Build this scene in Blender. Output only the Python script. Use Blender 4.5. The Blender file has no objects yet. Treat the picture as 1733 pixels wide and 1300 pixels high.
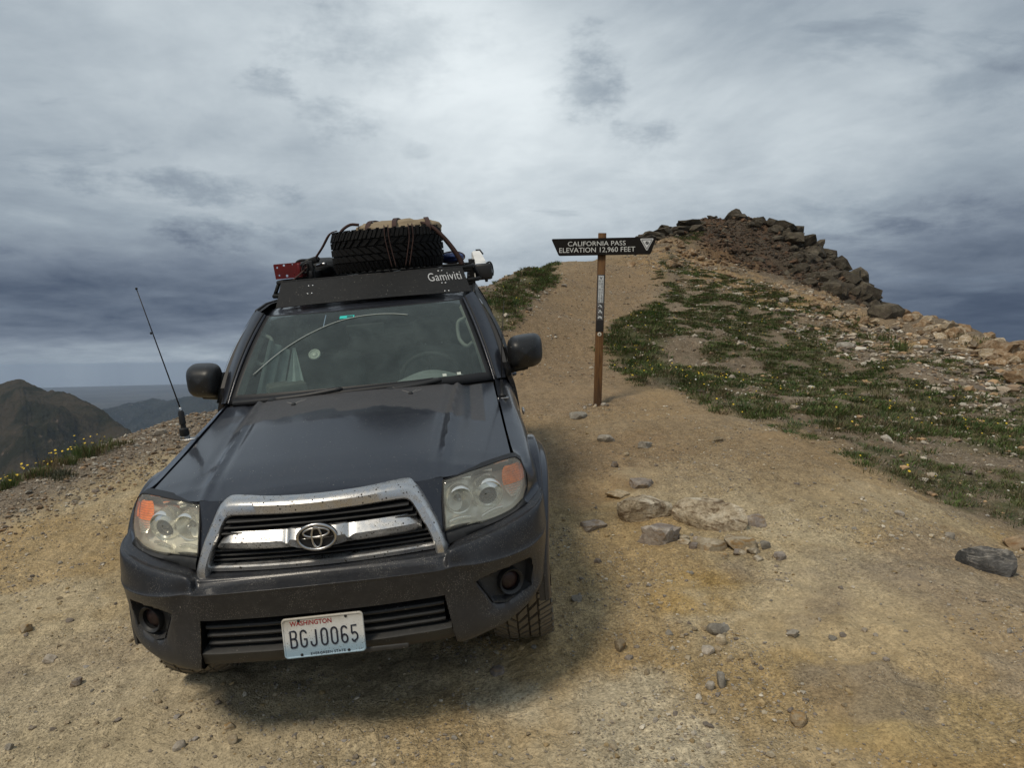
import bpy, bmesh, math, random
import numpy as np
from mathutils import Matrix, Vector

SC = bpy.context.scene
COL = SC.collection
rad = math.radians
random.seed(7)
RNG = np.random.default_rng(7)

# ------------------------------------------------------------------ camera
FPX, CX, CY = 1236.784, 866.5, 650.0            # focal length and centre of the photograph (1733 x 1300)
CAM_H = 1.75
_p, _r = rad(-1.9), rad(0.7)
_fw = np.array([0, math.cos(_p), math.sin(_p)])
_up0 = np.array([0, -math.sin(_p), math.cos(_p)])
_rt0 = np.array([1.0, 0, 0])
_rt = _rt0*math.cos(_r) - _up0*math.sin(_r)
_up = _up0*math.cos(_r) + _rt0*math.sin(_r)
RW = np.stack([_rt, _fw, _up], axis=1)          # camera frame (right, forward, up) -> world
CAMP = np.array([0, 0, CAM_H])
cam_d = bpy.data.cameras.new('camera')
cam = bpy.data.objects.new('camera', cam_d)
COL.objects.link(cam)
cam_d.sensor_width = 36
cam_d.lens = FPX/1733*36
cam_d.clip_start = 0.05
cam_d.clip_end = 30000
_m = np.eye(4); _m[:3, 0] = _rt; _m[:3, 1] = _up; _m[:3, 2] = -_fw; _m[:3, 3] = CAMP
cam.matrix_world = Matrix(_m.tolist())
SC.camera = cam

# ------------------------------------------------------------------ world sky, sun, exposure
SUN_DIR = np.array([0.50, 0.60, -1.0]); SUN_DIR = SUN_DIR/np.linalg.norm(SUN_DIR)   # the way the light travels
SUN_ELEV = math.asin(-SUN_DIR[2])
SUN_ROT = math.atan2(-SUN_DIR[0], -SUN_DIR[1])
SC.view_settings.view_transform = 'Standard'
SC.view_settings.look = 'None'
SC.view_settings.gamma = 1
SC.view_settings.use_curve_mapping = False
SC.view_settings.exposure = 0.38
SC.cycles.max_bounces = 8
SC.cycles.transparent_max_bounces = 16
SC.cycles.volume_bounces = 0
SC.cycles.use_denoising = True

sun_d = bpy.data.lights.new('sun', 'SUN')
sun_d.energy = 1.5
sun_d.angle = rad(14)
sun_d.color = (1.0, 0.89, 0.73)
sun = bpy.data.objects.new('sun', sun_d)
COL.objects.link(sun)
sun.rotation_euler = Vector(SUN_DIR.tolist()).to_track_quat('-Z', 'Y').to_euler()
sun.location = (-10, 12, 30)


class NT:
    """small helper to write node trees"""
    def __init__(self, tree):
        self.t = tree; self.n = tree.nodes; self.l = tree.links
    def new(self, kind, **kw):
        nd = self.n.new(kind)
        for k, v in kw.items(): setattr(nd, k, v)
        return nd
    def put(self, sock, v):
        if isinstance(v, bpy.types.NodeSocket): self.l.new(v, sock)
        elif v is not None:
            if hasattr(sock, 'default_value'):
                if sock.type == 'RGBA' and not hasattr(v, '__len__'): v = (v, v, v, 1)
                if sock.type == 'RGBA' and len(v) == 3: v = (*v, 1)
                if sock.type == 'VECTOR' and not hasattr(v, '__len__'): v = (v, v, v)
                sock.default_value = v
    def math(self, op, a, b=None, c=None, clamp=False):
        nd = self.new('ShaderNodeMath', operation=op, use_clamp=clamp)
        for s, v in zip(nd.inputs, (a, b, c)): self.put(s, v)
        return nd.outputs[0]
    def vmath(self, op, a, b=None, s=None):
        nd = self.new('ShaderNodeVectorMath', operation=op)
        self.put(nd.inputs[0], a)
        if b is not None: self.put(nd.inputs[1], b)
        if s is not None: self.put(nd.inputs['Scale'], s)
        return nd.outputs['Value'] if op in ('DOT_PRODUCT', 'LENGTH', 'DISTANCE') else nd.outputs[0]
    def noise(self, vec, scale=5, detail=4, rough=.5, dist=0, out=0, dim='3D'):
        nd = self.new('ShaderNodeTexNoise', noise_dimensions=dim)
        self.put(nd.inputs['Vector'], vec)
        nd.inputs['Scale'].default_value = scale; nd.inputs['Detail'].default_value = detail
        nd.inputs['Roughness'].default_value = rough; nd.inputs['Distortion'].default_value = dist
        return nd.outputs[out]
    def voro(self, vec, scale=5, feature='F1', out='Distance', rnd=1):
        nd = self.new('ShaderNodeTexVoronoi', feature=feature)
        self.put(nd.inputs['Vector'], vec); nd.inputs['Scale'].default_value = scale
        nd.inputs['Randomness'].default_value = rnd
        return nd.outputs[out]
    def ramp(self, fac, stops, interp='LINEAR'):
        nd = self.new('ShaderNodeValToRGB'); cr = nd.color_ramp; cr.interpolation = interp
        self.put(nd.inputs[0], fac)
        while len(cr.elements) < len(stops): cr.elements.new(.5)
        for e, (p, c) in zip(cr.elements, stops):
            e.position = p
            e.color = (c, c, c, 1) if not hasattr(c, '__len__') else (*c[:3], 1)
        return nd.outputs[0]
    def mix(self, fac, a, b, blend='MIX'):
        nd = self.new('ShaderNodeMix', data_type='RGBA', blend_type=blend)
        self.put(nd.inputs[0], fac); self.put(nd.inputs[6], a); self.put(nd.inputs[7], b)
        return nd.outputs[2]
    def step(self, v, a, b, lo=0.0, hi=1.0):
        nd = self.new('ShaderNodeMapRange', interpolation_type='SMOOTHSTEP')
        self.put(nd.inputs[0], v)
        for i, q in enumerate((a, b, lo, hi)): nd.inputs[1+i].default_value = q
        return nd.outputs[0]
    def sep(self, v):
        nd = self.new('ShaderNodeSeparateXYZ'); self.put(nd.inputs[0], v); return nd.outputs
    def comb(self, x, y, z):
        nd = self.new('ShaderNodeCombineXYZ')
        for s, v in zip(nd.inputs, (x, y, z)): self.put(s, v)
        return nd.outputs[0]
    def bump(self, h, strength=.3, dist=.01, normal=None):
        nd = self.new('ShaderNodeBump')
        self.put(nd.inputs['Height'], h); nd.inputs['Strength'].default_value = strength
        nd.inputs['Distance'].default_value = dist
        if normal is not None: self.put(nd.inputs['Normal'], normal)
        return nd.outputs[0]
    def coord(self, which='Object'):
        return self.new('ShaderNodeTexCoord').outputs[which]


def build_sky():
    w = bpy.data.worlds.new('World'); SC.world = w; w.use_nodes = True
    t = NT(w.node_tree); t.n.clear()
    out = t.new('ShaderNodeOutputWorld'); bg = t.new('ShaderNodeBackground')
    t.l.new(bg.outputs[0], out.inputs[0]); bg.inputs[1].default_value = 0.1
    sky = t.new('ShaderNodeTexSky', sky_type='NISHITA', sun_disc=False, sun_elevation=SUN_ELEV,
                sun_rotation=SUN_ROT, altitude=3900, air_density=1.0, dust_density=1.0)
    d = t.vmath('NORMALIZE', t.coord('Generated'))
    x, y, z = t.sep(d)
    zc = t.math('MAXIMUM', z, 0.0)
    # a cloud deck seen in perspective: overhead it is large and soft, near the horizon it is squeezed into bands
    den = t.math('ADD', zc, 0.16)
    px = t.math('DIVIDE', x, den); py = t.math('DIVIDE', y, den)
    p = t.comb(px, py, 0.3)
    q = t.comb(t.math('MULTIPLY', px, .8), t.math('MULTIPLY', py, 1.0), 4.1)
    big = t.noise(q, 0.62, 5, .55, .15)
    mid = t.noise(p, 1.7, 8, .60, .25)
    fine = t.noise(p, 5.5, 6, .62, .2)
    az = t.math('ARCTAN2', x, y)                       # 0 straight ahead, positive to the right
    el = t.math('ARCSINE', z)
    def lobe(a0, e0, wa, we):
        da = t.math('DIVIDE', t.math('SUBTRACT', az, rad(a0)), rad(wa))
        de = t.math('DIVIDE', t.math('SUBTRACT', el, rad(e0)), rad(we))
        r2 = t.math('ADD', t.math('MULTIPLY', da, da), t.math('MULTIPLY', de, de))
        return t.math('POWER', 2.718, t.math('MULTIPLY', r2, -1.0))
    # brightness of the deck: thin and bright ahead, heavy and low on both flanks
    v = t.math('ADD', .27, t.math('MULTIPLY', t.step(el, rad(1), rad(14)), .135))
    for amp, a in ((.19, (0, 18, 14, 15)), (.07, (-6, 26, 7, 9)), (.05, (14, 19, 6, 8)), (.11, (-1, 23, 9, 8)), (-.05, (-13, 27, 6, 4)), (.10, (24, 16, 9, 7)), (-.17, (36, 2.5, 17, 8)), (-.17, (-32, 4.9, 26, 3.0)),
                   (.13, (-30, -0.2, 30, 2.2)), (.08, (-30, 15, 14, 6)), (.05, (30, 14, 12, 5)), (-.05, (-36, 14, 12, 6)), (.05, (-24, 23, 9, 6)), (-.06, (5, 29, 14, 6)), (.06, (-8, 25, 8, 6))):
        v = t.math('ADD', v, t.math('MULTIPLY', lobe(*a), amp))
    v = t.math('ADD', v, t.math('MULTIPLY', t.math('SUBTRACT', big, .5), .34))
    v = t.math('ADD', v, t.math('MULTIPLY', t.math('SUBTRACT', mid, .5), .31))
    v = t.math('ADD', v, t.math('MULTIPLY', t.math('SUBTRACT', fine, .5), .07))
    # torn white edges where the deck thins ahead
    rg = t.noise(t.comb(t.math('MULTIPLY', px, 1.1), t.math('ADD', t.math('MULTIPLY', py, .8), t.math('MULTIPLY', px, .5)), 2.2), 1.25, 8, .62, .6)
    rdg = t.math('POWER', t.math('SUBTRACT', 1.0, t.math('ABSOLUTE', t.math('MULTIPLY', t.math('SUBTRACT', rg, .5), 5.0)), clamp=True), 1.6)
    v = t.math('ADD', v, t.math('MULTIPLY', t.math('SUBTRACT', rdg, .35), t.math('ADD', .012, t.math('MULTIPLY', lobe(2, 18, 22, 12), .055))))
    # small dark scud clouds hanging below the deck
    sc = t.noise(t.comb(t.math('MULTIPLY', px, .8), t.math('MULTIPLY', py, 1.7), 9.0), 1.55, 8, .6, .3)
    scud = t.step(sc, .585, .70)
    scud = t.math('MULTIPLY', scud, t.step(el, rad(4), rad(9)))
    v = t.math('SUBTRACT', v, t.math('MULTIPLY', scud, .07))
    # the ragged scud ahead and the long dark shreds on the left
    edge = t.math('ADD', t.math('MULTIPLY', t.math('SUBTRACT', t.noise(t.comb(t.math('MULTIPLY', az, 1.0), t.math('MULTIPLY', el, 2.0), 1.0), 11, 8, .68), .5), 5.0), 0.0)
    for amp, a in ((.17, (6.2, 20.5, 2.6, 3.4)), (.15, (9.8, 16.6, 3.0, .95)), (.10, (-9, 22.5, 8, 2.6)), (.12, (-18, 19.7, 2.2, .9)), (.12, (-13, 17.6, 3.4, 1.5)),
                   (.13, (-24.5, 12.4, 8.0, 1.0)), (.14, (-20.5, 9.2, 5.2, 1.1)), (.08, (-7, 15.8, 1.3, .5)), (.07, (26, 9.5, 9, 1.6)), (.06, (33, 17, 7, 1.2))):
        da = t.math('DIVIDE', t.math('SUBTRACT', az, rad(a[0])), rad(a[2]*1.25)); de = t.math('DIVIDE', t.math('SUBTRACT', el, rad(a[1])), rad(a[3]*1.25))
        r2 = t.math('ADD', t.math('MULTIPLY', da, da), t.math('MULTIPLY', de, de))
        v = t.math('SUBTRACT', v, t.math('MULTIPLY', t.step(t.math('ADD', t.math('SUBTRACT', .8, r2), edge), -.3, 1.5), amp*.95))
    col = t.ramp(v, [(0.0, (.030, .045, .078)), (.14, (.066, .088, .128)), (.26, (.134, .165, .212)),
                     (.40, (.250, .295, .340)), (.55, (.415, .465, .500)), (.72, (.60, .65, .675)), (1.0, (.82, .86, .88))])
    cloud = t.vmath('SCALE', col, s=10.0)
    thin = t.math('MULTIPLY', t.step(big, .60, .82), .16)
    mixed = t.mix(thin, cloud, sky.outputs[0])
    # below the horizon the same air, darker
    low = t.step(z, -0.10, -0.02)
    mixed = t.mix(low, (.75, .85, 1.0), mixed)
    t.put(bg.inputs[0], mixed)
build_sky()


# ------------------------------------------------------------------ object helpers
def tag(o, label=None, cat=None, group=None, kind=None):
    if label: o['label'] = label
    if cat: o['category'] = cat
    if group: o['group'] = group
    if kind: o['kind'] = kind
    return o

def mesh_data(name, V, F, smooth=True):
    """V (n,3); F an (m,k) array of equal polygons, or a list of mixed polygons"""
    me = bpy.data.meshes.new(name)
    V = np.asarray(V, dtype=np.float32)
    if isinstance(F, np.ndarray):
        k = F.shape[1]; m = F.shape[0]
        me.vertices.add(len(V)); me.vertices.foreach_set('co', V.ravel())
        me.loops.add(m*k); me.loops.foreach_set('vertex_index', F.astype(np.int32).ravel())
        me.polygons.add(m)
        me.polygons.foreach_set('loop_start', np.arange(0, m*k, k, dtype=np.int32))
        me.polygons.foreach_set('loop_total', np.full(m, k, dtype=np.int32))
        me.update(calc_edges=True)
    else:
        me.from_pydata(V.tolist(), [], [tuple(int(i) for i in f) for f in F])
    me.polygons.foreach_set('use_smooth', np.full(len(me.polygons), smooth, dtype=bool))
    return me

def link(name, me, mat=None, parent=None, loc=None):
    o = bpy.data.objects.new(name, me)
    COL.objects.link(o)
    if mat is not None and not me.materials: me.materials.append(mat)
    if parent is not None: o.parent = parent
    if loc is not None: o.location = loc
    return o

def empty(name, loc=(0, 0, 0)):
    o = bpy.data.objects.new(name, None); COL.objects.link(o); o.location = loc
    o.empty_display_size = .2
    return o

class MB:
    """collects shapes into one mesh"""
    def __init__(self): self.V = []; self.F = []; self.n = 0
    def add(self, V, F):
        V = np.asarray(V, float).reshape(-1, 3)
        self.V.append(V); self.F += [tuple(int(i)+self.n for i in f) for f in F]; self.n += len(V)
        return self
    def grid(self, P, close_u=False, close_v=False):
        P = np.asarray(P, float); a, b = P.shape[:2]
        F = []
        for i in range(a if close_u else a-1):
            for j in range(b if close_v else b-1):
                i2, j2 = (i+1) % a, (j+1) % b
                F.append((i*b+j, i*b+j2, i2*b+j2, i2*b+j))
        return self.add(P.reshape(-1, 3), F)
    def tube(self, path, r, n=8, caps=True):
        path = np.asarray(path, float); m = len(path)
        r = np.broadcast_to(np.asarray(r, float), (m,))
        tan = np.gradient(path, axis=0); tan /= np.linalg.norm(tan, axis=1)[:, None]+1e-12
        ref = np.array([0, 0, 1.0]) if abs(tan[0][2]) < .9 else np.array([1.0, 0, 0])
        rings = []
        u = np.cross(tan[0], ref); u /= np.linalg.norm(u)
        for i in range(m):
            u = u - tan[i]*np.dot(u, tan[i]); u /= np.linalg.norm(u)+1e-12
            w = np.cross(tan[i], u)
            a = np.linspace(0, 2*math.pi, n, endpoint=False)
            rings.append(path[i] + r[i]*(np.cos(a)[:, None]*u + np.sin(a)[:, None]*w))
        base = self.n
        self.grid(rings, close_v=True)
        if caps:
            self.F.append(tuple(base+k for k in range(n-1, -1, -1)))
            self.F.append(tuple(base+(m-1)*n+k for k in range(n)))
        return self
    def box(self, c, s, R=None, bev=0.0):
        """box of full size s at c; bev chamfers every edge a little"""
        c = np.asarray(c, float); h = np.asarray(s, float)/2
        if bev <= 0:
            V = np.array([[x, y, z] for x in (-1, 1) for y in (-1, 1) for z in (-1, 1)], float)*h
            F = [(0, 1, 3, 2), (4, 6, 7, 5), (0, 4, 5, 1), (2, 3, 7, 6), (0, 2, 6, 4), (1, 5, 7, 3)]
        else:
            bm = bmesh.new(); bmesh.ops.create_cube(bm, size=1)
            for v in bm.verts: v.co = Vector((v.co.x*2*h[0], v.co.y*2*h[1], v.co.z*2*h[2]))
            bmesh.ops.bevel(bm, geom=list(bm.edges), offset=min(bev, min(h)*.95), segments=2, affect='EDGES', profile=.5)
            bm.verts.index_update()
            V = np.array([v.co[:] for v in bm.verts]); F = [tuple(v.index for v in f.verts) for f in bm.faces]; bm.free()
        if R is not None: V = V @ np.asarray(R).T
        return self.add(V + c, F)
    def prism(self, poly, a, b, axis=1):
        """polygon in the two other axes, extruded along axis from a to b"""
        poly = np.asarray(poly, float); n = len(poly); V = []
        for d in (a, b):
            for p in poly:
                q = [0, 0, 0]; k = [i for i in range(3) if i != axis]
                q[k[0]], q[k[1]] = p; q[axis] = d; V.append(q)
        F = [tuple(range(n)), tuple(range(2*n-1, n-1, -1))] + [(i, (i+1) % n, n+(i+1) % n, n+i) for i in range(n)]
        return self.add(V, F)
    def lathe(self, prof, c=(0, 0, 0), n=24, axis=1, phase=0):
        """profile of (radius, along axis) turned about the axis"""
        a = np.linspace(0, 2*math.pi, n, endpoint=False)+phase
        rows = []
        for r, d in prof:
            ring = np.zeros((n, 3)); k = [i for i in range(3) if i != axis]
            ring[:, k[0]] = r*np.cos(a); ring[:, k[1]] = r*np.sin(a); ring[:, axis] = d
            rows.append(ring + np.asarray(c, float))
        return self.grid(rows, close_v=True)
    def xform(self, R=None, t=None):
        for i, V in enumerate(self.V):
            if R is not None: V = V @ np.asarray(R).T
            if t is not None: V = V + np.asarray(t)
            self.V[i] = V
        return self
    def mirror(self):
        m = MB(); m.V = [V*np.array([-1, 1, 1]) for V in self.V]; m.F = [tuple(reversed(f)) for f in self.F]; m.n = self.n
        return m
    def build(self, name, mat, parent=None, smooth=True, sharp=None, bevel=0, face=None):
        V = np.concatenate(self.V)
        if face is not None:                    # turn an open sheet so that it looks the given way
            s = 0
            for f in self.F:
                q = V[list(f)]; s += np.dot(np.cross(q[1]-q[0], q[2]-q[0])+np.cross(q[2]-q[0], q[-1]-q[0]), face)
            if s < 0: self.F = [tuple(reversed(f)) for f in self.F]
        me = mesh_data(name, V, self.F, smooth)
        if smooth and sharp: me.set_sharp_from_angle(angle=rad(sharp))
        o = link(name, me, mat, parent)
        if bevel:
            md = o.modifiers.new('bevel', 'BEVEL'); md.width = bevel; md.segments = 2; md.limit_method = 'ANGLE'
        return o

def rotm(ax, deg):
    return np.array(Matrix.Rotation(rad(deg), 3, ax))

def crom(P, n, axis=0):
    """Catmull-Rom resample of control points along an axis, through the points"""
    P = np.moveaxis(np.asarray(P, float), axis, 0); m = len(P)
    E = np.concatenate([[2*P[0]-P[1]], P, [2*P[-1]-P[-2]]])
    s = np.linspace(0, m-1, n); i = np.minimum(s.astype(int), m-2); u = (s-i).reshape((-1,)+(1,)*(P.ndim-1))
    a, b, c, d = E[i], E[i+1], E[i+2], E[i+3]
    Q = .5*((2*b)+(c-a)*u+(2*a-5*b+4*c-d)*u**2+(3*b-a-3*c+d)*u**3)
    return np.moveaxis(Q, 0, axis)

def sstep(a, b, x):
    t = np.clip((np.asarray(x, float)-a)/(b-a), 0, 1); return t*t*(3-2*t)

_perm = RNG.permutation(4096)
_val = RNG.random(4096)
def vnoise(x, y, seed=0):
    xi = np.floor(x).astype(np.int64); yi = np.floor(y).astype(np.int64); fx = x-xi; fy = y-yi
    fx = fx*fx*fx*(fx*(fx*6-15)+10); fy = fy*fy*fy*(fy*(fy*6-15)+10)
    h = lambda a, b: _val[_perm[(_perm[(a+seed*131) & 4095]+b) & 4095]]
    return (h(xi, yi)*(1-fx)+h(xi+1, yi)*fx)*(1-fy)+(h(xi, yi+1)*(1-fx)+h(xi+1, yi+1)*fx)*fy - .5
def fbm(x, y, scale, octs=4, rough=.5, seed=0):
    s = 0; a = 1; f = 1/scale
    for k in range(octs):
        s = s+a*vnoise(x*f+17.3*k, y*f-9.1*k, seed+k); a *= rough; f *= 2.03
    return s

def ray(px, py, D):
    """the point of the place that stands D metres ahead at that spot of the photograph"""
    return CAMP + RW @ np.array([(px-CX)/FPX*D, D, (CY-py)/FPX*D])
def project(P):
    c = (np.asarray(P, float)-CAMP) @ RW
    return CX+FPX*c[..., 0]/c[..., 1], CY-FPX*c[..., 2]/c[..., 1], c[..., 1]

def text_data(s, size, extrude=0.0, spacing=1.0, align='CENTER', bold=0.0):
    cu = bpy.data.curves.new('lettering', 'FONT'); cu.body = s; cu.size = size; cu.extrude = extrude
    cu.align_x = align; cu.align_y = 'CENTER'; cu.space_character = spacing; cu.offset = bold; cu.resolution_u = 3
    o = bpy.data.objects.new('lettering', cu); COL.objects.link(o)
    me = bpy.data.meshes.new_from_object(o.evaluated_get(bpy.context.evaluated_depsgraph_get()))
    bpy.data.objects.remove(o); bpy.data.curves.remove(cu)
    V = np.empty(len(me.vertices)*3, dtype=np.float32); me.vertices.foreach_get('co', V)
    F = [tuple(p.vertices) for p in me.polygons]
    bpy.data.meshes.remove(me)
    return V.reshape(-1, 3), F
# ------------------------------------------------------------------ where the car stands: its own frame -> world
_t = np.array([-0.66332287, 2.84995274, -1.47198583])
def _euler(rx, ry, rz):
    rx, ry, rz = (rad(v) for v in (rx, ry, rz))
    X = np.array([[1, 0, 0], [0, math.cos(rx), -math.sin(rx)], [0, math.sin(rx), math.cos(rx)]])
    Y = np.array([[math.cos(ry), 0, math.sin(ry)], [0, 1, 0], [-math.sin(ry), 0, math.cos(ry)]])
    Z = np.array([[math.cos(rz), -math.sin(rz), 0], [math.sin(rz), math.cos(rz), 0], [0, 0, 1]])
    return Z @ X @ Y
CAR_R = RW @ _euler(9.8539, -5.45263, 3.51646)
CAR_T = CAMP + RW @ _t
def car2w(q): return np.asarray(q, float) @ CAR_R.T + CAR_T
def w2car(p): return (np.asarray(p, float)-CAR_T) @ CAR_R

# ------------------------------------------------------------------ terrain
_ctl = []
def cp(px, py, D): _ctl.append(ray(px, py, D))
def cpx(x, y, z): _ctl.append(np.array([x, y, z], float))
def plane_z(x, y):                      # the plane of the four wheels
    n = CAR_R[:, 2]
    return CAR_T[2] - (n[0]*(x-CAR_T[0])+n[1]*(y-CAR_T[1]))/n[2]
for a, b in ((-.77, .88), (.77, .88), (-.77, 3.67), (.77, 3.67), (0, 2.2), (0, -.3), (-1.6, 0), (-2.2, 2.6), (-1.5, 4.8), (1.6, 0), (2.1, 2.2), (1.9, 4.2),
             (2.05, 5.91), (0, 6.5), (-1.6, 7.0), (1.0, 8.2), (.66, -1.6), (2.6, -1.0), (-1.4, -1.4), (3.0, .9), (3.3, 3.0), (2.9, 5.0)):
    cpx(*car2w((a, b, 0)))
for x, y, dz in ((-4, -3, 0), (0, -4, 0), (4, -3, 0), (-3, -9, -.2), (4, -9, -.2), (0, -16, -.6), (8, -6, .6), (9, -14, .2), (-8, -14, -3)):
    cpx(x, y, plane_z(0, 0)+plane_z(x, y)*.35+dz-plane_z(0, 0)*.35)
# left: the lip of the road and the drop behind it
lip = [(-110, 878, 6.4), (0, 829, 7.3), (90, 795, 8.0), (180, 757, 8.7), (290, 722, 9.7), (360, 702, 10.4), (450, 672, 11.8), (560, 640, 13.4), (700, 575, 14.6)]
for px, py, D in lip:
    p = ray(px, py, D); _ctl.append(p)
    for k, dz in ((1.0, -.55), (2.4, -1.7), (6, -5.0), (14, -11), (24, -18)):
        cpx(p[0]-.78*k, p[1]+.62*k, p[2]+dz)
cpx(-7.5, 3.0, -1.1); cpx(-9, -2, -2.2); cpx(-14, 2, -7); cpx(-24, 4, -14); cpx(-16, -8, -9)
# the trail and its left bank
for a in ((930, 640, 10.6), (850, 556, 12.3), (905, 515, 14.6), (944, 466, 20.0), (960, 600, 12.2), (985, 545, 15.3), (1010, 490, 19.3), (1035, 450, 23.0),
          (1090, 452, 22.5), (1110, 500, 17.8), (1050, 545, 14.5)): cp(*a)
crest = [(800, 492, 14.6), (826, 481, 15.6), (880, 462, 18.5), (944, 447, 23.0), (1000, 446, 25.0)]
for px, py, D in crest:
    p = ray(px, py, D); _ctl.append(p)
    for k, dz in ((1.5, -.5), (5, -2.8), (12, -8)): cpx(p[0]-.55*k, p[1]+.83*k, p[2]+dz)
# grassy slope on the right
for a in ((1040, 585, 12.4), (1062, 640, 10.2), (1200, 682, 8.5), (1400, 735, 7.1), (1550, 805, 6.1), (1733, 885, 5.3), (1900, 960, 4.7),
          (1200, 565, 13.4), (1300, 600, 12.1), (1400, 630, 11.2), (1600, 690, 9.2), (1733, 745, 7.8), (1900, 800, 6.8),
          (1140, 470, 20.8), (1250, 492, 19.0), (1330, 520, 17.6), (1420, 550, 16.0), (1550, 590, 13.8), (1733, 645, 11.3), (1900, 690, 9.8)): cp(*a)
rim = [(1500, 540, 18.5), (1560, 545, 17.6), (1620, 560, 16.6), (1700, 585, 15.2), (1733, 597, 14.7), (1900, 640, 12.8), (2200, 730, 10)]
for px, py, D in rim:
    p = ray(px, py, D); _ctl.append(p)
    n = np.array([p[0]+2, p[1]-2])/math.hypot(p[0]+2, p[1]-2)
    if px < 1550: continue
    for k, dz in ((1.5, -.8), (5, -4.2), (12, -11)): cpx(p[0]+n[0]*k, p[1]+n[1]*k, p[2]+dz)
# foot and body of the dark outcrop
for a in ((1085, 402, 27.5), (1150, 412, 26), (1200, 450, 24.0), (1300, 478, 22.5), (1400, 512, 21.0), (1480, 540, 20.0)): cp(*a)
for px, py, D in ((1070, 408, 29), (1110, 396, 29.6), (1180, 380, 30.5), (1250, 374, 31.2), (1320, 388, 31), (1370, 412, 30), (1410, 440, 28.6), (1440, 478, 26.5), (1475, 503, 25.0), (1497, 533, 23.6)):
    p = ray(px, py, D); _ctl.append(p)
    n = np.array([p[0]+3, p[1]])/math.hypot(p[0]+3, p[1])
    for k, dz in ((2.0, -.7), (6, -4.6), (13, -11)): cpx(p[0]+n[0]*k, p[1]+n[1]*k, p[2]+dz)
for a in ((1160, 396, 27.8), (1230, 410, 27.2), (1300, 430, 26.4), (1360, 465, 24.8), (1420, 500, 23.0)): cp(*a)
_ctl = np.array(_ctl)
MQ = .6
def _phi(d2): return np.sqrt(d2+MQ*MQ)
_A = _ctl[:, :2]; _N = len(_A)
_K = _phi(((_A[:, None]-_A[None])**2).sum(-1)) - np.eye(_N)*.02
_Pm = np.c_[np.ones(_N), _A]
_L = np.block([[_K, _Pm], [_Pm.T, np.zeros((3, 3))]])
_W = np.linalg.solve(_L, np.r_[_ctl[:, 2], 0, 0, 0])
def base_z(x, y):
    x = np.asarray(x, float); y = np.asarray(y, float); sh = x.shape; x = x.ravel(); y = y.ravel()
    out = np.empty(len(x))
    for i in range(0, len(x), 20000):
        a, b = x[i:i+20000], y[i:i+20000]
        d2 = (a[:, None]-_A[None, :, 0])**2+(b[:, None]-_A[None, :, 1])**2
        out[i:i+20000] = _phi(d2) @ _W[:_N] + _W[_N] + _W[_N+1]*a + _W[_N+2]*b
    r = np.hypot(x, y); w = sstep(33, 46, r)
    out = out*(1-w) + w*(-3-.62*(r-36)+fbm(x, y, 40, 4, .5, 3)*14)
    return out.reshape(sh)

def inpoly(px, py, poly):
    poly = np.asarray(poly, float); ins = np.zeros(np.shape(px), bool); j = len(poly)-1
    for i in range(len(poly)):
        xi, yi = poly[i]; xj, yj = poly[j]
        with np.errstate(divide='ignore', invalid='ignore'):
            ins ^= ((yi > py) != (yj > py)) & (px < (xj-xi)*(py-yi)/(yj-yi+1e-9)+xi)
        j = i
    return ins
# the outlines of the patches on the ground (photograph), turned into ground points where they are used
OUTCROP = [(1060, 405), (1110, 380), (1250, 355), (1340, 385), (1420, 440), (1510, 520), (1500, 548), (1460, 530), (1400, 505), (1330, 470), (1260, 455), (1200, 430), (1180, 405), (1130, 400)]
GRASSY = [(1010, 585), (1130, 505), (1110, 470), (1130, 440), (1250, 470), (1400, 530), (1550, 580), (1733, 640), (1950, 700), (1950, 980), (1733, 895), (1600, 850), (1400, 760), (1250, 695), (1180, 675), (1080, 640)]
ROAD = [(-400, 1000), (0, 850), (300, 740), (520, 690), (860, 640), (860, 560), (905, 515), (942, 462), (960, 440), (1105, 430), (1115, 500), (1040, 555), (1030, 600), (1080, 650), (1200, 690), (1420, 760), (1600, 860), (1733, 905), (2300, 1100), (2300, 1500), (-400, 1500)]
MOSS = [
    [(1012, 588), (1035, 560), (1065, 540), (1115, 515), (1140, 545), (1120, 600), (1200, 640), (1260, 665), (1335, 690), (1322, 716), (1230, 690), (1150, 655), (1085, 648), (1056, 628)],
    [(1350, 690), (1410, 690), (1480, 650), (1600, 675), (1680, 720), (1733, 745), (1733, 770), (1690, 770), (1600, 748), (1500, 742), (1400, 735)],
    [(1440, 760), (1560, 775), (1640, 810), (1733, 835), (1733, 885), (1650, 850), (1540, 820)],
    [(1265, 478), (1330, 505), (1420, 530), (1425, 545), (1350, 535), (1280, 500)],
    [(815, 500), (880, 465), (945, 450), (935, 480), (900, 505), (865, 555), (845, 565), (835, 530)]]
def soft(px, py, poly, w):
    """how far inside the patch, 0 to 1, from a handful of shifted tests"""
    s = np.zeros(np.shape(px))
    for dx, dy in ((0, 0), (1, 0), (-1, 0), (0, 1), (0, -1), (.7, .7), (-.7, .7), (.7, -.7), (-.7, -.7)):
        s += inpoly(px+dx*w, py+dy*w*.6, poly)
    return s/9

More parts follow.
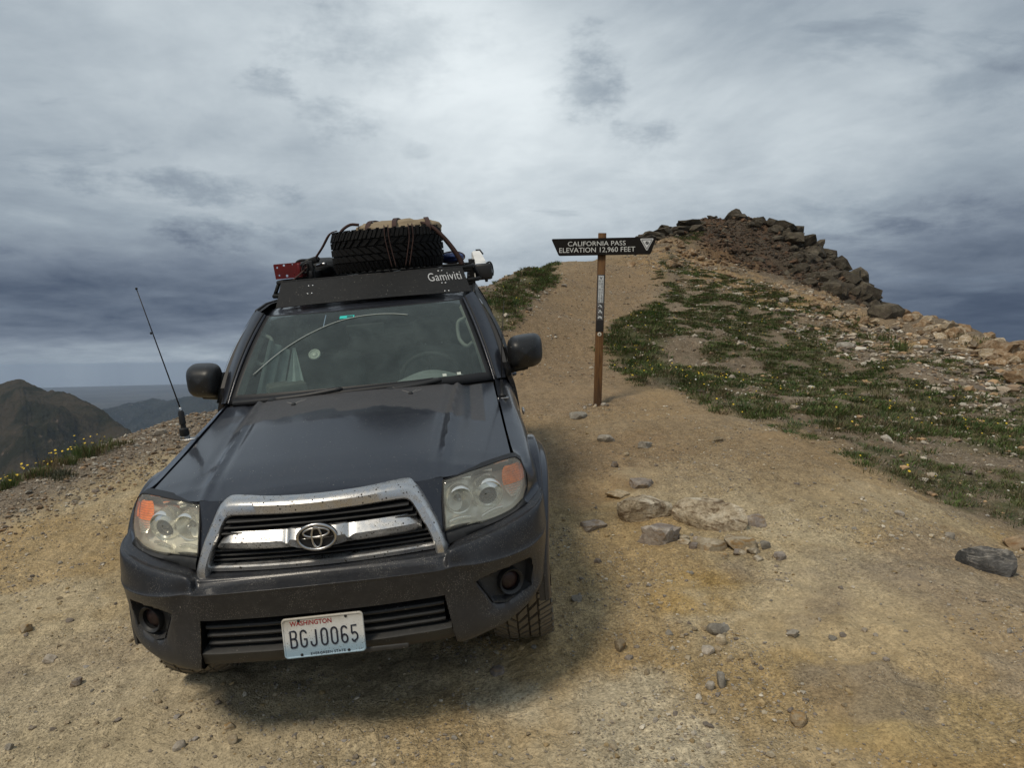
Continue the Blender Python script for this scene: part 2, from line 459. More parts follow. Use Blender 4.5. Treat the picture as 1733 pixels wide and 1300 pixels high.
def rough_z(x, y):
    """small relief on top of the base"""
    px, py, D = project(np.stack([x, y, base_z(x, y)], -1))
    D = np.where(D < .3, .3, D); front = D > .5
    road = np.where(front, soft(px, py, ROAD, 18), 0.0)
    road = np.maximum(road, (1-sstep(3.2, 5.6, np.abs(x-.3)))*(1-sstep(1.2, 3.2, y))*(1-sstep(9, 16, -y)))
    r = np.hypot(x, y)
    z = fbm(x, y, .8, 3, .5, 11)*.035 + fbm(x, y, .16, 3, .6, 12)*.014*(1+.6*(1-road))
    z += np.abs(fbm(x, y, .30, 3, .55, 13))*.028 + fbm(x, y, .07, 2, .6, 17)*.009*(r < 9)
    hill = (1-road)
    z += hill*(fbm(x, y, 1.6, 4, .55, 14)*.26)*sstep(7, 12, r)
    oc = np.where(front, soft(px, py, OUTCROP, 10), 0)*sstep(18, 20, D)
    z += oc*(-np.abs(fbm(x, y, 1.2, 4, .6, 15))*.55+.05)
    z += sstep(45, 90, r)*fbm(x, y, 18, 5, .55, 16)*6
    return z, road, oc, px, py, D
def ground_z(x, y):
    x = np.atleast_1d(np.asarray(x, float)); y = np.atleast_1d(np.asarray(y, float))
    return base_z(x, y)+rough_z(x, y)[0]
def hit(px, py, d0=2.0, d1=45.0):
    """the ground point seen at that spot of the photograph"""
    D = np.concatenate([np.arange(d0, 12, .02), np.arange(12, d1, .05)])
    P = np.array([ray(px, py, d) for d in D]); g = base_z(P[:, 0], P[:, 1])
    k = np.nonzero(P[:, 2] <= g)[0]
    if not len(k): return None
    p = P[k[0]]; p[2] = ground_z(p[0], p[1])[0]
    return p
def hits(px, py, d0=2.0, d1=45.0):
    px = np.asarray(px, float); py = np.asarray(py, float)
    out = np.full((len(px), 3), np.nan); act = np.ones(len(px), bool)
    for D in np.concatenate([np.arange(d0, 12, .06), np.arange(12, d1, .15)]):
        i = np.nonzero(act)[0]
        if not len(i): break
        P = CAMP + np.stack([(px[i]-CX)/FPX*D, np.full(len(i), D), (CY-py[i])/FPX*D], -1) @ RW.T
        h = P[:, 2] <= base_z(P[:, 0], P[:, 1])
        out[i[h]] = P[h]; act[i[h]] = False
    return out

def soil_colour(x, y, road, oc, px, py):
    """tan road, ochre and grey patches, brown hillside, and sunlit ground painted paler"""
    n1 = fbm(x, y, 1.7, 4, .55, 21)+.5; n2 = fbm(x, y, .55, 4, .6, 22)+.5; n3 = fbm(x, y, 3.3, 3, .5, 23)+.5
    L = lambda c, d, w: c*(1-w[..., None])+np.array(d)*w[..., None]
    c = np.zeros(np.shape(x)+(3,))+np.array((.40, .312, .182))
    c = L(c, (.47, .385, .245), sstep(.45, .75, n2)*.8)
    c = L(c, (.37, .245, .10), sstep(.54, .78, n1)*.5)
    c = L(c, (.275, .215, .155), sstep(.48, .70, n3)*.6)
    def blob(a, b, rx, ry, col, amt):
        nonlocal c
        p = _blobs[(a, b)]
        d = ((x-p[0])/rx)**2+((y-p[1])/ry)**2+(n2-.5)*1.6
        c = L(c, col, amt*(1-sstep(.3, 1.3, d)))
    blob(1190, 1010, .36, .26, (.37, .245, .085), .85)
    blob(1280, 1180, .55, .30, (.37, .255, .11), .6)
    blob(1600, 1260, .5, .3, (.385, .275, .115), .6)
    blob(120, 1270, .35, .25, (.39, .28, .12), .6)
    blob(1480, 980, .7, .5, (.25, .205, .155), .6)
    blob(1450, 1170, .3, .2, (.22, .185, .145), .6)
    blob(1000, 1230, .60, .35, (.50, .43, .30), .85)  # pool of sunlit ground ahead of the car, painted into the soil colour
    blob(300, 1180, 1.3, .9, (.46, .385, .255), .75)  # sunlit left foreground, put into the colour as paler soil
    blob(1000, 780, .8, 1.2, (.27, .185, .100), .7)
    gold = np.exp(-((x-1.9)/1.3)**2-((y-2.6)/1.0)**2)
    c = L(c, (.36, .235, .095), gold*.55*sstep(.25, .65, n2))
    hill = 1-road
    c = L(c, (.165, .128, .088), hill*.9)
    c = L(c, (.235, .185, .13), hill*sstep(.45, .8, n2)*.7)
    lip_ = soft(px, py, [(-200, 900), (0, 815), (180, 745), (360, 690), (520, 640), (520, 690), (330, 740), (200, 800), (0, 890), (-200, 990)], 22)
    c = L(c, (.19, .155, .118), lip_*.85)
    c = L(c, (.070, .053, .038), oc)
    c = L(c, (.105, .064, .040), oc*sstep(.35, .65, n1)*.85)
    # thin moss and litter under the turf
    if 'veg_d' in globals() or True:
        gm_ = np.maximum.reduce([soft(px, py, q, 14) for q in MOSS])
        gp = soft(px, py, GRASSY, 14)*sstep(-.10, .06, fbm(x, y, .42, 4, .6, 71)+fbm(x, y, 2.4, 3, .5, 72)*.35)
        c = L(c, (.082, .088, .038), np.clip(np.maximum(gm_*.9*sstep(-.2, .05, fbm(x, y, .75, 4, .6, 71)), gp*.75), 0, 1))
    # trail up the hill
    tr = soft(px, py, [(860, 650), (860, 540), (942, 455), (1105, 430), (1118, 500), (1040, 560), (1040, 650)], 20)
    c = L(c, (.205, .150, .095), tr*.85)
    c = L(c, (.255, .178, .100), (1-hill)*(1-sstep(740, 900, py))*(px > 700)*.75)
    # ochre rubble below the outcrop and along the rim
    oc2 = soft(px, py, [(1040, 425), (1130, 400), (1260, 450), (1400, 500), (1500, 550), (1733, 600), (1733, 640), (1450, 570), (1300, 520), (1200, 480), (1090, 460)], 20)*sstep(11, 13, np.hypot(x, y))
    c = L(c, (.40, .255, .105), oc2*.55*sstep(.3, .6, n2))
    return c
_blobs = {k: hit(*k) for k in ((1190, 1010), (1280, 1180), (1600, 1260), (120, 1270), (1480, 980), (1450, 1170), (1000, 1230), (300, 1180), (1000, 780))}

def new_mat(name):
    m = bpy.data.materials.new(name); m.use_nodes = True
    t = NT(m.node_tree); b = m.node_tree.nodes['Principled BSDF']
    return m, t, b

def soil_material():
    m, t, b = new_mat('soil')
    at = t.new('ShaderNodeVertexColor', layer_name='soil').outputs[0]
    P = t.coord('Object')
    f1 = t.noise(P, 9, 6, .65); f2 = t.noise(P, 70, 5, .7); f3 = t.noise(P, 2.2, 5, .6); f4 = t.noise(P, 27, 4, .65)
    sx, sy, sz = t.sep(P)
    lane = t.noise(t.comb(t.math('MULTIPLY', t.math('SUBTRACT', sx, t.math('MULTIPLY', sy, -.10)), 7.0), t.math('MULTIPLY', sy, .8), 0.0), 1.6, 6, .7)
    v = t.math('MULTIPLY', t.ramp(f1, [(.25, .74), (.5, 1.0), (.8, 1.24)]), t.ramp(f2, [(.30, .42), (.5, 1.0), (.72, 1.55)]))
    v = t.math('MULTIPLY', v, t.ramp(f4, [(.32, .76), (.5, 1.0), (.68, 1.22)]))
    v = t.math('MULTIPLY', v, t.ramp(lane, [(.3, .80), (.5, 1.0), (.7, 1.16)]))
    col = t.mix(1.0, at, v, 'MULTIPLY')
    # the car's own wheel tracks: packed strips with the print of the tread
    T = np.linalg.inv(CAR_R); w = t.vmath('SUBTRACT', P, tuple(CAR_T))
    cxx = t.vmath('DOT_PRODUCT', w, tuple(T[0])); cyy = t.vmath('DOT_PRODUCT', w, tuple(T[1]))
    wob = t.math('MULTIPLY', t.math('SUBTRACT', t.noise(P, 1.2, 2), .5), .16)
    ax = t.math('ABSOLUTE', t.math('ADD', cxx, wob)); off = t.math('ABSOLUTE', t.math('SUBTRACT', ax, .79))
    track = t.math('MULTIPLY', t.step(off, .16, .12), t.step(t.noise(P, 1.7, 3), .36, .52))
    zig = t.math('ADD', t.math('MULTIPLY', cyy, 18), t.math('MULTIPLY', t.math('PINGPONG', t.math('MULTIPLY', cxx, 22), 1.0), .5))
    tread = t.math('MULTIPLY', t.step(t.math('PINGPONG', zig, .5), .10, .22), track)
    packed = t.math('MAXIMUM', t.math('MULTIPLY', track, .7), t.step(t.noise(P, .9, 4, .6), .50, .66))
    col = t.mix(t.math('MULTIPLY', packed, .35), col, t.mix(1, at, (1.12, 1.12, 1.12), 'MULTIPLY'))
    # pale grit grains
    g = t.voro(P, 95, 'F1'); gm = t.math('MULTIPLY', t.math('LESS_THAN', g, .30), t.math('MULTIPLY', t.step(t.noise(P, 14, 3), .42, .58), t.math('SUBTRACT', 1, t.math('MULTIPLY', packed, .7))))
    cc = t.voro(P, 95, 'F1', 'Color')
    gcol = t.ramp(t.sep(cc)[0], [(0, (.13, .105, .085)), (.45, (.33, .26, .17)), (.8, (.47, .40, .29)), (1, (.60, .55, .46))])
    col = t.mix(t.math('MULTIPLY', gm, .8), col, gcol)
    t.put(b.inputs['Base Color'], col)
    b.inputs['Roughness'].default_value = .92
    b.inputs['Specular IOR Level'].default_value = .2
    h = t.math('ADD', t.math('MULTIPLY', f2, .5), t.math('MULTIPLY', t.math('SUBTRACT', .5, t.math('MINIMUM', g, .5)), .9))
    # fine drying cracks in the dust
    pw = t.vmath('ADD', P, t.vmath('SCALE', t.noise(P, 6, 3, out=1), s=.10))
    ck = t.voro(pw, 9, 'DISTANCE_TO_EDGE')
    cm = t.math('MULTIPLY', t.math('SUBTRACT', 1, t.step(ck, 0, .05)), t.step(f3, .48, .62))
    h = t.math('SUBTRACT', h, t.math('MULTIPLY', cm, .38))
    h = t.math('SUBTRACT', t.math('MULTIPLY', h, t.math('SUBTRACT', 1, t.math('MULTIPLY', packed, .55))), t.math('MULTIPLY', tread, .28))
    n1 = t.bump(f1, .7, .03)
    t.put(b.inputs['Normal'], t.bump(h, .9, .012, n1))
    return m

def build_ground():
    a = np.unique(np.concatenate([np.linspace(-38, 38, 700), np.linspace(-60, -38, 50), np.linspace(38, 60, 50), np.arange(60, 301, 4)]))
    A = np.radians(a)
    r = np.concatenate([[.02, .3, .6, .9], np.geomspace(1.2, 8, 360), np.geomspace(8, 36, 330)[1:], np.geomspace(36, 560, 70)[1:]])
    R_, A_ = np.meshgrid(r, A, indexing='ij')
    X = R_*np.sin(A_); Y = R_*np.cos(A_)
    B = base_z(X, Y); dz, road, oc, px, py, D = rough_z(X, Y)
    Z = B+dz
    col = soil_colour(X, Y, road, oc, px, py)
    nr, na = X.shape
    V = np.stack([X, Y, Z], -1).reshape(-1, 3)
    i, j = np.meshgrid(np.arange(nr-1), np.arange(na), indexing='ij'); j2 = (j+1) % na
    F = np.stack([i*na+j, i*na+j2, (i+1)*na+j2, (i+1)*na+j], -1).reshape(-1, 4)
    me = mesh_data('ground', V, F)
    ca = me.color_attributes.new('soil', 'FLOAT_COLOR', 'POINT')
    ca.data.foreach_set('color', np.c_[col.reshape(-1, 3), np.ones(len(V))].astype(np.float32).ravel())
    o = link('ground', me, soil_material())
    return tag(o, 'tan dirt road and stony hillside of the mountain pass', None, None, 'structure')
GROUND = build_ground()

# ------------------------------------------------------------------ far country
def far_material(name, low, high, rock, scale):
    m, t, b = new_mat(name)
    P = t.coord('Object')
    n = t.noise(P, scale, 8, .62, .6); n2 = t.noise(P, scale*6, 5, .65); n3 = t.noise(P, scale*.4, 4)
    col = t.mix(t.step(n, .40, .60), low, high)
    col = t.mix(t.math('MULTIPLY', t.step(n2, .60, .72), t.step(n3, .40, .60)), col, rock)
    t.put(b.inputs['Base Color'], col); b.inputs['Roughness'].default_value = 1
    b.inputs['Specular IOR Level'].default_value = 0
    t.put(b.inputs['Normal'], t.bump(n2, .8, 6/scale*.05))
    return m

def ridge(name, label, prof, run, drop, mat, nx=240, ny=90, nscale=60, namp=10, seed=0):
    """a mountain whose crest passes through the given points; its face runs towards us and falls, its back falls away"""
    prof = np.array(prof, float)
    P = np.array([ray(*p) for p in prof]); s = np.linspace(0, 1, nx)
    t0 = np.linspace(0, 1, len(P)); C = np.stack([np.interp(s, t0, P[:, k]) for k in range(3)], -1)
    u = np.linspace(-.5, 1, ny); rows = []
    for k in u:
        q = C.copy(); d = C[:, :2]/np.linalg.norm(C[:, :2], axis=1)[:, None]
        q[:, :2] -= d*run*k
        q[:, 2] -= drop*(abs(k)**1.15)*(1 if k >= 0 else 1.6)
        amp = min(1, abs(k)*5)
        q[:, 2] += amp*(np.abs(fbm(q[:, 0], q[:, 1], nscale, 6, .55, seed))*-2+.25)*namp + fbm(q[:, 0], q[:, 1], nscale*.2, 4, .6, seed+3)*namp*.12
        rows.append(q)
    mb = MB().grid(rows); o = mb.build(name, mat)
    return tag(o, label, None, None, 'structure')
ridge('mountain', 'green rounded mountain with a pointed top beyond the road edge on the left',
      [(-900, 800, 900), (-500, 720, 850), (-250, 672, 820), (-120, 668, 810), (-40, 660, 800), (0, 648, 800), (20, 641, 800), (33, 638.5, 800), (45, 643, 795), (66, 652, 790), (83, 659, 785), (110, 664, 775),
       (140, 678, 760), (175, 696, 740), (208, 716, 715), (224, 732, 700), (260, 770, 660), (330, 850, 600)], 480, 150,
      far_material('alpine_slope', (.032, .033, .019), (.078, .064, .042), (.20, .15, .11), .026), nscale=150, namp=40, seed=31)
ridge('far_ridge', 'hazy blue forested ridge beyond the valley',
      [(60, 760, 2300), (130, 712, 2350), (175, 691, 2400), (219, 680, 2500), (257, 674, 2550), (285, 676.5, 2500), (310, 672, 2450), (342, 665, 2400), (373, 661, 2350), (430, 650, 2300), (520, 640, 2300), (640, 655, 2300), (800, 700, 2300)], 1100, 260,
      far_material('forest_slope', (.008, .014, .010), (.040, .044, .034), (.24, .22, .20), .007), nscale=330, namp=95, seed=41)
ridge('mesa', 'long low mesa on the far plain', [(60, 690, 5600), (120, 678, 5600), (160, 676.5, 5600), (260, 676, 5600), (420, 672, 5600), (700, 670, 5600), (1000, 680, 5600)], 500, 60,
      far_material('mesa_slope', (.04, .04, .04), (.07, .065, .055), (.1, .09, .08), .004), ny=30, nscale=300, namp=8, seed=51)
PLAIN_Z = float(ray(190, 649, 9000)[2])
def build_plain():
    a = np.linspace(0, 2*math.pi, 160, endpoint=False); r = np.array([0, 300, 700, 1500, 3000, 5000, 7000, 8000, 9000])
    R_, A_ = np.meshgrid(r, a, indexing='ij')
    mb = MB().grid(np.stack([R_*np.sin(A_), R_*np.cos(A_), np.full(R_.shape, PLAIN_Z)], -1), close_v=True)
    o = mb.build('plain', far_material('plain_soil', (.055, .052, .045), (.12, .11, .09), (.04, .045, .035), .0016))
    tag(o, 'wide pale plain far below, running to the horizon', None, None, 'structure')
build_plain()
def build_haze():
    z0, z1 = PLAIN_Z-1.5, 14.0
    mb = MB().box((0, 0, (z0+z1)/2), (18600, 18600, z1-z0))
    m = bpy.data.materials.new('air'); m.use_nodes = True; t = NT(m.node_tree); t.n.clear()
    out = t.new('ShaderNodeOutputMaterial'); v = t.new('ShaderNodeVolumePrincipled')
    v.inputs['Color'].default_value = (.66, .80, 1.0, 1); v.inputs['Density'].default_value = HAZE
    v.inputs['Anisotropy'].default_value = .1
    t.l.new(v.outputs[0], out.inputs['Volume'])
    o = mb.build('haze', m, smooth=False)
    tag(o, 'blue mountain air between the pass and the far plain', None, None, 'stuff')
HAZE = 1.25e-4
build_haze()
# ------------------------------------------------------------------ the car: materials
def dust_fac(t, P, lo, hi, scale=3.0):
    n = t.noise(P, scale, 6, .62, .3); n2 = t.noise(P, 38, 5, .7)
    return t.math('ADD', t.math('MULTIPLY', t.step(n, .35, .75), hi-lo), t.math('MULTIPLY', t.step(n2, .35, .8), lo*1.6)), n, n2

def paint_material(name, base, metal, rough, coat, dlo, dhi, specks=.55, hood=False, specky=False, dirtcol=(.19, .178, .158)):
    m, t, b = new_mat(name)
    P = t.coord('Object')
    x, y, z = t.sep(P)
    d, n, n2 = dust_fac(t, P, dlo, dhi)
    # road film thickens towards the sills and bumper bottom
    d = t.math('ADD', d, t.math('MULTIPLY', t.step(z, .95, .40), dhi*.9))
    if hood:
        # an uneven dull film on the rear of the hood, wiped clean in front of it
        edge = t.math('ADD', t.math('ADD', y, t.math('MULTIPLY', t.math('SUBTRACT', t.noise(t.vmath('MULTIPLY', P, (1, .6, 1)), 4.2, 3, .5), .5), .38)),
                      t.math('MULTIPLY', t.math('SUBTRACT', t.noise(P, 22, 4), .5), .035))
        film = t.step(edge, 1.02, 1.045)
        film = t.math('MULTIPLY', film, t.step(t.math('ABSOLUTE', x), .60, .56))
        # a matt rectangle left of something that lay there
        def rect(x0, x1, y0, y1):
            return t.math('MULTIPLY', t.math('MULTIPLY', t.step(x, x0-.004, x0+.004), t.step(x, x1+.004, x1-.004)),
                          t.math('MULTIPLY', t.step(y, y0-.004, y0+.004), t.step(y, y1+.004, y1-.004)))
        film = t.math('MAXIMUM', film, t.math('MULTIPLY', rect(.615, .685, .93, 1.50), .9))
        film = t.math('MAXIMUM', film, t.math('MULTIPLY', rect(-.72, -.60, 1.22, 1.33), .5))
        d = t.math('ADD', d, t.math('MULTIPLY', film, .26))
    sp = t.voro(P, 95, 'F1'); spm = t.math('MULTIPLY', t.math('LESS_THAN', sp, .17), t.step(t.noise(P, 30, 2), .5, .72))
    sp2 = t.voro(P, 34, 'F1'); spm2 = t.math('MULTIPLY', t.math('LESS_THAN', sp2, .10), t.step(t.noise(P, 9, 2), .50, .66))
    if specky:              # mud spray thrown over the bumper
        sp3 = t.voro(P, 150, 'F1'); spm = t.math('MAXIMUM', spm, t.math('MULTIPLY', t.math('LESS_THAN', sp3, .27), t.step(t.noise(P, 11, 3), .40, .62)))
        spm = t.math('MULTIPLY', spm, .55)
    sm = t.math('MULTIPLY', t.math('MAXIMUM', spm, spm2), specks)
    c = t.mix(d, base, dirtcol)
    c = t.mix(sm, c, (.36, .34, .30))
    t.put(b.inputs['Base Color'], c)
    t.put(b.inputs['Metallic'], t.math('MULTIPLY', t.math('SUBTRACT', 1, t.math('MINIMUM', t.math('MULTIPLY', d, 2.2), 1)), metal))
    t.put(b.inputs['Roughness'], t.math('ADD', rough, t.math('MULTIPLY', d, .55), clamp=True))
    cw = t.math('SUBTRACT', 1, t.math('MULTIPLY', t.math('MAXIMUM', d, sm), 3.2), clamp=True)
    t.put(b.inputs['Coat Weight'], t.math('MULTIPLY', cw, coat))
    t.put(b.inputs['Coat Roughness'], t.math('ADD', .11, t.math('MULTIPLY', d, .6)))
    t.put(b.inputs['Normal'], t.bump(t.noise(P, 260, 2), .03, .002))
    return m
M = {}
PAINT = (.020, .0235, .034)
M['paint'] = paint_material('slate paint', PAINT, .55, .36, .8, .05, .10)
M['hood_paint'] = paint_material('slate hood paint', PAINT, .5, .36, .75, .040, .085, .6, hood=True)
M['bumper_paint'] = paint_material('dusty bumper paint', (.0165, .0185, .024), .35, .45, .35, .045, .10, .6, specky=True)

def simple(name, col, rough=.6, metal=0.0, spec=.5, coat=0, noise=None, bump=0, bscale=200, var=.25):
    m, t, b = new_mat(name)
    P = t.coord('Object')
    n = t.noise(P, noise or 12, 5, .65)
    v = t.ramp(n, [(.25, 1-var), (.75, 1+var)])
    t.put(b.inputs['Base Color'], t.mix(1, col, v, 'MULTIPLY'))
    b.inputs['Roughness'].default_value = rough; b.inputs['Metallic'].default_value = metal
    b.inputs['Specular IOR Level'].default_value = spec; b.inputs['Coat Weight'].default_value = coat
    if bump: t.put(b.inputs['Normal'], t.bump(t.noise(P, bscale, 3), bump, .003))
    return m
M['black_plastic'] = simple('black grained plastic', (.018, .0185, .019), .5, bump=.15, bscale=500)
M['dusty_plastic'] = paint_material('dusty black plastic', (.014, .015, .016), 0, .55, 0, .05, .12, .6)
M['mirror_plastic'] = paint_material('satin black plastic', (.012, .0125, .013), 0, .42, 0, .01, .03, .4)
M['rubber_trim'] = simple('black rubber trim', (.010, .010, .011), .55)
M['void'] = simple('unlit black liner', (.006, .006, .006), .9, spec=.1)
M['grey_trim'] = simple('grey moulded trim', (.050, .052, .055), .55, bump=.1)

def chrome_material():
    m, t, b = new_mat('dirty chrome')
    P = t.coord('Object')
    n = t.noise(P, 26, 6, .7); n2 = t.noise(P, 7, 4, .6)
    bug = t.voro(t.vmath('MULTIPLY', P, (1, 1, .8)), 62, 'F1')
    bugm = t.math('MULTIPLY', t.math('LESS_THAN', bug, .21), t.step(t.noise(P, 21, 2), .44, .54))
    fine = t.voro(P, 150, 'F1'); fm = t.math('MULTIPLY', t.math('LESS_THAN', fine, .26), t.step(n, .42, .58))
    dirt = t.math('MAXIMUM', bugm, t.math('MULTIPLY', fm, .8))
    film = t.math('ADD', .10, t.math('MULTIPLY', t.step(n, .35, .75), .34))
    c = t.mix(film, (.66, .665, .67), (.36, .33, .27))
    c = t.mix(dirt, c, (.030, .025, .018))
    t.put(b.inputs['Base Color'], c)
    t.put(b.inputs['Metallic'], t.math('SUBTRACT', t.math('SUBTRACT', 1, t.math('MULTIPLY', dirt, .95)), t.math('MULTIPLY', film, .7), clamp=True))
    t.put(b.inputs['Roughness'], t.math('ADD', .20, t.math('ADD', t.math('MULTIPLY', film, .6), t.math('MULTIPLY', dirt, .5))))
    t.put(b.inputs['Normal'], t.bump(n, .015, .004))
    return m
M['chrome'] = chrome_material()
M['steel'] = simple('bright steel', (.55, .55, .55), .3, 1.0, var=.1)

def rubber_material(name, base, dust, amt):
    m, t, b = new_mat(name)
    P = t.coord('Object')
    n = t.noise(P, 7, 6, .65); n2 = t.noise(P, 60, 4, .7)
    f = t.math('MULTIPLY', t.math('ADD', t.step(n, .2, .6), t.math('MULTIPLY', n2, .5)), amt, clamp=True)
    t.put(b.inputs['Base Color'], t.mix(f, base, dust)); b.inputs['Roughness'].default_value = .85
    b.inputs['Specular IOR Level'].default_value = .25
    t.put(b.inputs['Normal'], t.bump(n2, .25, .003))
    return m
M['dusty_tread'] = rubber_material('dusty tread rubber', (.05, .046, .038), (.20, .172, .128), .95)
M['tyre_rubber'] = rubber_material('tyre rubber', (.022, .022, .022), (.13, .105, .07), .45)
M['spare_rubber'] = rubber_material('spare tyre rubber', (.0045, .0045, .0045), (.014, .0135, .013), .2)

def glass_material(name, tint, haze, hazecol, gloss=1.0, rough=.0, dirt=True):
    m = bpy.data.materials.new(name); m.use_nodes = True; t = NT(m.node_tree); t.n.clear()
    out = t.new('ShaderNodeOutputMaterial'); tr = t.new('ShaderNodeBsdfTransparent'); gl = t.new('ShaderNodeBsdfGlossy'); df = t.new('ShaderNodeBsdfDiffuse')
    tr.inputs[0].default_value = (*tint, 1); gl.inputs['Roughness'].default_value = rough; gl.inputs[0].default_value = (1, 1, 1, 1)
    P = t.coord('Object')
    fr = t.new('ShaderNodeFresnel'); fr.inputs[0].default_value = 1.52
    f = t.math('MULTIPLY', fr.outputs[0], gloss, clamp=True)
    n = t.noise(P, 5, 6, .65, .6); n2 = t.noise(t.vmath('MULTIPLY', P, (1, 1, 6)), 30, 4, .7)
    h = t.math('ADD', t.math('ADD', haze*.42, t.math('MULTIPLY', t.step(n, .30, .85), haze*.45)), t.math('MULTIPLY', t.step(n2, .5, .9), haze*.4))
    df.inputs[0].default_value = (*hazecol, 1)
    m1 = t.new('ShaderNodeMixShader'); t.put(m1.inputs[0], h); t.l.new(tr.outputs[0], m1.inputs[1]); t.l.new(df.outputs[0], m1.inputs[2])
    m2 = t.new('ShaderNodeMixShader'); t.put(m2.inputs[0], f); t.l.new(m1.outputs[0], m2.inputs[1]); t.l.new(gl.outputs[0], m2.inputs[2])
    t.l.new(m2.outputs[0], out.inputs[0])
    return m
M['windshield'] = glass_material('dusty green tinted glass', (.84, .94, .90), .27, (.26, .33, .31), .95)
M['side_glass'] = glass_material('dark tinted side glass', (.22, .25, .25), .06, (.25, .27, .26), 1.3)
M['lens'] = glass_material('yellowed headlight lens', (.97, .96, .90), .21, (1.0, .98, .85), .9, .03)
M['reflector'] = simple('satin reflector', (.88, .88, .82), .22, .75, var=.10, noise=20)
M['bezel'] = simple('pale headlight bezel', (.92, .91, .84), .32, .35, var=.14, noise=16)
M['projector'] = simple('dark projector glass', (.020, .021, .021), .10, .0, coat=1, var=.5, noise=60)
M['amber'] = simple('amber signal lens', (1.0, .25, .006), .25, 0, coat=.6, var=.35, noise=40)
M['fog_glass'] = simple('dusty red fog lamp glass', (.020, .008, .007), .55, 0, coat=.05, var=.5, noise=40)

# ------------------------------------------------------------------ the car: shell
BASE = np.array([0, 2.27, 0])
suv = empty('suv')
_m4 = np.eye(4); _m4[:3, :3] = CAR_R; _m4[:3, 3] = car2w(BASE); suv.matrix_world = Matrix(_m4.tolist())
tag(suv, 'dusty dark grey SUV with chrome grille and loaded roof rack on the dirt road', 'suv')
def part(mb, name, mat, parent=None, **kw):
    o = mb.build(name, mat, parent or suv, **kw)
    if parent is None: o.location = -BASE
    return o
def both(mb, name, mat, parent=None, **kw):
    return [part(mb, name, mat, parent, **kw), part(mb.mirror(), name, mat, parent, **kw)]

def seam_x(y): return np.interp(y, [.28, .53, .95, 1.5, 1.75], [.80, .785, .772, .755, .752])
def seam_z(y): return np.interp(y, [.1, .17, .28, .40, .54, .95, 1.5, 1.75], [.85, .88, .93, .982, 1.012, 1.078, 1.175, 1.215])
def crown_z(y): return np.interp(y, [.10, .175, .21, .26, .36, .5, .95, 1.4, 1.6], [1.00, 1.030, 1.044, 1.057, 1.075, 1.098, 1.163, 1.212, 1.23])
def hood_front(x):
    x = np.abs(x); return np.interp(x, [0, .2, .34, .372, .42, .488, .586, .70, .785, .81], [.168, .182, .215, .232, .252, .280, .345, .420, .487, .51])
def hood_rear(x): x = np.abs(x); return 1.385+.23*(x/.755)**2.2*.62
def hood_z(x, y):
    x = np.abs(x); xs = seam_x(y); q = np.clip(x/xs, 0, 1.05)
    z = crown_z(y)+(seam_z(y)-crown_z(y))*q**2.2
    xr = np.interp(y, [.2, .5, 1.0, 1.4], [.455, .475, .505, .535])
    k = sstep(.24, .50, y)*.6+.4*sstep(.5, 1.1, y)
    z = z+(.016*(1-sstep(xr-.050, xr+.002, x)) - .008)*k + .020*np.exp(-((x-xr-.014)/.019)**2)*(.30+.70*k) - .006*np.exp(-((x-xr-.07)/.03)**2)*k
    return z
def build_hood():
    mb = MB(); nu, nv = 121, 70
    u = np.linspace(-1, 1, nu); rows = []
    for j in range(nv):
        v = j/(nv-1); row = []
        for k in u:
            x = k*.78
            for _ in range(3):
                y0, y1 = hood_front(x), hood_rear(x)
                y = y0+(y1-y0)*v**1.25; x = k*(seam_x(y)-.004)
            row.append((x, y, float(hood_z(x, y))))
        rows.append(row)
    P = np.array(rows)
    # turned down flanges on all four edges
    f0 = P[0].copy(); f0[:, 1] += .012; f0[:, 2] -= .030
    f1 = P[-1].copy(); f1[:, 1] -= .004; f1[:, 2] -= .022
    P = np.concatenate([f0[None], P, f1[None]])
    l = P[:, :1].copy(); l[:, :, 2] -= .03; l[:, :, 0] += .004
    r = P[:, -1:].copy(); r[:, :, 2] -= .03; r[:, :, 0] -= .004
    mb.grid(np.concatenate([l, P, r], axis=1))
    # the nose pieces between grille and headlights
    for s in (1, -1):
        top = [(x, hood_front(x)+.004, hood_z(x, hood_front(x)+.004)) for x in np.linspace(.352, .488, 7)]
        mid = [(x, y, .935) for x, y in zip(np.linspace(.395, .488, 7), np.linspace(.205, .236, 7))]
        low = [(x, y, .86) for x, y in zip(np.linspace(.430, .488, 7), np.linspace(.180, .192, 7))]
        end = [(x, y, .775) for x, y in zip(np.linspace(.462, .494, 7), np.linspace(.158, .155, 7))]
        Q = crom(np.array([top, mid, low, end], float), 24)
        arch = np.sin(np.linspace(0, math.pi, 7))*.010
        Q[:, :, 1] -= arch[None, :]*np.linspace(.4, 1, 24)[:, None]
        Q[:, :, 0] *= s
        mb.grid(Q)
    return part(mb, 'hood', M['hood_paint'], sharp=38)
hood = build_hood()

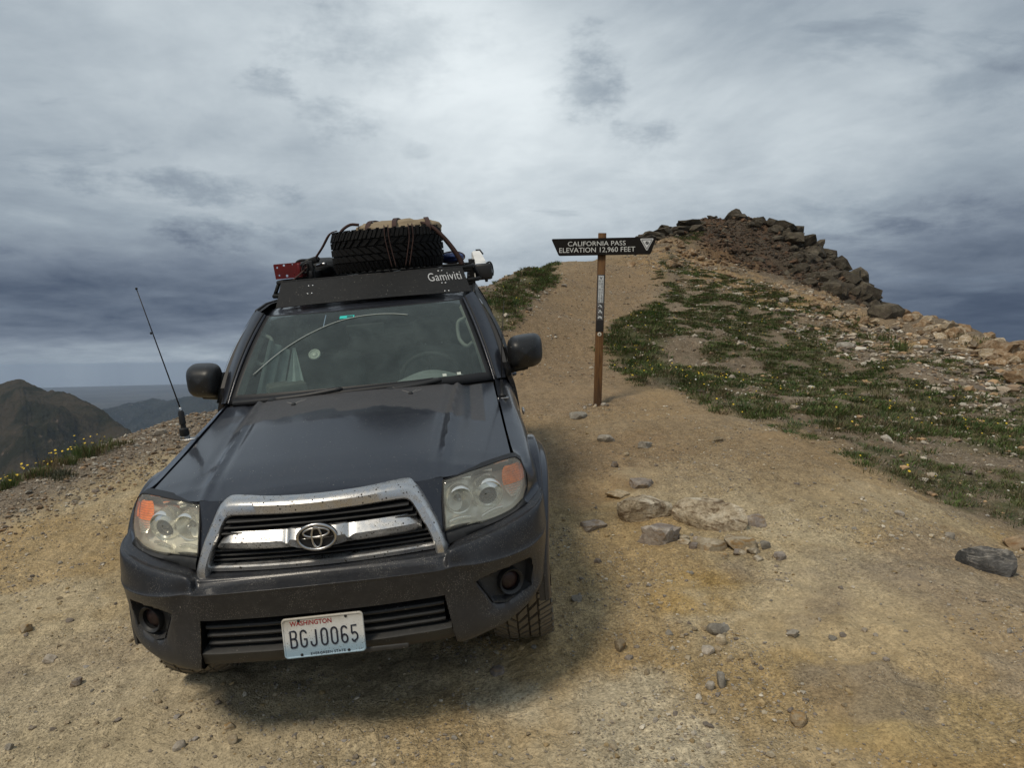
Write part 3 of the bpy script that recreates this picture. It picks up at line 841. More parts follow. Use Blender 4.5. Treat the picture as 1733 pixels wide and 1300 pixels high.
def fender_mb():
    A = .42, .475      # wheel arch centre height, radius
    net = [
        [(.800, .487, 1.020), (.836, .476, .960), (.838, .432, .900), (.815, .388, .856), (.836, .385, .832)],
        [(.792, .60, 1.020), (.858, .60, .985), (.884, .58, .925), (.894, .56, .875), (.897, .53, .846)],
        [(.785, .75, 1.043), (.862, .75, 1.005), (.893, .745, .955), (.904, .73, .910), (.908, .70, .872)],
        [(.780, .90, 1.067), (.860, .90, 1.025), (.893, .90, .975), (.906, .90, .930), (.910, .90, .895)],
        [(.776, 1.05, 1.094), (.858, 1.05, 1.045), (.892, 1.06, .99), (.905, 1.08, .92), (.910, 1.10, .840)],
        [(.770, 1.20, 1.122), (.856, 1.20, 1.065), (.892, 1.22, .98), (.905, 1.25, .86), (.909, 1.29, .66)],
        [(.764, 1.34, 1.147), (.854, 1.34, 1.080), (.892, 1.36, .97), (.904, 1.37, .78), (.900, 1.38, .42)],
        [(.761, 1.52, 1.180), (.853, 1.52, 1.10), (.892, 1.53, .98), (.903, 1.53, .78), (.893, 1.53, .40)],
        [(.760, 1.73, 1.212), (.852, 1.73, 1.12), (.892, 1.73, .99), (.903, 1.73, .78), (.893, 1.73, .40)],
    ]
    P = crom(crom(np.array(net), 56), 26, axis=1)
    top = P[:, :1].copy(); top[:, :, 2] -= .03; top[:, :, 0] += .003
    inn = P[:, -1:].copy(); inn[:, :, 0] -= .05
    return MB().grid(np.concatenate([top, P, inn], axis=1))
both(fender_mb(), 'fender', M['paint'], sharp=50)

def flare_mb(cy, cz, r0, r1, front=True):
    th = np.linspace(rad(-4), rad(184), 44); rows = []
    for a in th:
        k = sstep(rad(95), rad(180), a) if front else 0.0       # 180 degrees is the front
        xo = .962-.062*k; xi = .905-.03*k
        R0 = r0-(.015*k); R1 = r1-.045*k
        pr = [(R0, xo-.06), (R0-.004, xo-.012), (R0+.006, xo), (R0+.045, xo-.004), (R0+.080, xo-.030), (R1-.004, xi+.012), (R1, xi-.004), (R1+.002, xi-.03)]
        rows.append([(x, cy-math.cos(math.pi-a)*-1*0+math.cos(a)*r, cz+math.sin(a)*r*(1.0)) for r, x in pr])
    return MB().grid(crom(np.array(rows), 30, axis=1))
both(flare_mb(.885, .43, .46, .565), 'wheel_arch_flare', M['paint'], sharp=60)
both(flare_mb(3.675, .43, .46, .555, False), 'wheel_arch_flare', M['paint'], sharp=60)

# front bumper
def bumper_net():
    # every station: top tuck, top line, bulge, crease, face, lower face, bottom edge, tuck
    st = [
        [(0, .17, .766), (0, .095, .765), (0, .050, .744), (0, .000, .738), (0, .002, .69), (0, .012, .620), (0, .03, .43), (0, .16, .405)],
        [(.22, .172, .766), (.22, .098, .764), (.22, .054, .743), (.22, .007, .736), (.22, .009, .69), (.22, .018, .62), (.22, .036, .43), (.22, .165, .405)],
        [(.42, .178, .765), (.42, .108, .762), (.42, .072, .738), (.42, .028, .730), (.42, .029, .69), (.42, .036, .62), (.42, .048, .43), (.42, .17, .405)],
        [(.472, .180, .765), (.472, .116, .763), (.474, .082, .737), (.474, .042, .728), (.472, .041, .69), (.474, .046, .62), (.474, .054, .425), (.474, .17, .402)],
        [(.500, .185, .770), (.492, .128, .773), (.488, .074, .772), (.494, .052, .728), (.500, .053, .69), (.502, .056, .61), (.508, .062, .418), (.50, .175, .40)],
        [(.525, .20, .782), (.520, .150, .788), (.514, .078, .788), (.522, .062, .727), (.526, .064, .69), (.528, .066, .60), (.535, .072, .416), (.52, .18, .40)],
        [(.60, .25, .797), (.60, .196, .800), (.600, .118, .793), (.604, .086, .717), (.604, .092, .67), (.602, .098, .58), (.596, .102, .418), (.58, .22, .405)],
        [(.70, .31, .812), (.70, .262, .815), (.706, .178, .803), (.712, .152, .704), (.708, .160, .655), (.702, .164, .56), (.690, .160, .424), (.66, .28, .43)],
        [(.80, .39, .828), (.795, .345, .831), (.806, .265, .815), (.812, .242, .698), (.808, .248, .645), (.800, .250, .555), (.784, .236, .450), (.74, .34, .46)],
        [(.85, .46, .838), (.852, .42, .842), (.864, .345, .822), (.870, .325, .705), (.866, .330, .645), (.858, .330, .555), (.842, .308, .486), (.80, .40, .49)],
        [(.87, .53, .845), (.888, .50, .850), (.894, .43, .826), (.898, .405, .715), (.894, .410, .65), (.888, .405, .56), (.872, .388, .52), (.84, .44, .51)],
        [(.88, .60, .85), (.902, .555, .853), (.908, .51, .828), (.910, .480, .72), (.906, .470, .65), (.900, .450, .57), (.890, .425, .53), (.86, .46, .52)],
    ]
    return np.array(st)
FOG_POLY = [(.590, .640), (.690, .648), (.812, .640), (.816, .600), (.806, .528), (.700, .505), (.648, .525)]
def build_bumper():
    net = bumper_net()
    a, b, c = net[:, 2], net[:, 3], net[:, 4]
    up = b+(a-b)*.16; dn = b+(c-b)*.22; dn[:, 1] -= .002
    rim_ = b+np.array([0, -.0035, .001])
    up2 = net[:, 1]+(a-net[:, 1])*.5+np.array([0, .0, -.002])
    net = np.stack([net[:, 0], net[:, 1], up2, a, up, rim_, dn, c, net[:, 5], net[:, 6], net[:, 7]], axis=1)
    half = crom(crom(net, 150), 120, axis=1)
    def carve(P):
        x, z = P[..., 0], P[..., 2]
        face = (P[..., 1] < .45)
        ins = soft(x*1000, z*1000, [(a*1000, b*1000) for a, b in FOG_POLY], 5) * face
        Q = P.copy()
        Q[..., 1] += ins*.055; Q[..., 0] -= ins*.012
        # scooped lead-in below the lamp
        d = soft(x*1000, z*1000, [(600, 660), (830, 650), (835, 590), (815, 505), (690, 480), (610, 500)], 22)*face
        Q[..., 1] += d*.008
        return Q
    half = carve(half)
    mb = MB()
    for s in (1, -1):
        P = half*np.array([s, 1, 1]); a, b = P.shape[:2]; F = []
        for i in range(a-1):
            for j in range(b-1):
                c = half[i:i+2, j:j+2].reshape(-1, 3).mean(0)
                lim = .462+(.62-c[2])*.14
                if c[0] < lim and c[2] < .618 and c[1] < .12: continue       # the mouth
                F.append((i*b+j, i*b+j+1, (i+1)*b+j+1, (i+1)*b+j) if s > 0 else ((i+1)*b+j, (i+1)*b+j+1, i*b+j+1, i*b+j))
        mb.add(P.reshape(-1, 3), F)
    return part(mb, 'front_bumper', M['bumper_paint'], sharp=60)
bumper = build_bumper()

def lower_front():
    def yb(x): return np.interp(abs(x), [0, .22, .42, .47, .5], [.012, .018, .036, .046, .056])
    # returns of the mouth
    mb = MB(); xs = np.linspace(-.462, .462, 40)
    mb.grid([[(x, yb(x)+d, .6185-k) for x in xs] for d, k in ((0, 0), (.05, .004), (.10, .008))])
    for s in (1, -1):
        mb.grid([[(s*(.462+(.62-z)*.14), yb(.47)+d, z) for z in np.linspace(.62, .42, 14)] for d in (0, .05, .11)])
    mb.grid([[(x, yb(x)+.10, z) for x in np.linspace(-.5, .5, 30)] for z in (.63, .41)])
    back = part(mb, 'lower_grille', M['void'])
    for z, dp in ((.584, .030), (.548, .034), (.513, .038)):
        sl = MB(); xe = .455
        xs = np.linspace(-xe, xe, 40)
        pr = [(.045, .010), (.004, .006), (0, 0), (.004, -.008), (.045, -.010)]
        sl.grid([[(x, yb(x)+dp+a-.012, z+b) for x in xs] for a, b in pr])
        part(sl, 'slat', M['dusty_plastic'], back, sharp=40)
    lip = MB(); xs = np.linspace(-.478, .478, 60)
    pr = [(.060, .492), (.006, .490), (-.004, .484), (-.002, .478), (.010, .455), (.024, .428), (.06, .415)]
    rows = [[(x*(1+(.484-z)*.25), yb(x)+a+.004, z) for x in xs] for a, z in pr]
    lip.grid(rows)
    lo = part(lip, 'bumper_lip', M['dusty_plastic'], sharp=50)
    rec = MB().box((.14, .008, .452), (.34, .010, .020), bev=.004)
    part(rec, 'tow_cover', M['dusty_plastic'], lo)
lower_front()

def fog_mb():
    ring = MB(); c = (.718, .222, .574)
    R = rotm('Z', 24)
    ring.lathe([(.048, -.020), (.053, -.024), (.056, -.016), (.055, .02), (.046, .03), (.044, -.004), (.042, -.014), (.048, -.020)], n=32)
    ring.xform(R, c)
    gl = MB().lathe([(.001, -.008), (.020, -.007), (.034, -.002), (.044, .008)], n=32).xform(R, c)
    plate = []
    poly = np.array(FOG_POLY); cen = poly.mean(0)
    dens = []
    for i in range(len(poly)):
        a, b = poly[i], poly[(i+1) % len(poly)]
        for k in np.linspace(0, 1, 8)[:-1]: dens.append(a+(b-a)*k)
    dens = np.array(dens)
    def fy(x): return np.interp(x, [.58, .64, .70, .80, .83], [.092, .120, .160, .250, .28])
    pl = MB(); rows = []
    for s, d in ((1.015, .010), (.97, .040), (.90, .052), (.5, .055), (.02, .055)):
        q = cen+(dens-cen)*s; rows.append([(x-.012*(d > .03), fy(x)+d, z) for x, z in q])
    pl.grid(rows, close_v=True)
    return ring, gl, pl
def fog_lamps():
    ring, gl, pl = fog_mb()
    for s in (1, -1):
        f = lambda m: m if s > 0 else m.mirror()
        o = part(f(pl), 'fog_lamp', M['dusty_plastic'], sharp=40)
        part(f(ring), 'bezel', M['black_plastic'], o, sharp=40); part(f(gl), 'lamp_glass', M['fog_glass'], o)
fog_lamps()

# headlights
HL = np.array([(.488, 1.006), (.586, 1.015), (.70, 1.022), (.770, 1.0235), (.797, 1.019), (.818, 1.0), (.832, .957), (.830, .90), (.808, .858), (.760, .832), (.69, .824), (.628, .822), (.608, .833), (.55, .834), (.482, .834), (.481, .94)])
def hl_y(x, z): d = x-.485; return .166+.65*(z-.833)+.45*d+.5*d*d
def hl_dense(k=6):
    P = HL; n = len(P); out = []
    for i in range(n):
        a, b = P[i], P[(i+1) % n]
        for s in np.linspace(0, 1, k, endpoint=False): out.append(a+(b-a)*s)
    return np.array(out)
def hl_layer(scale, off, bulge=0.0, inset=0):
    D = hl_dense(); c = np.array([.655, .925]); q = c+(D-c)*scale
    return [(x, hl_y(x, z)+off-bulge*(1-scale**2), z) for x, z in q]
def headlight(s):
    f = lambda m: m if s > 0 else m.mirror()
    body = MB(); body.grid([hl_layer(1.0, .0), hl_layer(1.0, .03), hl_layer(.96, .060), hl_layer(.5, .085), hl_layer(.02, .09)], close_v=True)
    h = part(f(body), 'headlight', M['bezel'], sharp=35)
    lens = MB(); lens.grid([hl_layer(1.0, .004), hl_layer(.985, -.006), hl_layer(.9, -.008, .012), hl_layer(.6, -.008, .012), hl_layer(.3, -.008, .012), hl_layer(.02, -.008, .012)], close_v=True)
    part(f(lens), 'lens', M['lens'], h, face=(0, -1, .2))
    rim = MB(); D = hl_dense()
    rows = []
    c = np.array([.655, .925])
    for k, o in ((1.018, .060), (1.022, .006), (1.024, -.004), (1.004, -.008), (.992, -.003)):
        q = c+(D-c)*k; rows.append([(x, hl_y(x, z)+o, z) for x, z in q])
    part(f(MB().grid(rows, close_v=True)), 'gasket', M['rubber_trim'], h)
    R = rotm('Z', 16) @ rotm('X', 10)
    # projector: pale cone, bright ring, dark glass
    pc = np.array([.661, .311+.034, .906])
    part(f(MB().lathe([(.034, .012), (.038, -.012), (.043, -.018), (.062, -.006), (.066, -.014), (.070, -.004), (.070, .05)], n=40).xform(R, pc)), 'projector_ring', M['reflector'], h, sharp=30)
    part(f(MB().lathe([(.0005, -.016), (.014, -.014), (.026, -.006), (.034, .006)], n=32).xform(R, pc)), 'projector_glass', M['projector'], h)
    # high beam bowl
    ic = np.array([.546, .252+.024, .916])
    part(f(MB().lathe([(.0005, .055), (.012, .052), (.014, .030), (.018, .030), (.020, .050), (.034, .038), (.046, .018), (.052, -.004), (.057, -.008), (.060, .0), (.060, .04)], n=40).xform(R, ic)), 'reflector_bowl', M['reflector'], h, sharp=30)
    part(f(MB().lathe([(.0005, -.004), (.008, -.002), (.011, .008), (.011, .05)], n=16).xform(R, ic)), 'bulb_shield', M['steel'], h)
    # amber signal behind a ribbed window
    sg = MB(); rows = []
    for k in range(28):
        z = .993-.118*k/27; w = .047*math.sin(math.pi*(.14+.80*(k/27)**.8))**.6; rib = .0035*(k % 2)
        xc = .775+.004*k/27
        rows.append([(xc+w*q, hl_y(xc+w*q, z)+.012+rib+.010*q*q, z) for q in np.linspace(-1, 1, 9)])
    part(f(MB().grid(rows[:17])), 'turn_signal', M['amber'], h, smooth=False)
    part(f(MB().grid([[(x, y, z-.001) for x, y, z in r] for r in rows[16:]])), 'side_marker', M['reflector'], h, smooth=False)
    am = MB().grid([[(x, hl_y(x, z)+.012, z) for x in (.812, .826)] for z in np.linspace(.985, .93, 6)])
    part(f(am), 'marker_strip', M['amber'], h)
    # bright pleats above the lamps
    for k, (x0, z0, x1, z1) in enumerate(((.515, .985, .60, .978), (.60, .990, .69, .985), (.69, .998, .765, 1.002), (.50, .845, .585, .842), (.63, .832, .72, .842))):
        xs = np.linspace(x0, x1, 8); zs = np.linspace(z0, z1, 8)+.006*np.sin(np.linspace(0, math.pi, 8))
        pl = MB().grid([[(x, hl_y(x, z)+.038+dd, z+dz) for x, z in zip(xs, zs)] for dz, dd in ((.010, .008), (.004, -.004), (-.006, .006))])
        part(f(pl), 'reflector_pleat', M['reflector'], h)
    return h
for s in (1, -1): headlight(s)
def hl_trim():
    lo = [(.494, .150, .782), (.56, .182, .793), (.62, .216, .800), (.70, .264, .812), (.78, .330, .826), (.832, .384, .833)]
    up = [(.484, .166, .834), (.55, .196, .834), (.615, .222, .826), (.69, .262, .826), (.762, .322, .834), (.812, .372, .858)]
    lo = crom(np.array(lo), 30); up = crom(np.array(up), 30)
    mb = MB().grid(np.array([up+np.array([0, .02, .004]), up, up*.5+lo*.5+np.array([0, -.006, 0]), lo+np.array([0, .004, 0]), lo+np.array([0, .03, -.01])]))
    both(mb, 'headlight_trim', M['dusty_plastic'], sharp=60)
hl_trim()

# grille
def path3(P, n): return crom(np.array(P, float), n)
def grille():
    back = MB().grid([[(x*np.interp(z, [.74, 1.02], [.470, .345]), .20, z) for x in (-1, 1)] for z in (1.02, .95, .85, .74)])
    g = part(back, 'grille', M['void'])
    # horizontal fins of the black mesh
    for z in (.958, .935, .912, .845, .826, .807):
        w = np.interp(z, [.76, .97], [.465, .345])
        xs = np.linspace(-w, w, 24); yy = .135+.10*(xs/.47)**2*.4
        fin = MB().grid([np.stack([xs, yy+a, np.full(24, z+b)], -1) for a, b in ((.06, .006), (.004, .004), (0, 0), (.004, -.004), (.06, -.002))])
        part(fin, 'fin', M['black_plastic'], g)
    # chrome surround, three facets swept round a trapezoid; corners rounded
    out = [(.488, .150, .765), (.482, .156, .80), (.455, .178, .880), (.412, .206, .968), (.392, .214, 1.004), (.376, .218, 1.022), (.350, .214, 1.034), (.28, .196, 1.036), (.14, .170, 1.034), (0, .160, 1.033)]
    inn = [(.438, .128, .757), (.434, .132, .80), (.409, .150, .862), (.370, .172, .937), (.359, .178, .955), (.348, .180, .966), (.330, .178, .972), (.27, .166, .973), (.14, .146, .972), (0, .138, .971)]
    full = lambda P: np.array([(-x, y, z) for x, y, z in P] + [(x, y, z) for x, y, z in reversed(P[:-1])])
    O = crom(full(out), 140); I = crom(full(inn), 140)
    mixp = lambda k, dy: O+(I-O)*k+np.array([0, dy, 0])
    rows = [mixp(-.03, .05), mixp(-.02, .004), mixp(.04, -.012), mixp(.20, -.022), mixp(.30, -.024), mixp(.80, -.014), mixp(.90, -.006), mixp(1.0, .012), mixp(1.03, .060)]
    mb = MB().grid(np.array(rows))
    for e in (0, -1): mb.add(np.array([r[e] for r in rows]), [tuple(range(len(rows)))])
    part(mb, 'chrome_surround', M['chrome'], g, sharp=30)
    # centre bar with the raised badge housing: a bright upper facet over a darker lower one
    xs = np.concatenate([np.linspace(-.394, -.125, 30), np.linspace(-.12, .12, 49), np.linspace(.125, .394, 30)])
    a = np.abs(xs)
    top = .919+(.966-.919)*(1-sstep(.066, .112, a)); top = np.minimum(top, np.interp(a, [.34, .394], [.922, .862+.02]))
    mid = .886+(.934-.886)*(1-sstep(.070, .120, a)) - .014*(sstep(.09, .115, a)-sstep(.115, .14, a))
    mid = np.minimum(mid, np.interp(a, [.372, .394], [.890, .868]))
    bot = np.full(len(xs), .849)-.006*(1-sstep(.05, .12, a)); bot = np.minimum(bot, mid-.004)
    yb = .098+.055*(xs/.4)**2
    hump = (1-sstep(.07, .12, a))
    rows = [np.stack([xs, yb+.07, top-.004], -1), np.stack([xs, yb+.030-.012*hump, top], -1), np.stack([xs, yb-.004-.012*hump, mid], -1),
            np.stack([xs, yb+.020-.016*hump, bot+.004], -1), np.stack([xs, yb+.026, bot-.002], -1), np.stack([xs, yb+.07, bot], -1)]
    part(MB().grid(np.array(rows)), 'centre_bar', M['chrome'], g, sharp=22)
    xs = np.linspace(-.448, .448, 40); yb = .108+.050*(xs/.45)**2
    rows = [np.stack([xs, yb+a, np.full(40, z)], -1) for a, z in ((.05, .792), (.004, .791), (-.004, .786), (-.001, .770), (.05, .766))]
    part(MB().grid(np.array(rows)), 'lower_bar', M['chrome'], g, sharp=25)
    # badge: dark oval with three interlaced chrome ellipses
    bc = np.array([.003, .082, .895])
    th = np.linspace(0, 2*math.pi, 40, endpoint=False)
    disc = MB().grid([[(bc[0]+.068*k*math.cos(q), bc[1]+d, bc[2]+.0465*k*math.sin(q)) for q in th] for k, d in ((1.12, .012), (1.1, -.002), (.9, .0015), (.02, .0015))], close_v=True)
    bd = part(disc, 'badge', M['rubber_trim'], g, sharp=30)
    def oval(cx, cz, rx, rz, w):
        cx, cz, rx, rz = cx*.97, cz*.97, rx*.97, rz*.97; return MB().tube([(bc[0]+cx+rx*math.cos(q), bc[1]-.004, bc[2]+cz+rz*math.sin(q)) for q in np.linspace(0, 2*math.pi, 49)], w, 8, caps=False)
    em = MB()
    for o in (oval(0, 0, .074, .051, .0062), oval(0, .0185, .050, .0185, .0046), oval(0, 0, .0185, .042, .0046)):
        em.add(o.V[0], o.F)
    part(em, 'emblem', M['steel'], bd)
grille()

# number plate
def plate():
    m, t, b = new_mat('plate enamel')
    P = t.coord('Object'); x, y, z = t.sep(P)
    n = t.noise(P, 18, 5, .6)
    # pale blue mountain on white, washed out towards the top
    zz = t.math('SUBTRACT', z, t.math('MULTIPLY', t.math('ABSOLUTE', t.math('SUBTRACT', x, .01)), -.42))
    mt = t.step(t.math('ADD', zz, t.math('MULTIPLY', t.math('SUBTRACT', n, .5), .02)), .585, .545)
    lowb = t.step(z, .545, .480)
    c = t.mix(t.math('MULTIPLY', mt, .38), (.70, .70, .67), (.30, .44, .56))
    c = t.mix(t.math('MULTIPLY', lowb, .70), c, (.22, .38, .50))
    bugs = t.voro(P, 150, 'F1'); bm_ = t.math('MULTIPLY', t.math('LESS_THAN', bugs, .24), t.step(t.noise(P, 34, 2), .50, .62))
    dirt = t.math('MULTIPLY', t.step(t.math('SUBTRACT', t.math('ADD', z, t.math('MULTIPLY', n, .05)), t.math('MULTIPLY', x, .06)), .590, .645), .7)
    c = t.mix(dirt, c, (.36, .31, .23)); c = t.mix(t.math('MULTIPLY', bm_, .85), c, (.10, .075, .05))
    t.put(b.inputs['Base Color'], c); b.inputs['Roughness'].default_value = .5
    W, H, cz = .1525, .076, .5365
    def rr(w, h, r, n=6):
        pts = []
        for cx, cy, a0 in ((w-r, h-r, 0), (-w+r, h-r, 90), (-w+r, -h+r, 180), (w-r, -h+r, 270)):
            for k in range(n+1):
                a = rad(a0+90*k/n); pts.append((cx+r*math.cos(a), cy+r*math.sin(a)))
        return np.array(pts)
    tilt = lambda q: (q[0], .000-.0006+(q[1]-cz)*.12+q[2], q[1])
    rows = []
    for w, h, r, d in ((W, H, .014, .004), (W, H, .014, -.001), (W-.002, H-.002, .013, -.0035), (W-.005, H-.005, .011, -.0035), (W-.007, H-.007, .010, -.001), (.06, .03, .008, -.001), (.002, .001, .0005, -.001)):
        rows.append([tilt((x, cz+y, d-.004)) for x, y in rr(w, h, r)])
    p = part(MB().grid(rows, close_v=True), 'license_plate', m, sharp=30)
    blue = simple('embossed navy characters', (.016, .020, .036), .45); red = simple('red lettering', (.30, .012, .016), .5)
    def letters(s, size, cx, zc, sx, mat, name, ext, sp=1.0, bold=0):
        V, F = text_data(s, size, ext, sp, bold=bold)
        q = [tilt((cx+v[0]*sx, zc+v[1], -.0052-(v[2]+ext)*1.0)) for v in V]
        return part(MB().add(q, F), name, mat, p, smooth=False)
    def arc(cx, cy, rx, ry, a0, a1, n=9): return [(cx+rx*math.cos(rad(a)), cy+ry*math.sin(rad(a))) for a in np.linspace(a0, a1, n)]
    w, h, r = .5, 1.0, .5       # half width 0.5, height 2, corner radius
    G = {'B': [[(-.5, -1), (-.5, 1), (.1, 1)]+arc(.1, .65, .4, .35, 90, -20)+arc(.1, .38, .36, .30, -30, -90, 5)+[(-.5, .05)], [(.1, .05)]+arc(.1, -.38, .42, .43, 80, 0)+arc(.1, -.62, .42, .38, 0, -90)+[(-.5, -1)]],
         'G': [arc(0, .55, .5, .45, 10, 180)+arc(0, -.55, .5, .45, 180, 360)+[(.5, -.08), (.02, -.08)]],
         'J': [[(.42, 1), (.42, -.5)]+arc(-.04, -.55, .46, .45, 0, -180)+[(-.5, -.40)]],
         '0': [arc(0, .55, .5, .45, 0, 180)+arc(0, -.55, .5, .45, 180, 360)+[(.5, .56)]],
         '6': [arc(0, .55, .48, .45, 20, 180)+arc(0, -.50, .5, .50, 180, 450)+arc(0, -.45, .48, .45, 90, 180, 6)],
         '5': [[(.45, 1), (-.42, 1), (-.46, .12)]+arc(0, -.35, .5, .50, 140, -90)+arc(0, -.55, .5, .45, -90, -170, 6)]}
    for k, ch in enumerate('BGJ0065'):
        cx = -.1130+k*.0376+(.002 if k > 2 else 0)
        ink = MB()
        for st in G[ch]:
            pts = np.array([(cx+a*.0215, .5325+b*.0310) for a, b in st])
            tan = np.gradient(pts, axis=0); tan /= np.linalg.norm(tan, axis=1)[:, None]+1e-9; nn = np.stack([-tan[:, 1], tan[:, 0]], -1)*.0027
            L_ = [tilt((*q, -.0052)) for q in pts+nn*1.25]; A_ = [tilt((*q, -.0072)) for q in pts+nn]; B_ = [tilt((*q, -.0072)) for q in pts-nn]; R_ = [tilt((*q, -.0052)) for q in pts-nn*1.25]
            ink.grid([L_, A_, B_, R_])
        part(ink, 'plate_character', blue, p, sharp=40)
    letters('WASHINGTON', .0245, -.043, .5905, .92, red, 'state_lettering', .0003, 1.02, .0004)
    letters('EVERGREEN STATE', .0150, .010, .4715, .96, blue, 'slogan_lettering', .0003, 1.1, .0001)
    for x, z in ((-.088, .6015), (.088, .6015), (-.088, .4715), (.088, .4715)):
        c0 = tilt((x, z, -.006))
        part(MB().lathe([(.0055, .004), (.0055, -.001), (.0035, -.0025), (.0002, -.0025)], c0, 10), 'screw', M['rubber_trim'], p)
plate()
# ------------------------------------------------------------------ the car: glass, cabin, sides
def ws_curve(x0, y_c, y_e, z_c, z_e, n=41):
    x = np.linspace(-x0, x0, n); q = np.abs(x/x0)
    return np.stack([x, y_c+(y_e-y_c)*q**2.3, z_c+(z_e-z_c)*q**2], -1)
WS_B = ws_curve(.752, 1.415, 1.575, 1.197, 1.180)
WS_T = ws_curve(.612, 1.985, 2.075, 1.632, 1.634)
def ws_surface(k0=0.0, k1=1.0, shrink=0.0, n=24, lift=0.0):
    rows = []
    for k in np.linspace(k0, k1, n):
        r = WS_B*(1-k)+WS_T*k
        r = r*np.array([1-shrink, 1, 1])+np.array([0, -.020, .022])*4*k*(1-k)
        rows.append(r+np.array([0, -.8, .6])*lift)
    return np.array(rows)
def ws_point(u, k, lift=.002):
    """a point of the windshield: u across from -1 to 1, k up from 0 to 1"""
    S = ws_surface(k, k, n=1, lift=lift)[0]
    i = (u+1)/2*(len(S)-1); a = int(min(i, len(S)-2)); return S[a]*(1-(i-a))+S[a+1]*(i-a)
def windshield():
    w = part(MB().grid(ws_surface(.075, .985, .03)), 'windshield', M['windshield'], face=(0, -1, .7))
    # black ceramic border, one ring
    o = ws_surface(0, 1, 0, 24); i = ws_surface(.080, .982, .034, 24, .001)
    def ring(S): return np.concatenate([S[0], S[1:-1, -1], S[-1][::-1], S[1:-1, 0][::-1]])
    part(MB().grid(np.array([ring(o)+np.array([0, .02, -.01]), ring(o), ring(i)]), close_v=True), 'black_border', M['rubber_trim'], w)
    # pale curved crack, toll tag, stickers, suction mount
    ck = [ws_point(u, k, .0035) for u, k in ((-.87, .27), (-.74, .44), (-.62, .57), (-.46, .70), (-.26, .815), (-.06, .872), (.14, .885), (.30, .87), (.44, .835))]
    part(MB().tube(crom(np.array(ck), 60), .0028, 6), 'crack', simple('pale crack in the glass', (.42, .46, .43), .5, var=.1), w)
    def decal(u0, u1, k0, k1, col, name, lift=.003):
        P = [[ws_point(u, k, lift) for u in np.linspace(u0, u1, 6)] for k in np.linspace(k0, k1, 4)]
        return part(MB().grid(P), name, simple(name.replace('_', ' '), col, .5, var=.1), w)
    decal(-.215, -.075, .865, .905, (.03, .62, .54), 'teal_sticker'); decal(-.145, -.085, .873, .897, (.01, .10, .10), 'sticker_print', .0045)
    decal(.635, .665, .085, .11, (.62, .66, .58), 'white_sticker'); decal(.745, .775, .085, .11, (.62, .66, .58), 'white_sticker')
    c = ws_point(-.385, .46, -.012)
    R = rotm('X', -40)
    sm = MB().lathe([(.0005, .002), (.016, .000), (.020, .004), (.026, .004), (.029, -.002), (.034, -.001), (.036, .006)], n=24).xform(R, c)
    part(sm, 'suction_mount', simple('pale suction cup', (.40, .42, .38), .35, var=.2), w)
windshield()

def cowl():
    xs = np.linspace(-.745, .745, 50); r0 = np.stack([xs, hood_rear(xs)-.012, hood_z(xs, hood_rear(xs))-.022], -1)
    b = ws_curve(.757, 1.415, 1.575, 1.197, 1.180, 50)
    r2 = b+np.array([0, .012, -.008]); r1 = (r0+r2)/2+np.array([0, 0, -.004])
    c = part(MB().grid(np.array([r0+np.array([0, -.02, -.03]), r0, r1, r2, r2+np.array([0, .05, -.03])])), 'cowl', M['rubber_trim'])
    for x, yy in ((-.318, 1.27), (.302, 1.27)):
        z = float(hood_z(np.array([x]), np.array([yy]))[0])
        part(MB().lathe([(.013, -.004), (.013, .004), (.009, .010), (.0005, .011)], (x, yy, z), 12, axis=2), 'washer_nozzle', M['black_plastic'], c, sharp=40)
        # dried washer streaks
        for dx, dy in ((-.05, .055), (.055, .06), (.03, .065)):
            P = [(x+dx*k, yy+dy*k+.01, float(hood_z(np.array([x+dx*k]), np.array([yy+dy*k+.01]))[0])+.0012) for k in np.linspace(.15, 1, 8)]
            part(MB().tube(P, .0014, 4), 'washer_streak', simple('dried washer streak', (.30, .29, .27), .8), c)
cowl()

def wiper(pu, pk, u0, u1, k0, k1, armu, lab):
    piv = ws_point(pu, -.02, .016)
    w = part(MB().lathe([(.030, -.03), (.034, .0), (.030, .020), (.016, .028), (.0005, .029)], piv, 16, axis=2), 'wiper', M['black_plastic'], sharp=40)
    bl = np.array([ws_point(u, k0+(k1-k0)*(u-u0)/(u1-u0), .012) for u in np.linspace(u0, u1, 16)])
    part(MB().grid(np.array([bl+np.array([0, -.014, -.026]), bl+np.array([0, -.022, .008]), bl+np.array([0, -.004, .028]), bl+np.array([0, .010, -.004])]), close_u=True), 'blade', M['rubber_trim'], w)
    mid = (u0+u1)/2; mk = (k0+k1)/2
    arm = [piv+np.array([0, -.004, .012]), ws_point(armu*.5+pu*.5, .005, .030), ws_point(armu, .035, .034), ws_point(mid*.35+armu*.65, mk, .026)]
    part(MB().tube(crom(np.array(arm), 20), np.linspace(.020, .011, 20), 8), 'arm', M['black_plastic'], w)
    return w
wiper(-.62, -.02, -.955, -.235, -.012, .018, -.12, 'left')
wiper(.245, -.02, -.27, .56, .004, .030, .62, 'right')

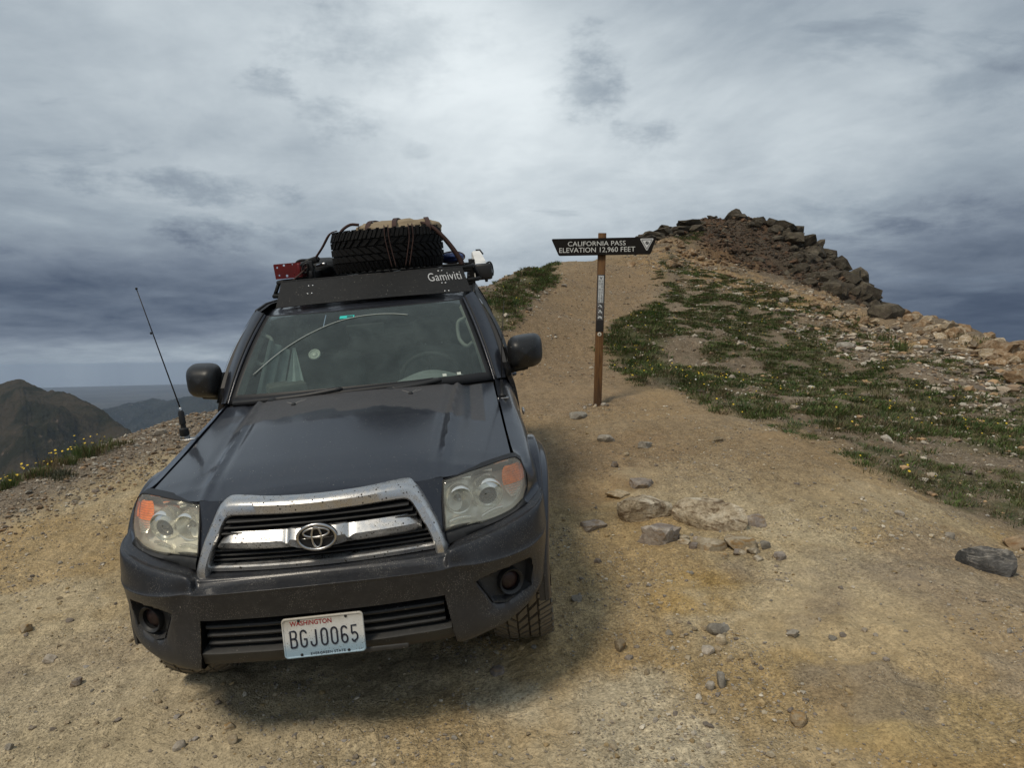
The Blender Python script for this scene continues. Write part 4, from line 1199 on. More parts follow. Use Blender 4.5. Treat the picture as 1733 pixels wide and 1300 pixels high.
# sides: front edge of the doors is the A pillar
BELT = lambda y: np.interp(y, [1.5, 1.75, 2.7, 3.7, 4.6], [1.165, 1.172, 1.185, 1.20, 1.22])
def a_pillar_mb():
    k = np.linspace(0, 1, 26)[:, None]
    b, t_ = np.array([.752, 1.575, 1.180]), np.array([.612, 2.075, 1.634])
    g = b*(1-k)+t_*k + np.array([.006, -.020, .022])*4*k*(1-k)
    e1 = g+np.array([.004, -.001, .001])
    o0, o1 = np.array([.828, 1.66, 1.170]), np.array([.690, 2.15, 1.668])
    o = o0*(1-k)+o1*k+np.array([.022, -.012, .016])*4*k*(1-k)
    rows = [g+np.array([-.004, .03, -.01]), e1, g*.86+o*.14+np.array([.004, -.010, .006]), g*.5+o*.5+np.array([.006, -.012, .008]), o*.9+g*.1+np.array([.003, -.004, .003]), o, o+np.array([-.01, .04, -.01])]
    return MB().grid(crom(np.array(rows), 26)), g, o
_am, PILLAR_G, PILLAR_O = a_pillar_mb()
both(_am, 'front_pillar', M['paint'], sharp=70)
mold = MB().tube(PILLAR_G*.80+PILLAR_O*.20+np.array([.004, -.013, .008]), .006, 6)
both(mold, 'pillar_moulding', M['rubber_trim'])

def roof():
    ys = np.array([1.99, 2.06, 2.16, 2.35, 2.8, 3.3, 3.9, 4.4, 4.62])
    zs = np.array([1.634, 1.650, 1.664, 1.692, 1.730, 1.742, 1.735, 1.710, 1.69])
    ed = np.array([.628, .640, .655, .675, .690, .695, .690, .670, .655])
    ye = np.array([2.085, 2.12, 2.19, 2.36, 2.8, 3.3, 3.9, 4.4, 4.62])
    q = np.linspace(-1, 1, 33); net = []
    for y, z, e, y2 in zip(ys, zs, ed, ye):
        net.append([(k*e, y+(y2-y)*abs(k)**2.3, z-.040*abs(k)**2.4-(.018*sstep(.93, 1, abs(k)))+(.004 if .80 < abs(k) < .9 else 0)) for k in q])
    P = crom(np.array(net), 70)
    front = P[:1].copy(); front[:, :, 2] -= .02; front[:, :, 1] += .015
    return part(MB().grid(np.concatenate([front, P])), 'roof', M['paint'], sharp=60)
roof()

def side_point(y, k):
    """body side above the belt: k 0 at the belt, 1 at the roof gutter"""
    b = np.array([np.interp(y, [1.6, 2.0, 3.6, 4.65], [.848, .872, .880, .835]), y, BELT(y)])
    t_ = np.array([np.interp(y, [1.6, 2.15, 3.5, 4.65], [.69, .692, .705, .655]), y, np.interp(y, [2.1, 2.4, 3.2, 4.65], [1.655, 1.690, 1.708, 1.655])])
    return b*(1-k)+t_*k+np.array([.030, 0, .01])*4*k*(1-k)
def low_point(y, k):
    """body side below the belt: k 0 at the belt, 1 at the sill"""
    z = BELT(y)*(1-k)+.40*k
    x = np.interp(k, [0, .08, .25, .5, .8, 1.0], [.872, .892, .905, .908, .903, .885])-np.interp(y, [1.6, 2.0, 4.2, 4.65], [.006, 0, 0, .04])*(1-.5*k)
    return np.array([x, y, z])
def y_pillar(k): return np.interp(k, [0, 1], [1.66, 2.15])
def sides(s):
    f = lambda m: m if s > 0 else m.mirror()
    for name, y0, y1 in (('front_door', 1.742, 2.72), ('rear_door', 2.726, 3.62), ('rear_quarter', 3.626, 4.64)):
        ys = np.linspace(y0, y1, 24)
        P = [[low_point(y, k) for k in np.linspace(0, 1, 18)] for y in ys]
        if name != 'front_door':     # the rear wheel arch bites into these
            for r in P:
                for q in r:
                    dy = q[1]-3.675
                    if abs(dy) < .47: q[2] = max(q[2], .43+math.sqrt(.47**2-dy*dy))
        P = np.array(P); e = P[:, :1].copy(); e[:, :, 0] -= .05
        end0 = P[:1]-np.array([.03, 0, 0]); end1 = P[-1:]-np.array([.03, 0, 0])
        G = np.concatenate([e, P], axis=1); G = np.concatenate([G[:1]-np.array([.03, 0, 0]), G, G[-1:]-np.array([.03, 0, 0])])
        d = part(f(MB().grid(G)), name, M['paint'], sharp=50)
        fr = lambda k, a: (max(y0, y_pillar(k)+.004) if name == 'front_door' else y0)+a
        # window frame: belt, roof edge and both posts in one ring round the pane
        n = 14; out, inn = [], []
        ks = np.linspace(0, 1, n)
        y1k = y1 if name != 'rear_quarter' else y1-.05
        loop = [(fr(k, 0), k) for k in ks] + [(y, 1) for y in np.linspace(fr(1, 0), y1k, 16)[1:]] + [(y1k, k) for k in ks[::-1][1:]] + [(y, 0) for y in np.linspace(y1k, fr(0, 0), 16)[1:-1]]
        cy, ck = np.mean([a for a, b in loop]), .5
        def shrink(a, b, m): 
            kk = min(max(b, .07), .90); lo = fr(kk, .055); hi = y1k-.05
            return (min(max(a, lo), hi), kk)
        O = np.array([side_point(a, b) for a, b in loop]); I = np.array([side_point(*shrink(a, b, 1)) for a, b in loop])
        part(f(MB().grid(np.array([O-np.array([.03, 0, 0]), O, I+np.array([.002, 0, 0]), I-np.array([.016, 0, 0])]), close_v=True)), 'window_frame', M['rubber_trim'], d, sharp=40)
        pane = MB().grid([[side_point(a0+(y1k-.05-a0)*q, k)-np.array([.012, 0, 0]) for q in np.linspace(0, 1, 10)] for k in np.linspace(.07, .90, 10) for a0 in [fr(k, .055)]])
        part(f(pane), 'window', M['side_glass'], d, face=(s, 0, .2))
        if name != 'rear_quarter':
            hy = y1-.17; q = low_point(hy, .17)
            part(f(MB().tube([q+np.array([-.004, -.075, 0]), q+np.array([.030, -.06, 0]), q+np.array([.034, .05, 0]), q+np.array([-.004, .07, 0])], .012, 8)), 'handle', M['paint'], d)
        # rubbing strip low on the door
        if name != 'rear_quarter':
            st = MB().grid([[low_point(y, k)+np.array([o, 0, 0]) for y in np.linspace(y0+.02, y1-.02, 12)] for k, o in ((.50, 0), (.51, .014), (.62, .014), (.63, 0))])
            part(f(st), 'rubbing_strip', M['paint'], d)
    # drip moulding from the roof down the pillar: the dark line along the edge of the cabin
    edge = [side_point(max(y_pillar(1), y), 1)+np.array([.002, 0, .002]) for y in np.linspace(2.15, 4.6, 20)]
    part(f(MB().tube(np.array(edge), .010, 6)), 'drip_rail', M['rubber_trim'])
    vis = MB().grid([[side_point(y_pillar(k)+.01+j*.07, k)+np.array([.008+.018*j, 0, 0]) for k in np.linspace(.12, 1, 16)] + [side_point(y+j*0, 1)+np.array([.008+.018*j, 0, -.06*j]) for y in np.linspace(2.25, 2.65, 8)] for j in (0, .5, 1)])
    part(f(vis), 'rain_visor', M['black_plastic'])
    sill = MB().tube([(.86, 1.45, .385), (.87, 1.6, .38), (.87, 3.1, .38), (.86, 3.2, .385)], .030, 8)
    part(f(sill), 'side_step', M['black_plastic'])
for s in (1, -1): sides(s)
def tail():
    P = [[(x, 4.66+.03*(1-abs(x/.84)**3)-.10*max(0, (z-1.2)/.5), z) for x in np.linspace(-.84, .84, 16)*np.interp(z, [.4, 1.2, 1.68], [1, 1, .78])] for z in np.linspace(.42, 1.68, 20)]
    tg = part(MB().grid(P), 'tailgate', M['paint'])
    G = [[(x, 4.672+.03*(1-abs(x/.84)**3)-.10*(z-1.2)/.5, z) for x in np.linspace(-.66, .66, 12)*np.interp(z, [1.2, 1.68], [1, .82])] for z in np.linspace(1.25, 1.62, 8)]
    part(MB().grid(G), 'rear_window', M['side_glass'], tg, face=(0, 1, 0))
    part(MB().box((0, 4.72, .55), (1.75, .14, .22), bev=.04), 'rear_bumper', M['dusty_plastic'])
    for s in (1, -1):
        l = MB().box((s*.80, 4.66, 1.0), (.10, .06, .34), bev=.02); part(l, 'tail_lamp', simple('red tail lamp', (.25, .012, .012), .2, coat=.6))
    # floor, sump and inner arches keep the light out from below
    part(MB().box((0, 2.5, .42), (1.30, 4.1, .10), bev=.02), 'floor_pan', M['void'])
    part(MB().box((0, .95, .72), (1.10, 1.0, .50), bev=.03), 'engine_bay', M['void'])
    for s in (1, -1):
        for cy in (.885, 3.675):
            th = np.linspace(0, math.pi, 24)
            ar = MB().grid([[(s*x, cy+.462*math.cos(a), .43+.462*math.sin(a)) for a in th] for x in (.905, .60)])
            ar.grid([[(s*.60, cy+.462*math.cos(a)*q, .43+.462*math.sin(a)*q) for a in th] for q in (1, .05)])
            part(ar, 'wheel_arch_liner', M['void'])
tail()

# cabin furniture seen through the glass
def cabin():
    dash_m = simple('grey dashboard vinyl', (.24, .26, .26), .7, bump=.1, bscale=300)
    cloth = simple('grey seat cloth', (.12, .125, .12), .9); dark = simple('dark cabin trim', (.03, .032, .033), .8)
    pale = simple('pale pillar trim', (.26, .27, .25), .7)
    xs = np.linspace(-.70, .70, 41); bul = .085*np.exp(-((xs-.37)/.20)**2)
    rows = []
    for k, (dy, z) in enumerate(((0, 1.155), (.10, 1.165), (.22, 1.165), (.34, 1.150), (.44, 1.10), (.46, 1.0), (.44, .8))):
        q = np.clip(np.abs(xs)/.75, 0, 1); y = 1.45+.15*q**2.3+dy
        rows.append(np.stack([xs, y, z+bul*(0, .25, .75, 1.0, .95, .5, 0)[k]], -1))
    part(MB().grid(crom(np.array(rows), 30)), 'dashboard', dash_m)
    c = np.array([.37, 2.06, 1.14]); R = rotm('X', 24)
    st = MB().tube([(R @ np.array([.19*math.cos(a), 0, .19*math.sin(a)]))+c for a in np.linspace(0, 2*math.pi, 41)], .015, 8, caps=False)
    w = part(st, 'steering_wheel', dark)
    part(MB().lathe([(.0005, -.03), (.05, -.03), (.08, -.01), (.08, .02)], n=20).xform(R, c), 'hub', dark, w)
    for a in (200, 340, 90): part(MB().tube([c+R @ np.array([.06*math.cos(rad(a)), 0, .06*math.sin(rad(a))]), c+R @ np.array([.18*math.cos(rad(a)), 0, .18*math.sin(rad(a))])], .014, 6), 'spoke', dark, w)
    for x in (-.37, .37):
        b = MB().box((x, 2.62, .98), (.50, .16, .66), rotm('X', 14), bev=.06)
        so = part(b, 'front_seat', cloth, sharp=40)
        part(MB().box((x, 2.72, 1.39), (.27, .10, .19), rotm('X', 8), bev=.045), 'headrest', cloth, so, sharp=40)
        for dx in (-.06, .06): part(MB().tube([(x+dx, 2.70, 1.26), (x+dx, 2.715, 1.34)], .007, 6), 'headrest_post', M['steel'], so)
    part(MB().box((0, 3.45, 1.0), (1.3, .18, .75), rotm('X', 12), bev=.06), 'rear_seat', cloth, sharp=40)
    part(MB().box((0, 4.1, .95), (1.45, .8, .75), bev=.05), 'cargo_load', dark, sharp=40)
    hl = MB().grid([[(x, y, 1.60+.035*sstep(2.0, 2.5, y)+.0*x) for x in np.linspace(-.60, .60, 8)] for y in np.linspace(2.10, 4.5, 12)])
    part(hl, 'headliner', pale)
    rm = MB().box(ws_point(0, .86, -.13), (.24, .03, .065), rotm('X', 15), bev=.014); part(rm, 'interior_mirror', dark, sharp=40)
    for s in (1, -1):
        P = [np.array([s*x, y, z]) for x, y, z in ((.725, 1.66, 1.20), (.70, 1.78, 1.31), (.66, 1.93, 1.45), (.615, 2.08, 1.58))]
        part(MB().tube(crom(np.array(P), 20), .026, 8), 'pillar_trim', pale)
        g = [np.array([s*x, y, z]) for x, y, z in ((.625, 1.98, 1.52), (.575, 1.97, 1.49), (.575, 1.92, 1.40), (.615, 1.86, 1.355), (.655, 1.86, 1.375))]
        part(MB().tube(crom(np.array(g), 24), .012, 8), 'grab_handle', pale)
        part(MB().tube([(s*.70, 2.60, 1.45), (s*.66, 2.55, 1.2), (s*.62, 2.5, .9)], .022, 6), 'seat_belt', dark)
    # folded pale sheet leaning against the glass on the passenger side, a curtain behind it
    sh = simple('pale folded sunshade', (.27, .32, .32), .55, var=.2)
    fold = MB()
    b0 = [(-.47, 1.66, 1.165), (-.435, 1.70, 1.165), (-.40, 1.67, 1.165), (-.365, 1.71, 1.165), (-.335, 1.68, 1.165)]
    tp = [(-.428, 1.86, 1.44), (-.424, 1.87, 1.44), (-.420, 1.86, 1.44), (-.416, 1.87, 1.44), (-.412, 1.86, 1.44)]
    fold.grid(np.array([tp, b0])); part(fold, 'dash_sheet', sh, smooth=False)
    cl = MB(); rows = []
    for k in np.linspace(0, 1, 10): rows.append([(-.66+.10*k+.13*q*(1-.35*k)+.008*math.sin(q*14), 1.76+.10*k+.10*q, 1.17+.33*k*(1-.25*q)) for q in np.linspace(0, 1, 16)])
    part(cl.grid(rows), 'side_curtain', sh)
    part(MB().box((-.46, 1.72, 1.215), (.22, .20, .075), rotm('Z', 20), bev=.02), 'dash_bag', simple('dark cloth bag', (.09, .095, .09), .9, var=.3), sharp=40)
cabin()

# ------------------------------------------------------------------ mirrors, aerials, wheels
def door_mirror(s):
    f = lambda m: m if s > 0 else m.mirror()
    a, b, e = .110, .104, 3.7
    mb = MB(); rows = []
    for k in np.linspace(0, 1, 18):                 # from the back (glass side) forward to the domed nose
        yy = 1.885-.165*k; sc = ((1-k**3.6)**.42*(1-.10*k)) if k < 1 else 0.0
        sc = max(sc, .002); row = []
        for th in np.linspace(0, 2*math.pi, 44, endpoint=False):
            c, d = math.cos(th), math.sin(th)
            x = abs(c)**(2/e)*math.copysign(1, c)*a*sc; z = abs(d)**(2/e)*math.copysign(1, d)*b*sc
            taper = 1-.16*(1-(x/a+1)/2)*0
            z += -.012*(x/a)*(1 if z < 0 else -.2)*-1
            row.append((.972+x-.008*k, yy+.03*(x/a), 1.290+z*(1+.05*x/a)))
        rows.append(row)
    m = part(f(mb.grid(rows, close_v=True)), 'door_mirror', M['mirror_plastic'], sharp=60)
    bk = np.array(rows[0]); cen = bk.mean(0)
    part(f(MB().grid([bk, cen+(bk-cen)*.92+np.array([0, .004, 0]), cen+(bk-cen)*.90-np.array([0, .012, 0])], close_v=True)), 'rim', M['mirror_plastic'], m)
    part(f(MB().grid([cen+(bk-cen)*q-np.array([0, .010, 0]) for q in (.9, .4, .01)], close_v=True)), 'mirror_glass', M['steel'], m)
    arm = MB().grid([[(.975-.125*k, 1.815+.02*k+.035*math.cos(t), 1.205-.012*k+.020*math.sin(t)*(1+.5*k)) for t in np.linspace(0, 2*math.pi, 14, endpoint=False)] for k in np.linspace(0, 1, 8)], close_v=True)
    part(f(arm), 'arm', M['mirror_plastic'], m)
    sail = MB().prism([(1.70, 1.172), (1.90, 1.175), (1.90, 1.30), (1.86, 1.33)], .835, .868, axis=0)
    part(f(sail), 'mirror_base', M['mirror_plastic'], m)
for s in (1, -1): door_mirror(s)

def aerials():
    b = np.array([-.835, 1.10, 1.108])
    br = part(MB().box(b+np.array([.02, 0, -.004]), (.075, .05, .006), bev=.002), 'whip_antenna', M['steel'])
    part(MB().lathe([(.024, 0), (.024, .012), (.018, .016)], b, 16, axis=2), 'mount', M['steel'], br, sharp=40)
    part(MB().lathe([(.020, .012), (.024, .02), (.022, .050), (.013, .056), (.012, .072), (.016, .076), (.014, .135), (.009, .145), (.0005, .147)], b, 16, axis=2), 'loading_coil', M['rubber_trim'], br, sharp=40)
    part(MB().lathe([(.006, .140), (.007, .158), (.0005, .162)], b, 10, axis=2), 'collar', M['steel'], br)
    tip = b+np.array([-.112, .0, .765])
    part(MB().tube([b+np.array([0, 0, .155]), b*.4+tip*.6+np.array([0, 0, .062]), tip], [.0034, .0028, .0022], 6), 'whip', M['rubber_trim'], br)
    part(MB().lathe([(.0005, -.006), (.006, -.004), (.006, .004), (.0005, .006)], tip, 8, axis=2), 'tip', M['rubber_trim'], br)
    j = b*.29+tip*.71
    part(MB().lathe([(.0005, -.007), (.005, -.004), (.005, .004), (.0005, .007)], j, 8, axis=2), 'joint', M['rubber_trim'], br)
    c = np.array([.792, 1.30, 1.125])
    br = part(MB().box(c+np.array([.0, 0, -.002]), (.060, .045, .008), bev=.002), 'radio_antenna', M['steel'])
    part(MB().box(c+np.array([-.027, -.02, -.03]), (.006, .03, .06), bev=.002), 'bracket', M['steel'], br)
    part(MB().lathe([(.019, .002), (.020, .016), (.013, .024), (.010, .07), (.007, .095), (.0005, .097)], c, 14, axis=2), 'mount', M['rubber_trim'], br, sharp=40)
    part(MB().tube([c+np.array([0, 0, .09]), c+np.array([.020, .01, .30]), c+np.array([.052, .02, .52])], [.003, .0026, .0018], 6), 'whip', M['rubber_trim'], br)
    # side repeater on the fender
    part(MB().box((.905, 1.46, 1.005), (.012, .075, .030), bev=.005), 'side_lamp', M['steel'])
aerials()

def tyre_meshes(n=40):
    """carcass and chunky all-terrain tread of a 79 cm tyre, axle along x, centred on 0"""
    R, W = .395, .132
    car = MB().lathe([(.215, -.105), (.24, -.122), (.30, -.136), (.345, -.136), (.368, -.126), (.380, -.10), (.384, -.05), (.384, .05), (.380, .10), (.368, .126), (.345, .136), (.30, .136), (.24, .122), (.215, .105)], n=64, axis=0)
    tr = MB()
    def block(a0, a1, x0, x1, sk=0.0, r1=None):
        V = []
        for rr, sh in ((.378, 0), (r1 or R, .0022)):
            for a, x in ((a0+sh/R, x0+sh), (a1-sh/R, x0+sh), (a1-sh/R, x1-sh), (a0+sh/R, x1-sh)):
                aa = a+sk*x
                re = rr-(.006 if abs(x) > .10 else 0)-(.012 if abs(x) > .125 else 0)
                V.append((x, re*math.cos(aa), re*math.sin(aa)))
        tr.add(V, [(4, 5, 6, 7), (0, 1, 5, 4), (1, 2, 6, 5), (2, 3, 7, 6), (3, 0, 4, 7)])
    step = 2*math.pi/n
    for k in range(n):
        a = k*step
        block(a+.010, a+step*.50-.006, -.137, -.078, .9); block(a+step*.5+.004, a+step-.010, -.132, -.074, .9)
        block(a+.010, a+step*.55-.006, .078, .137, -.9); block(a+step*.55+.004, a+step-.008, .074, .132, -.9)
        block(a+.012+step*.2, a+step*.95, -.071, -.028, 2.6); block(a+step*.05, a+step*.80, .030, .071, -2.6)
        block(a+step*.45+.006, a+step*1.25-.006, -.024, .024, -3.0)
        for s in (-1, 1):                     # shoulder lugs running down the sidewall
            V = []
            for rr, xx in ((.378, s*.1345), (.345, s*.1365)):
                for aa, dx in ((a+.02, 0), (a+step*.5-.01, 0), (a+step*.5-.01, s*.007), (a+.02, s*.007)):
                    V.append((xx+dx, rr*math.cos(aa), rr*math.sin(aa)))
            tr.add(V, [(0, 1, 2, 3), (7, 6, 5, 4), (0, 3, 7, 4), (1, 5, 6, 2), (3, 2, 6, 7)])
    return car, tr
_car, _tr = tyre_meshes()
TYRE_CAR = mesh_data('tyre', np.concatenate(_car.V), _car.F)
TYRE_TR = mesh_data('tread', np.concatenate(_tr.V), _tr.F, False)
TYRE_CAR.materials.append(M['tyre_rubber']); TYRE_TR.materials.append(M['dusty_tread'])
def wheels():
    rim_m = simple('dusty alloy', (.28, .27, .25), .45, .7)
    for s, y, turn in ((1, .885, -3), (-1, .885, -3), (1, 3.675, 0), (-1, 3.675, 0)):
        w = empty('wheel'); w.parent = suv; w.location = Vector((.788 if s > 0 else -.742, y, .390))-Vector(BASE.tolist())
        w.rotation_euler = (rad(13*y), 0, rad(turn))
        link('tyre', TYRE_CAR, None, w); link('tread', TYRE_TR, None, w)
        rm = MB().lathe([(.215, s*.10), (.205, s*.115), (.20, s*.09), (.17, s*.06), (.16, -s*.08), (.215, -s*.10)], n=40, axis=0); rm.build('rim', rim_m, w, sharp=40)
        for k in range(6):
            a = k*math.pi/3
            sp = MB().box((s*.085, .115, 0), (.035, .16, .055), bev=.012).xform(rotm('X', math.degrees(a))); sp.build('spoke', rim_m, w)
        MB().lathe([(.0005, s*.105), (.04, s*.10), (.06, s*.08), (.07, s*.06)], n=20, axis=0).build('hub', rim_m, w)
wheels()
# ------------------------------------------------------------------ roof rack and what is strapped to it
def U(px, py, y):
    """the point of the car's own space that stands y metres behind its nose at that spot of the photograph"""
    d = (RW @ np.array([(px-CX)/FPX, 1, (CY-py)/FPX])) @ CAR_R; o = w2car(CAMP)
    return o+d*(y-o[1])/d[1]
M['rack'] = paint_material('dusty black powder coat', (.010, .0105, .011), 0, .62, 0, .03, .06, .5)
M['rack'].node_tree.nodes['Principled BSDF'].inputs['Specular IOR Level'].default_value = .25
RX = .045
def roof_rack():
    top = [(RX-.60, 2.40, 1.822), (RX-.655, 2.46, 1.826), (RX-.66, 2.6, 1.828), (RX-.66, 4.1, 1.828), (RX-.60, 4.2, 1.828), (RX+.60, 4.2, 1.828), (RX+.66, 4.1, 1.828), (RX+.66, 2.6, 1.828), (RX+.655, 2.46, 1.826), (RX+.60, 2.40, 1.822), (RX-.60, 2.40, 1.822)]
    r = part(MB().tube(np.array(top), .0145, 10), 'roof_rack', M['rack'])
    for s in (-1, 1):
        low = [(RX+s*.58, 2.38, 1.735), (RX+s*.685, 2.42, 1.738), (RX+s*.70, 2.55, 1.742), (RX+s*.70, 4.12, 1.742), (RX+s*.62, 4.2, 1.742)]
        part(MB().tube(np.array(low), .0145, 10), 'lower_rail', M['rack'], r)
        for y in (2.50, 3.05, 3.6, 4.1):
            part(MB().tube([(RX+s*.70, y, 1.742), (RX+s*.66, y, 1.826)], .013, 8), 'upright', M['rack'], r)
            part(MB().box((RX*.5+s*.66, y+.12, 1.715), (.06, .05, .05), bev=.01), 'foot', M['rack'], r)
    for y in np.arange(2.52, 4.2, .21):
        part(MB().box((RX, y, 1.80), (1.30, .035, .025), bev=.006), 'crossbar', M['rack'], r, sharp=40)
    for x in (-.38, 0, .38):
        part(MB().box((RX+x, 3.3, 1.815), (.03, 1.75, .015), bev=.004), 'slat', M['rack'], r, sharp=40)
    # wind fairing
    TL, TR, BL, BR = np.array([-.568, 2.36, 1.826]), np.array([.630, 2.36, 1.827]), np.array([-.570, 2.15, 1.672]), np.array([.676, 2.15, 1.672])
    def fp(u, v, o=0.0):
        q = (TL*(1-u)+TR*u)*(1-v)+(BL*(1-u)+BR*u)*v
        q = q+np.array([0, -.045*math.sin(math.pi*u), .010*math.sin(math.pi*u)*v])
        return q+np.array([0, -.62, .78])*o
    us = np.concatenate([[.0], np.linspace(.012, .988, 30), [1.0]]); 
    g = lambda o, e: [[fp(min(max(u, e), 1-e), v*(1-2*e)+e, o) for u in us] for v in (0, .03, .5, .97, 1)]
    mb = MB(); mb.grid(g(0, 0))
    a = np.array(g(0, 0)); b = np.array(g(-.004, 0)); mb.grid(b)
    ring = lambda S: np.concatenate([S[0], S[1:-1, -1], S[-1][::-1], S[1:-1, 0][::-1]])
    mb.grid(np.array([ring(a), ring(b)]), close_v=True)
    f = part(mb, 'wind_fairing', M['rack'], sharp=40)
    # maker's lettering: sky light through its cut-outs, painted as solid white letters
    white = simple('painted sky lettering', (.82, .83, .83), .6, var=.05)
    V, F = text_data('Gamiviti', .075, .0004, 1.04)
    V = V-np.array([(V[:, 0].min()+V[:, 0].max())/2, V[:, 1].min(), 0]); V[:, 0] /= V[:, 0].max()-V[:, 0].min(); V[:, 1] /= V[:, 1].max()
    pl = U(715, 476, 2.28), U(774, 472, 2.28)
    u0, u1 = .800, .977
    part(MB().add([fp(u0+(u1-u0)*(q[0]+.5), .505-.345*q[1], .0025) for q in V], F), 'lettering', white, f, smooth=False)
    for uu, vv in ((.160, .24), (.182, .24), (.160, .56), (.182, .56), (.865, .085), (.884, .085), (.865, .60), (.884, .60), (.868, .93), (.888, .93)):
        part(MB().lathe([(.0060, -.001), (.0060, .002), (.003, .0035), (.0004, .0035)], (0, 0, 0), 10).xform(rotm('X', -52) @ rotm('X', 180), fp(uu, vv, .001)), 'bolt', M['steel'], f)
roof_rack()

def on_car(name, label, cat, at, group=None):
    """a thing carried by the car: its own top-level Empty at its foot, in the car's attitude"""
    e = empty(name); m = np.eye(4); m[:3, :3] = CAR_R; m[:3, 3] = car2w(at); e.matrix_world = Matrix(m.tolist())
    e['at'] = [float(v) for v in at]
    return tag(e, label, cat, group)
def sub(mb, name, mat, owner, **kw):
    o = mb.build(name, mat, owner, **kw); o.location = -Vector(owner['at'][:]) ; return o
def drop_keys():
    for o in bpy.data.objects:
        if 'at' in o.keys(): del o['at']

def super_blob(c, h, e=2.6, nz=26, na=44, wr=.02, wsc=.12, seed=0, R=None):
    rows = []
    for k in np.linspace(-1, 1, nz):
        s = max(1e-3, (1-abs(k)**e))**(1/e); row = []
        for a in np.linspace(0, 2*math.pi, na, endpoint=False):
            ca, sa = math.cos(a), math.sin(a)
            row.append((abs(ca)**(2/e)*math.copysign(1, ca)*s, abs(sa)**(2/e)*math.copysign(1, sa)*s, k))
        rows.append(row)
    P = np.array(rows)*np.array(h)
    n = fbm(P[..., 0]*1.0+P[..., 2]*1.7+seed, P[..., 1]+P[..., 2]*.8, wsc, 4, .55, seed)
    n2 = -np.abs(fbm(P[..., 0]*.6+seed*3+P[..., 2], P[..., 1]*1.6-P[..., 2]*.5, wsc*2, 3, .5, seed+5))
    P = P*(1+(n*.5+n2*1.2)[..., None]*wr/np.mean(h))
    if R is not None: P = P @ np.asarray(R).T
    return MB().grid(P+np.asarray(c), close_v=True)

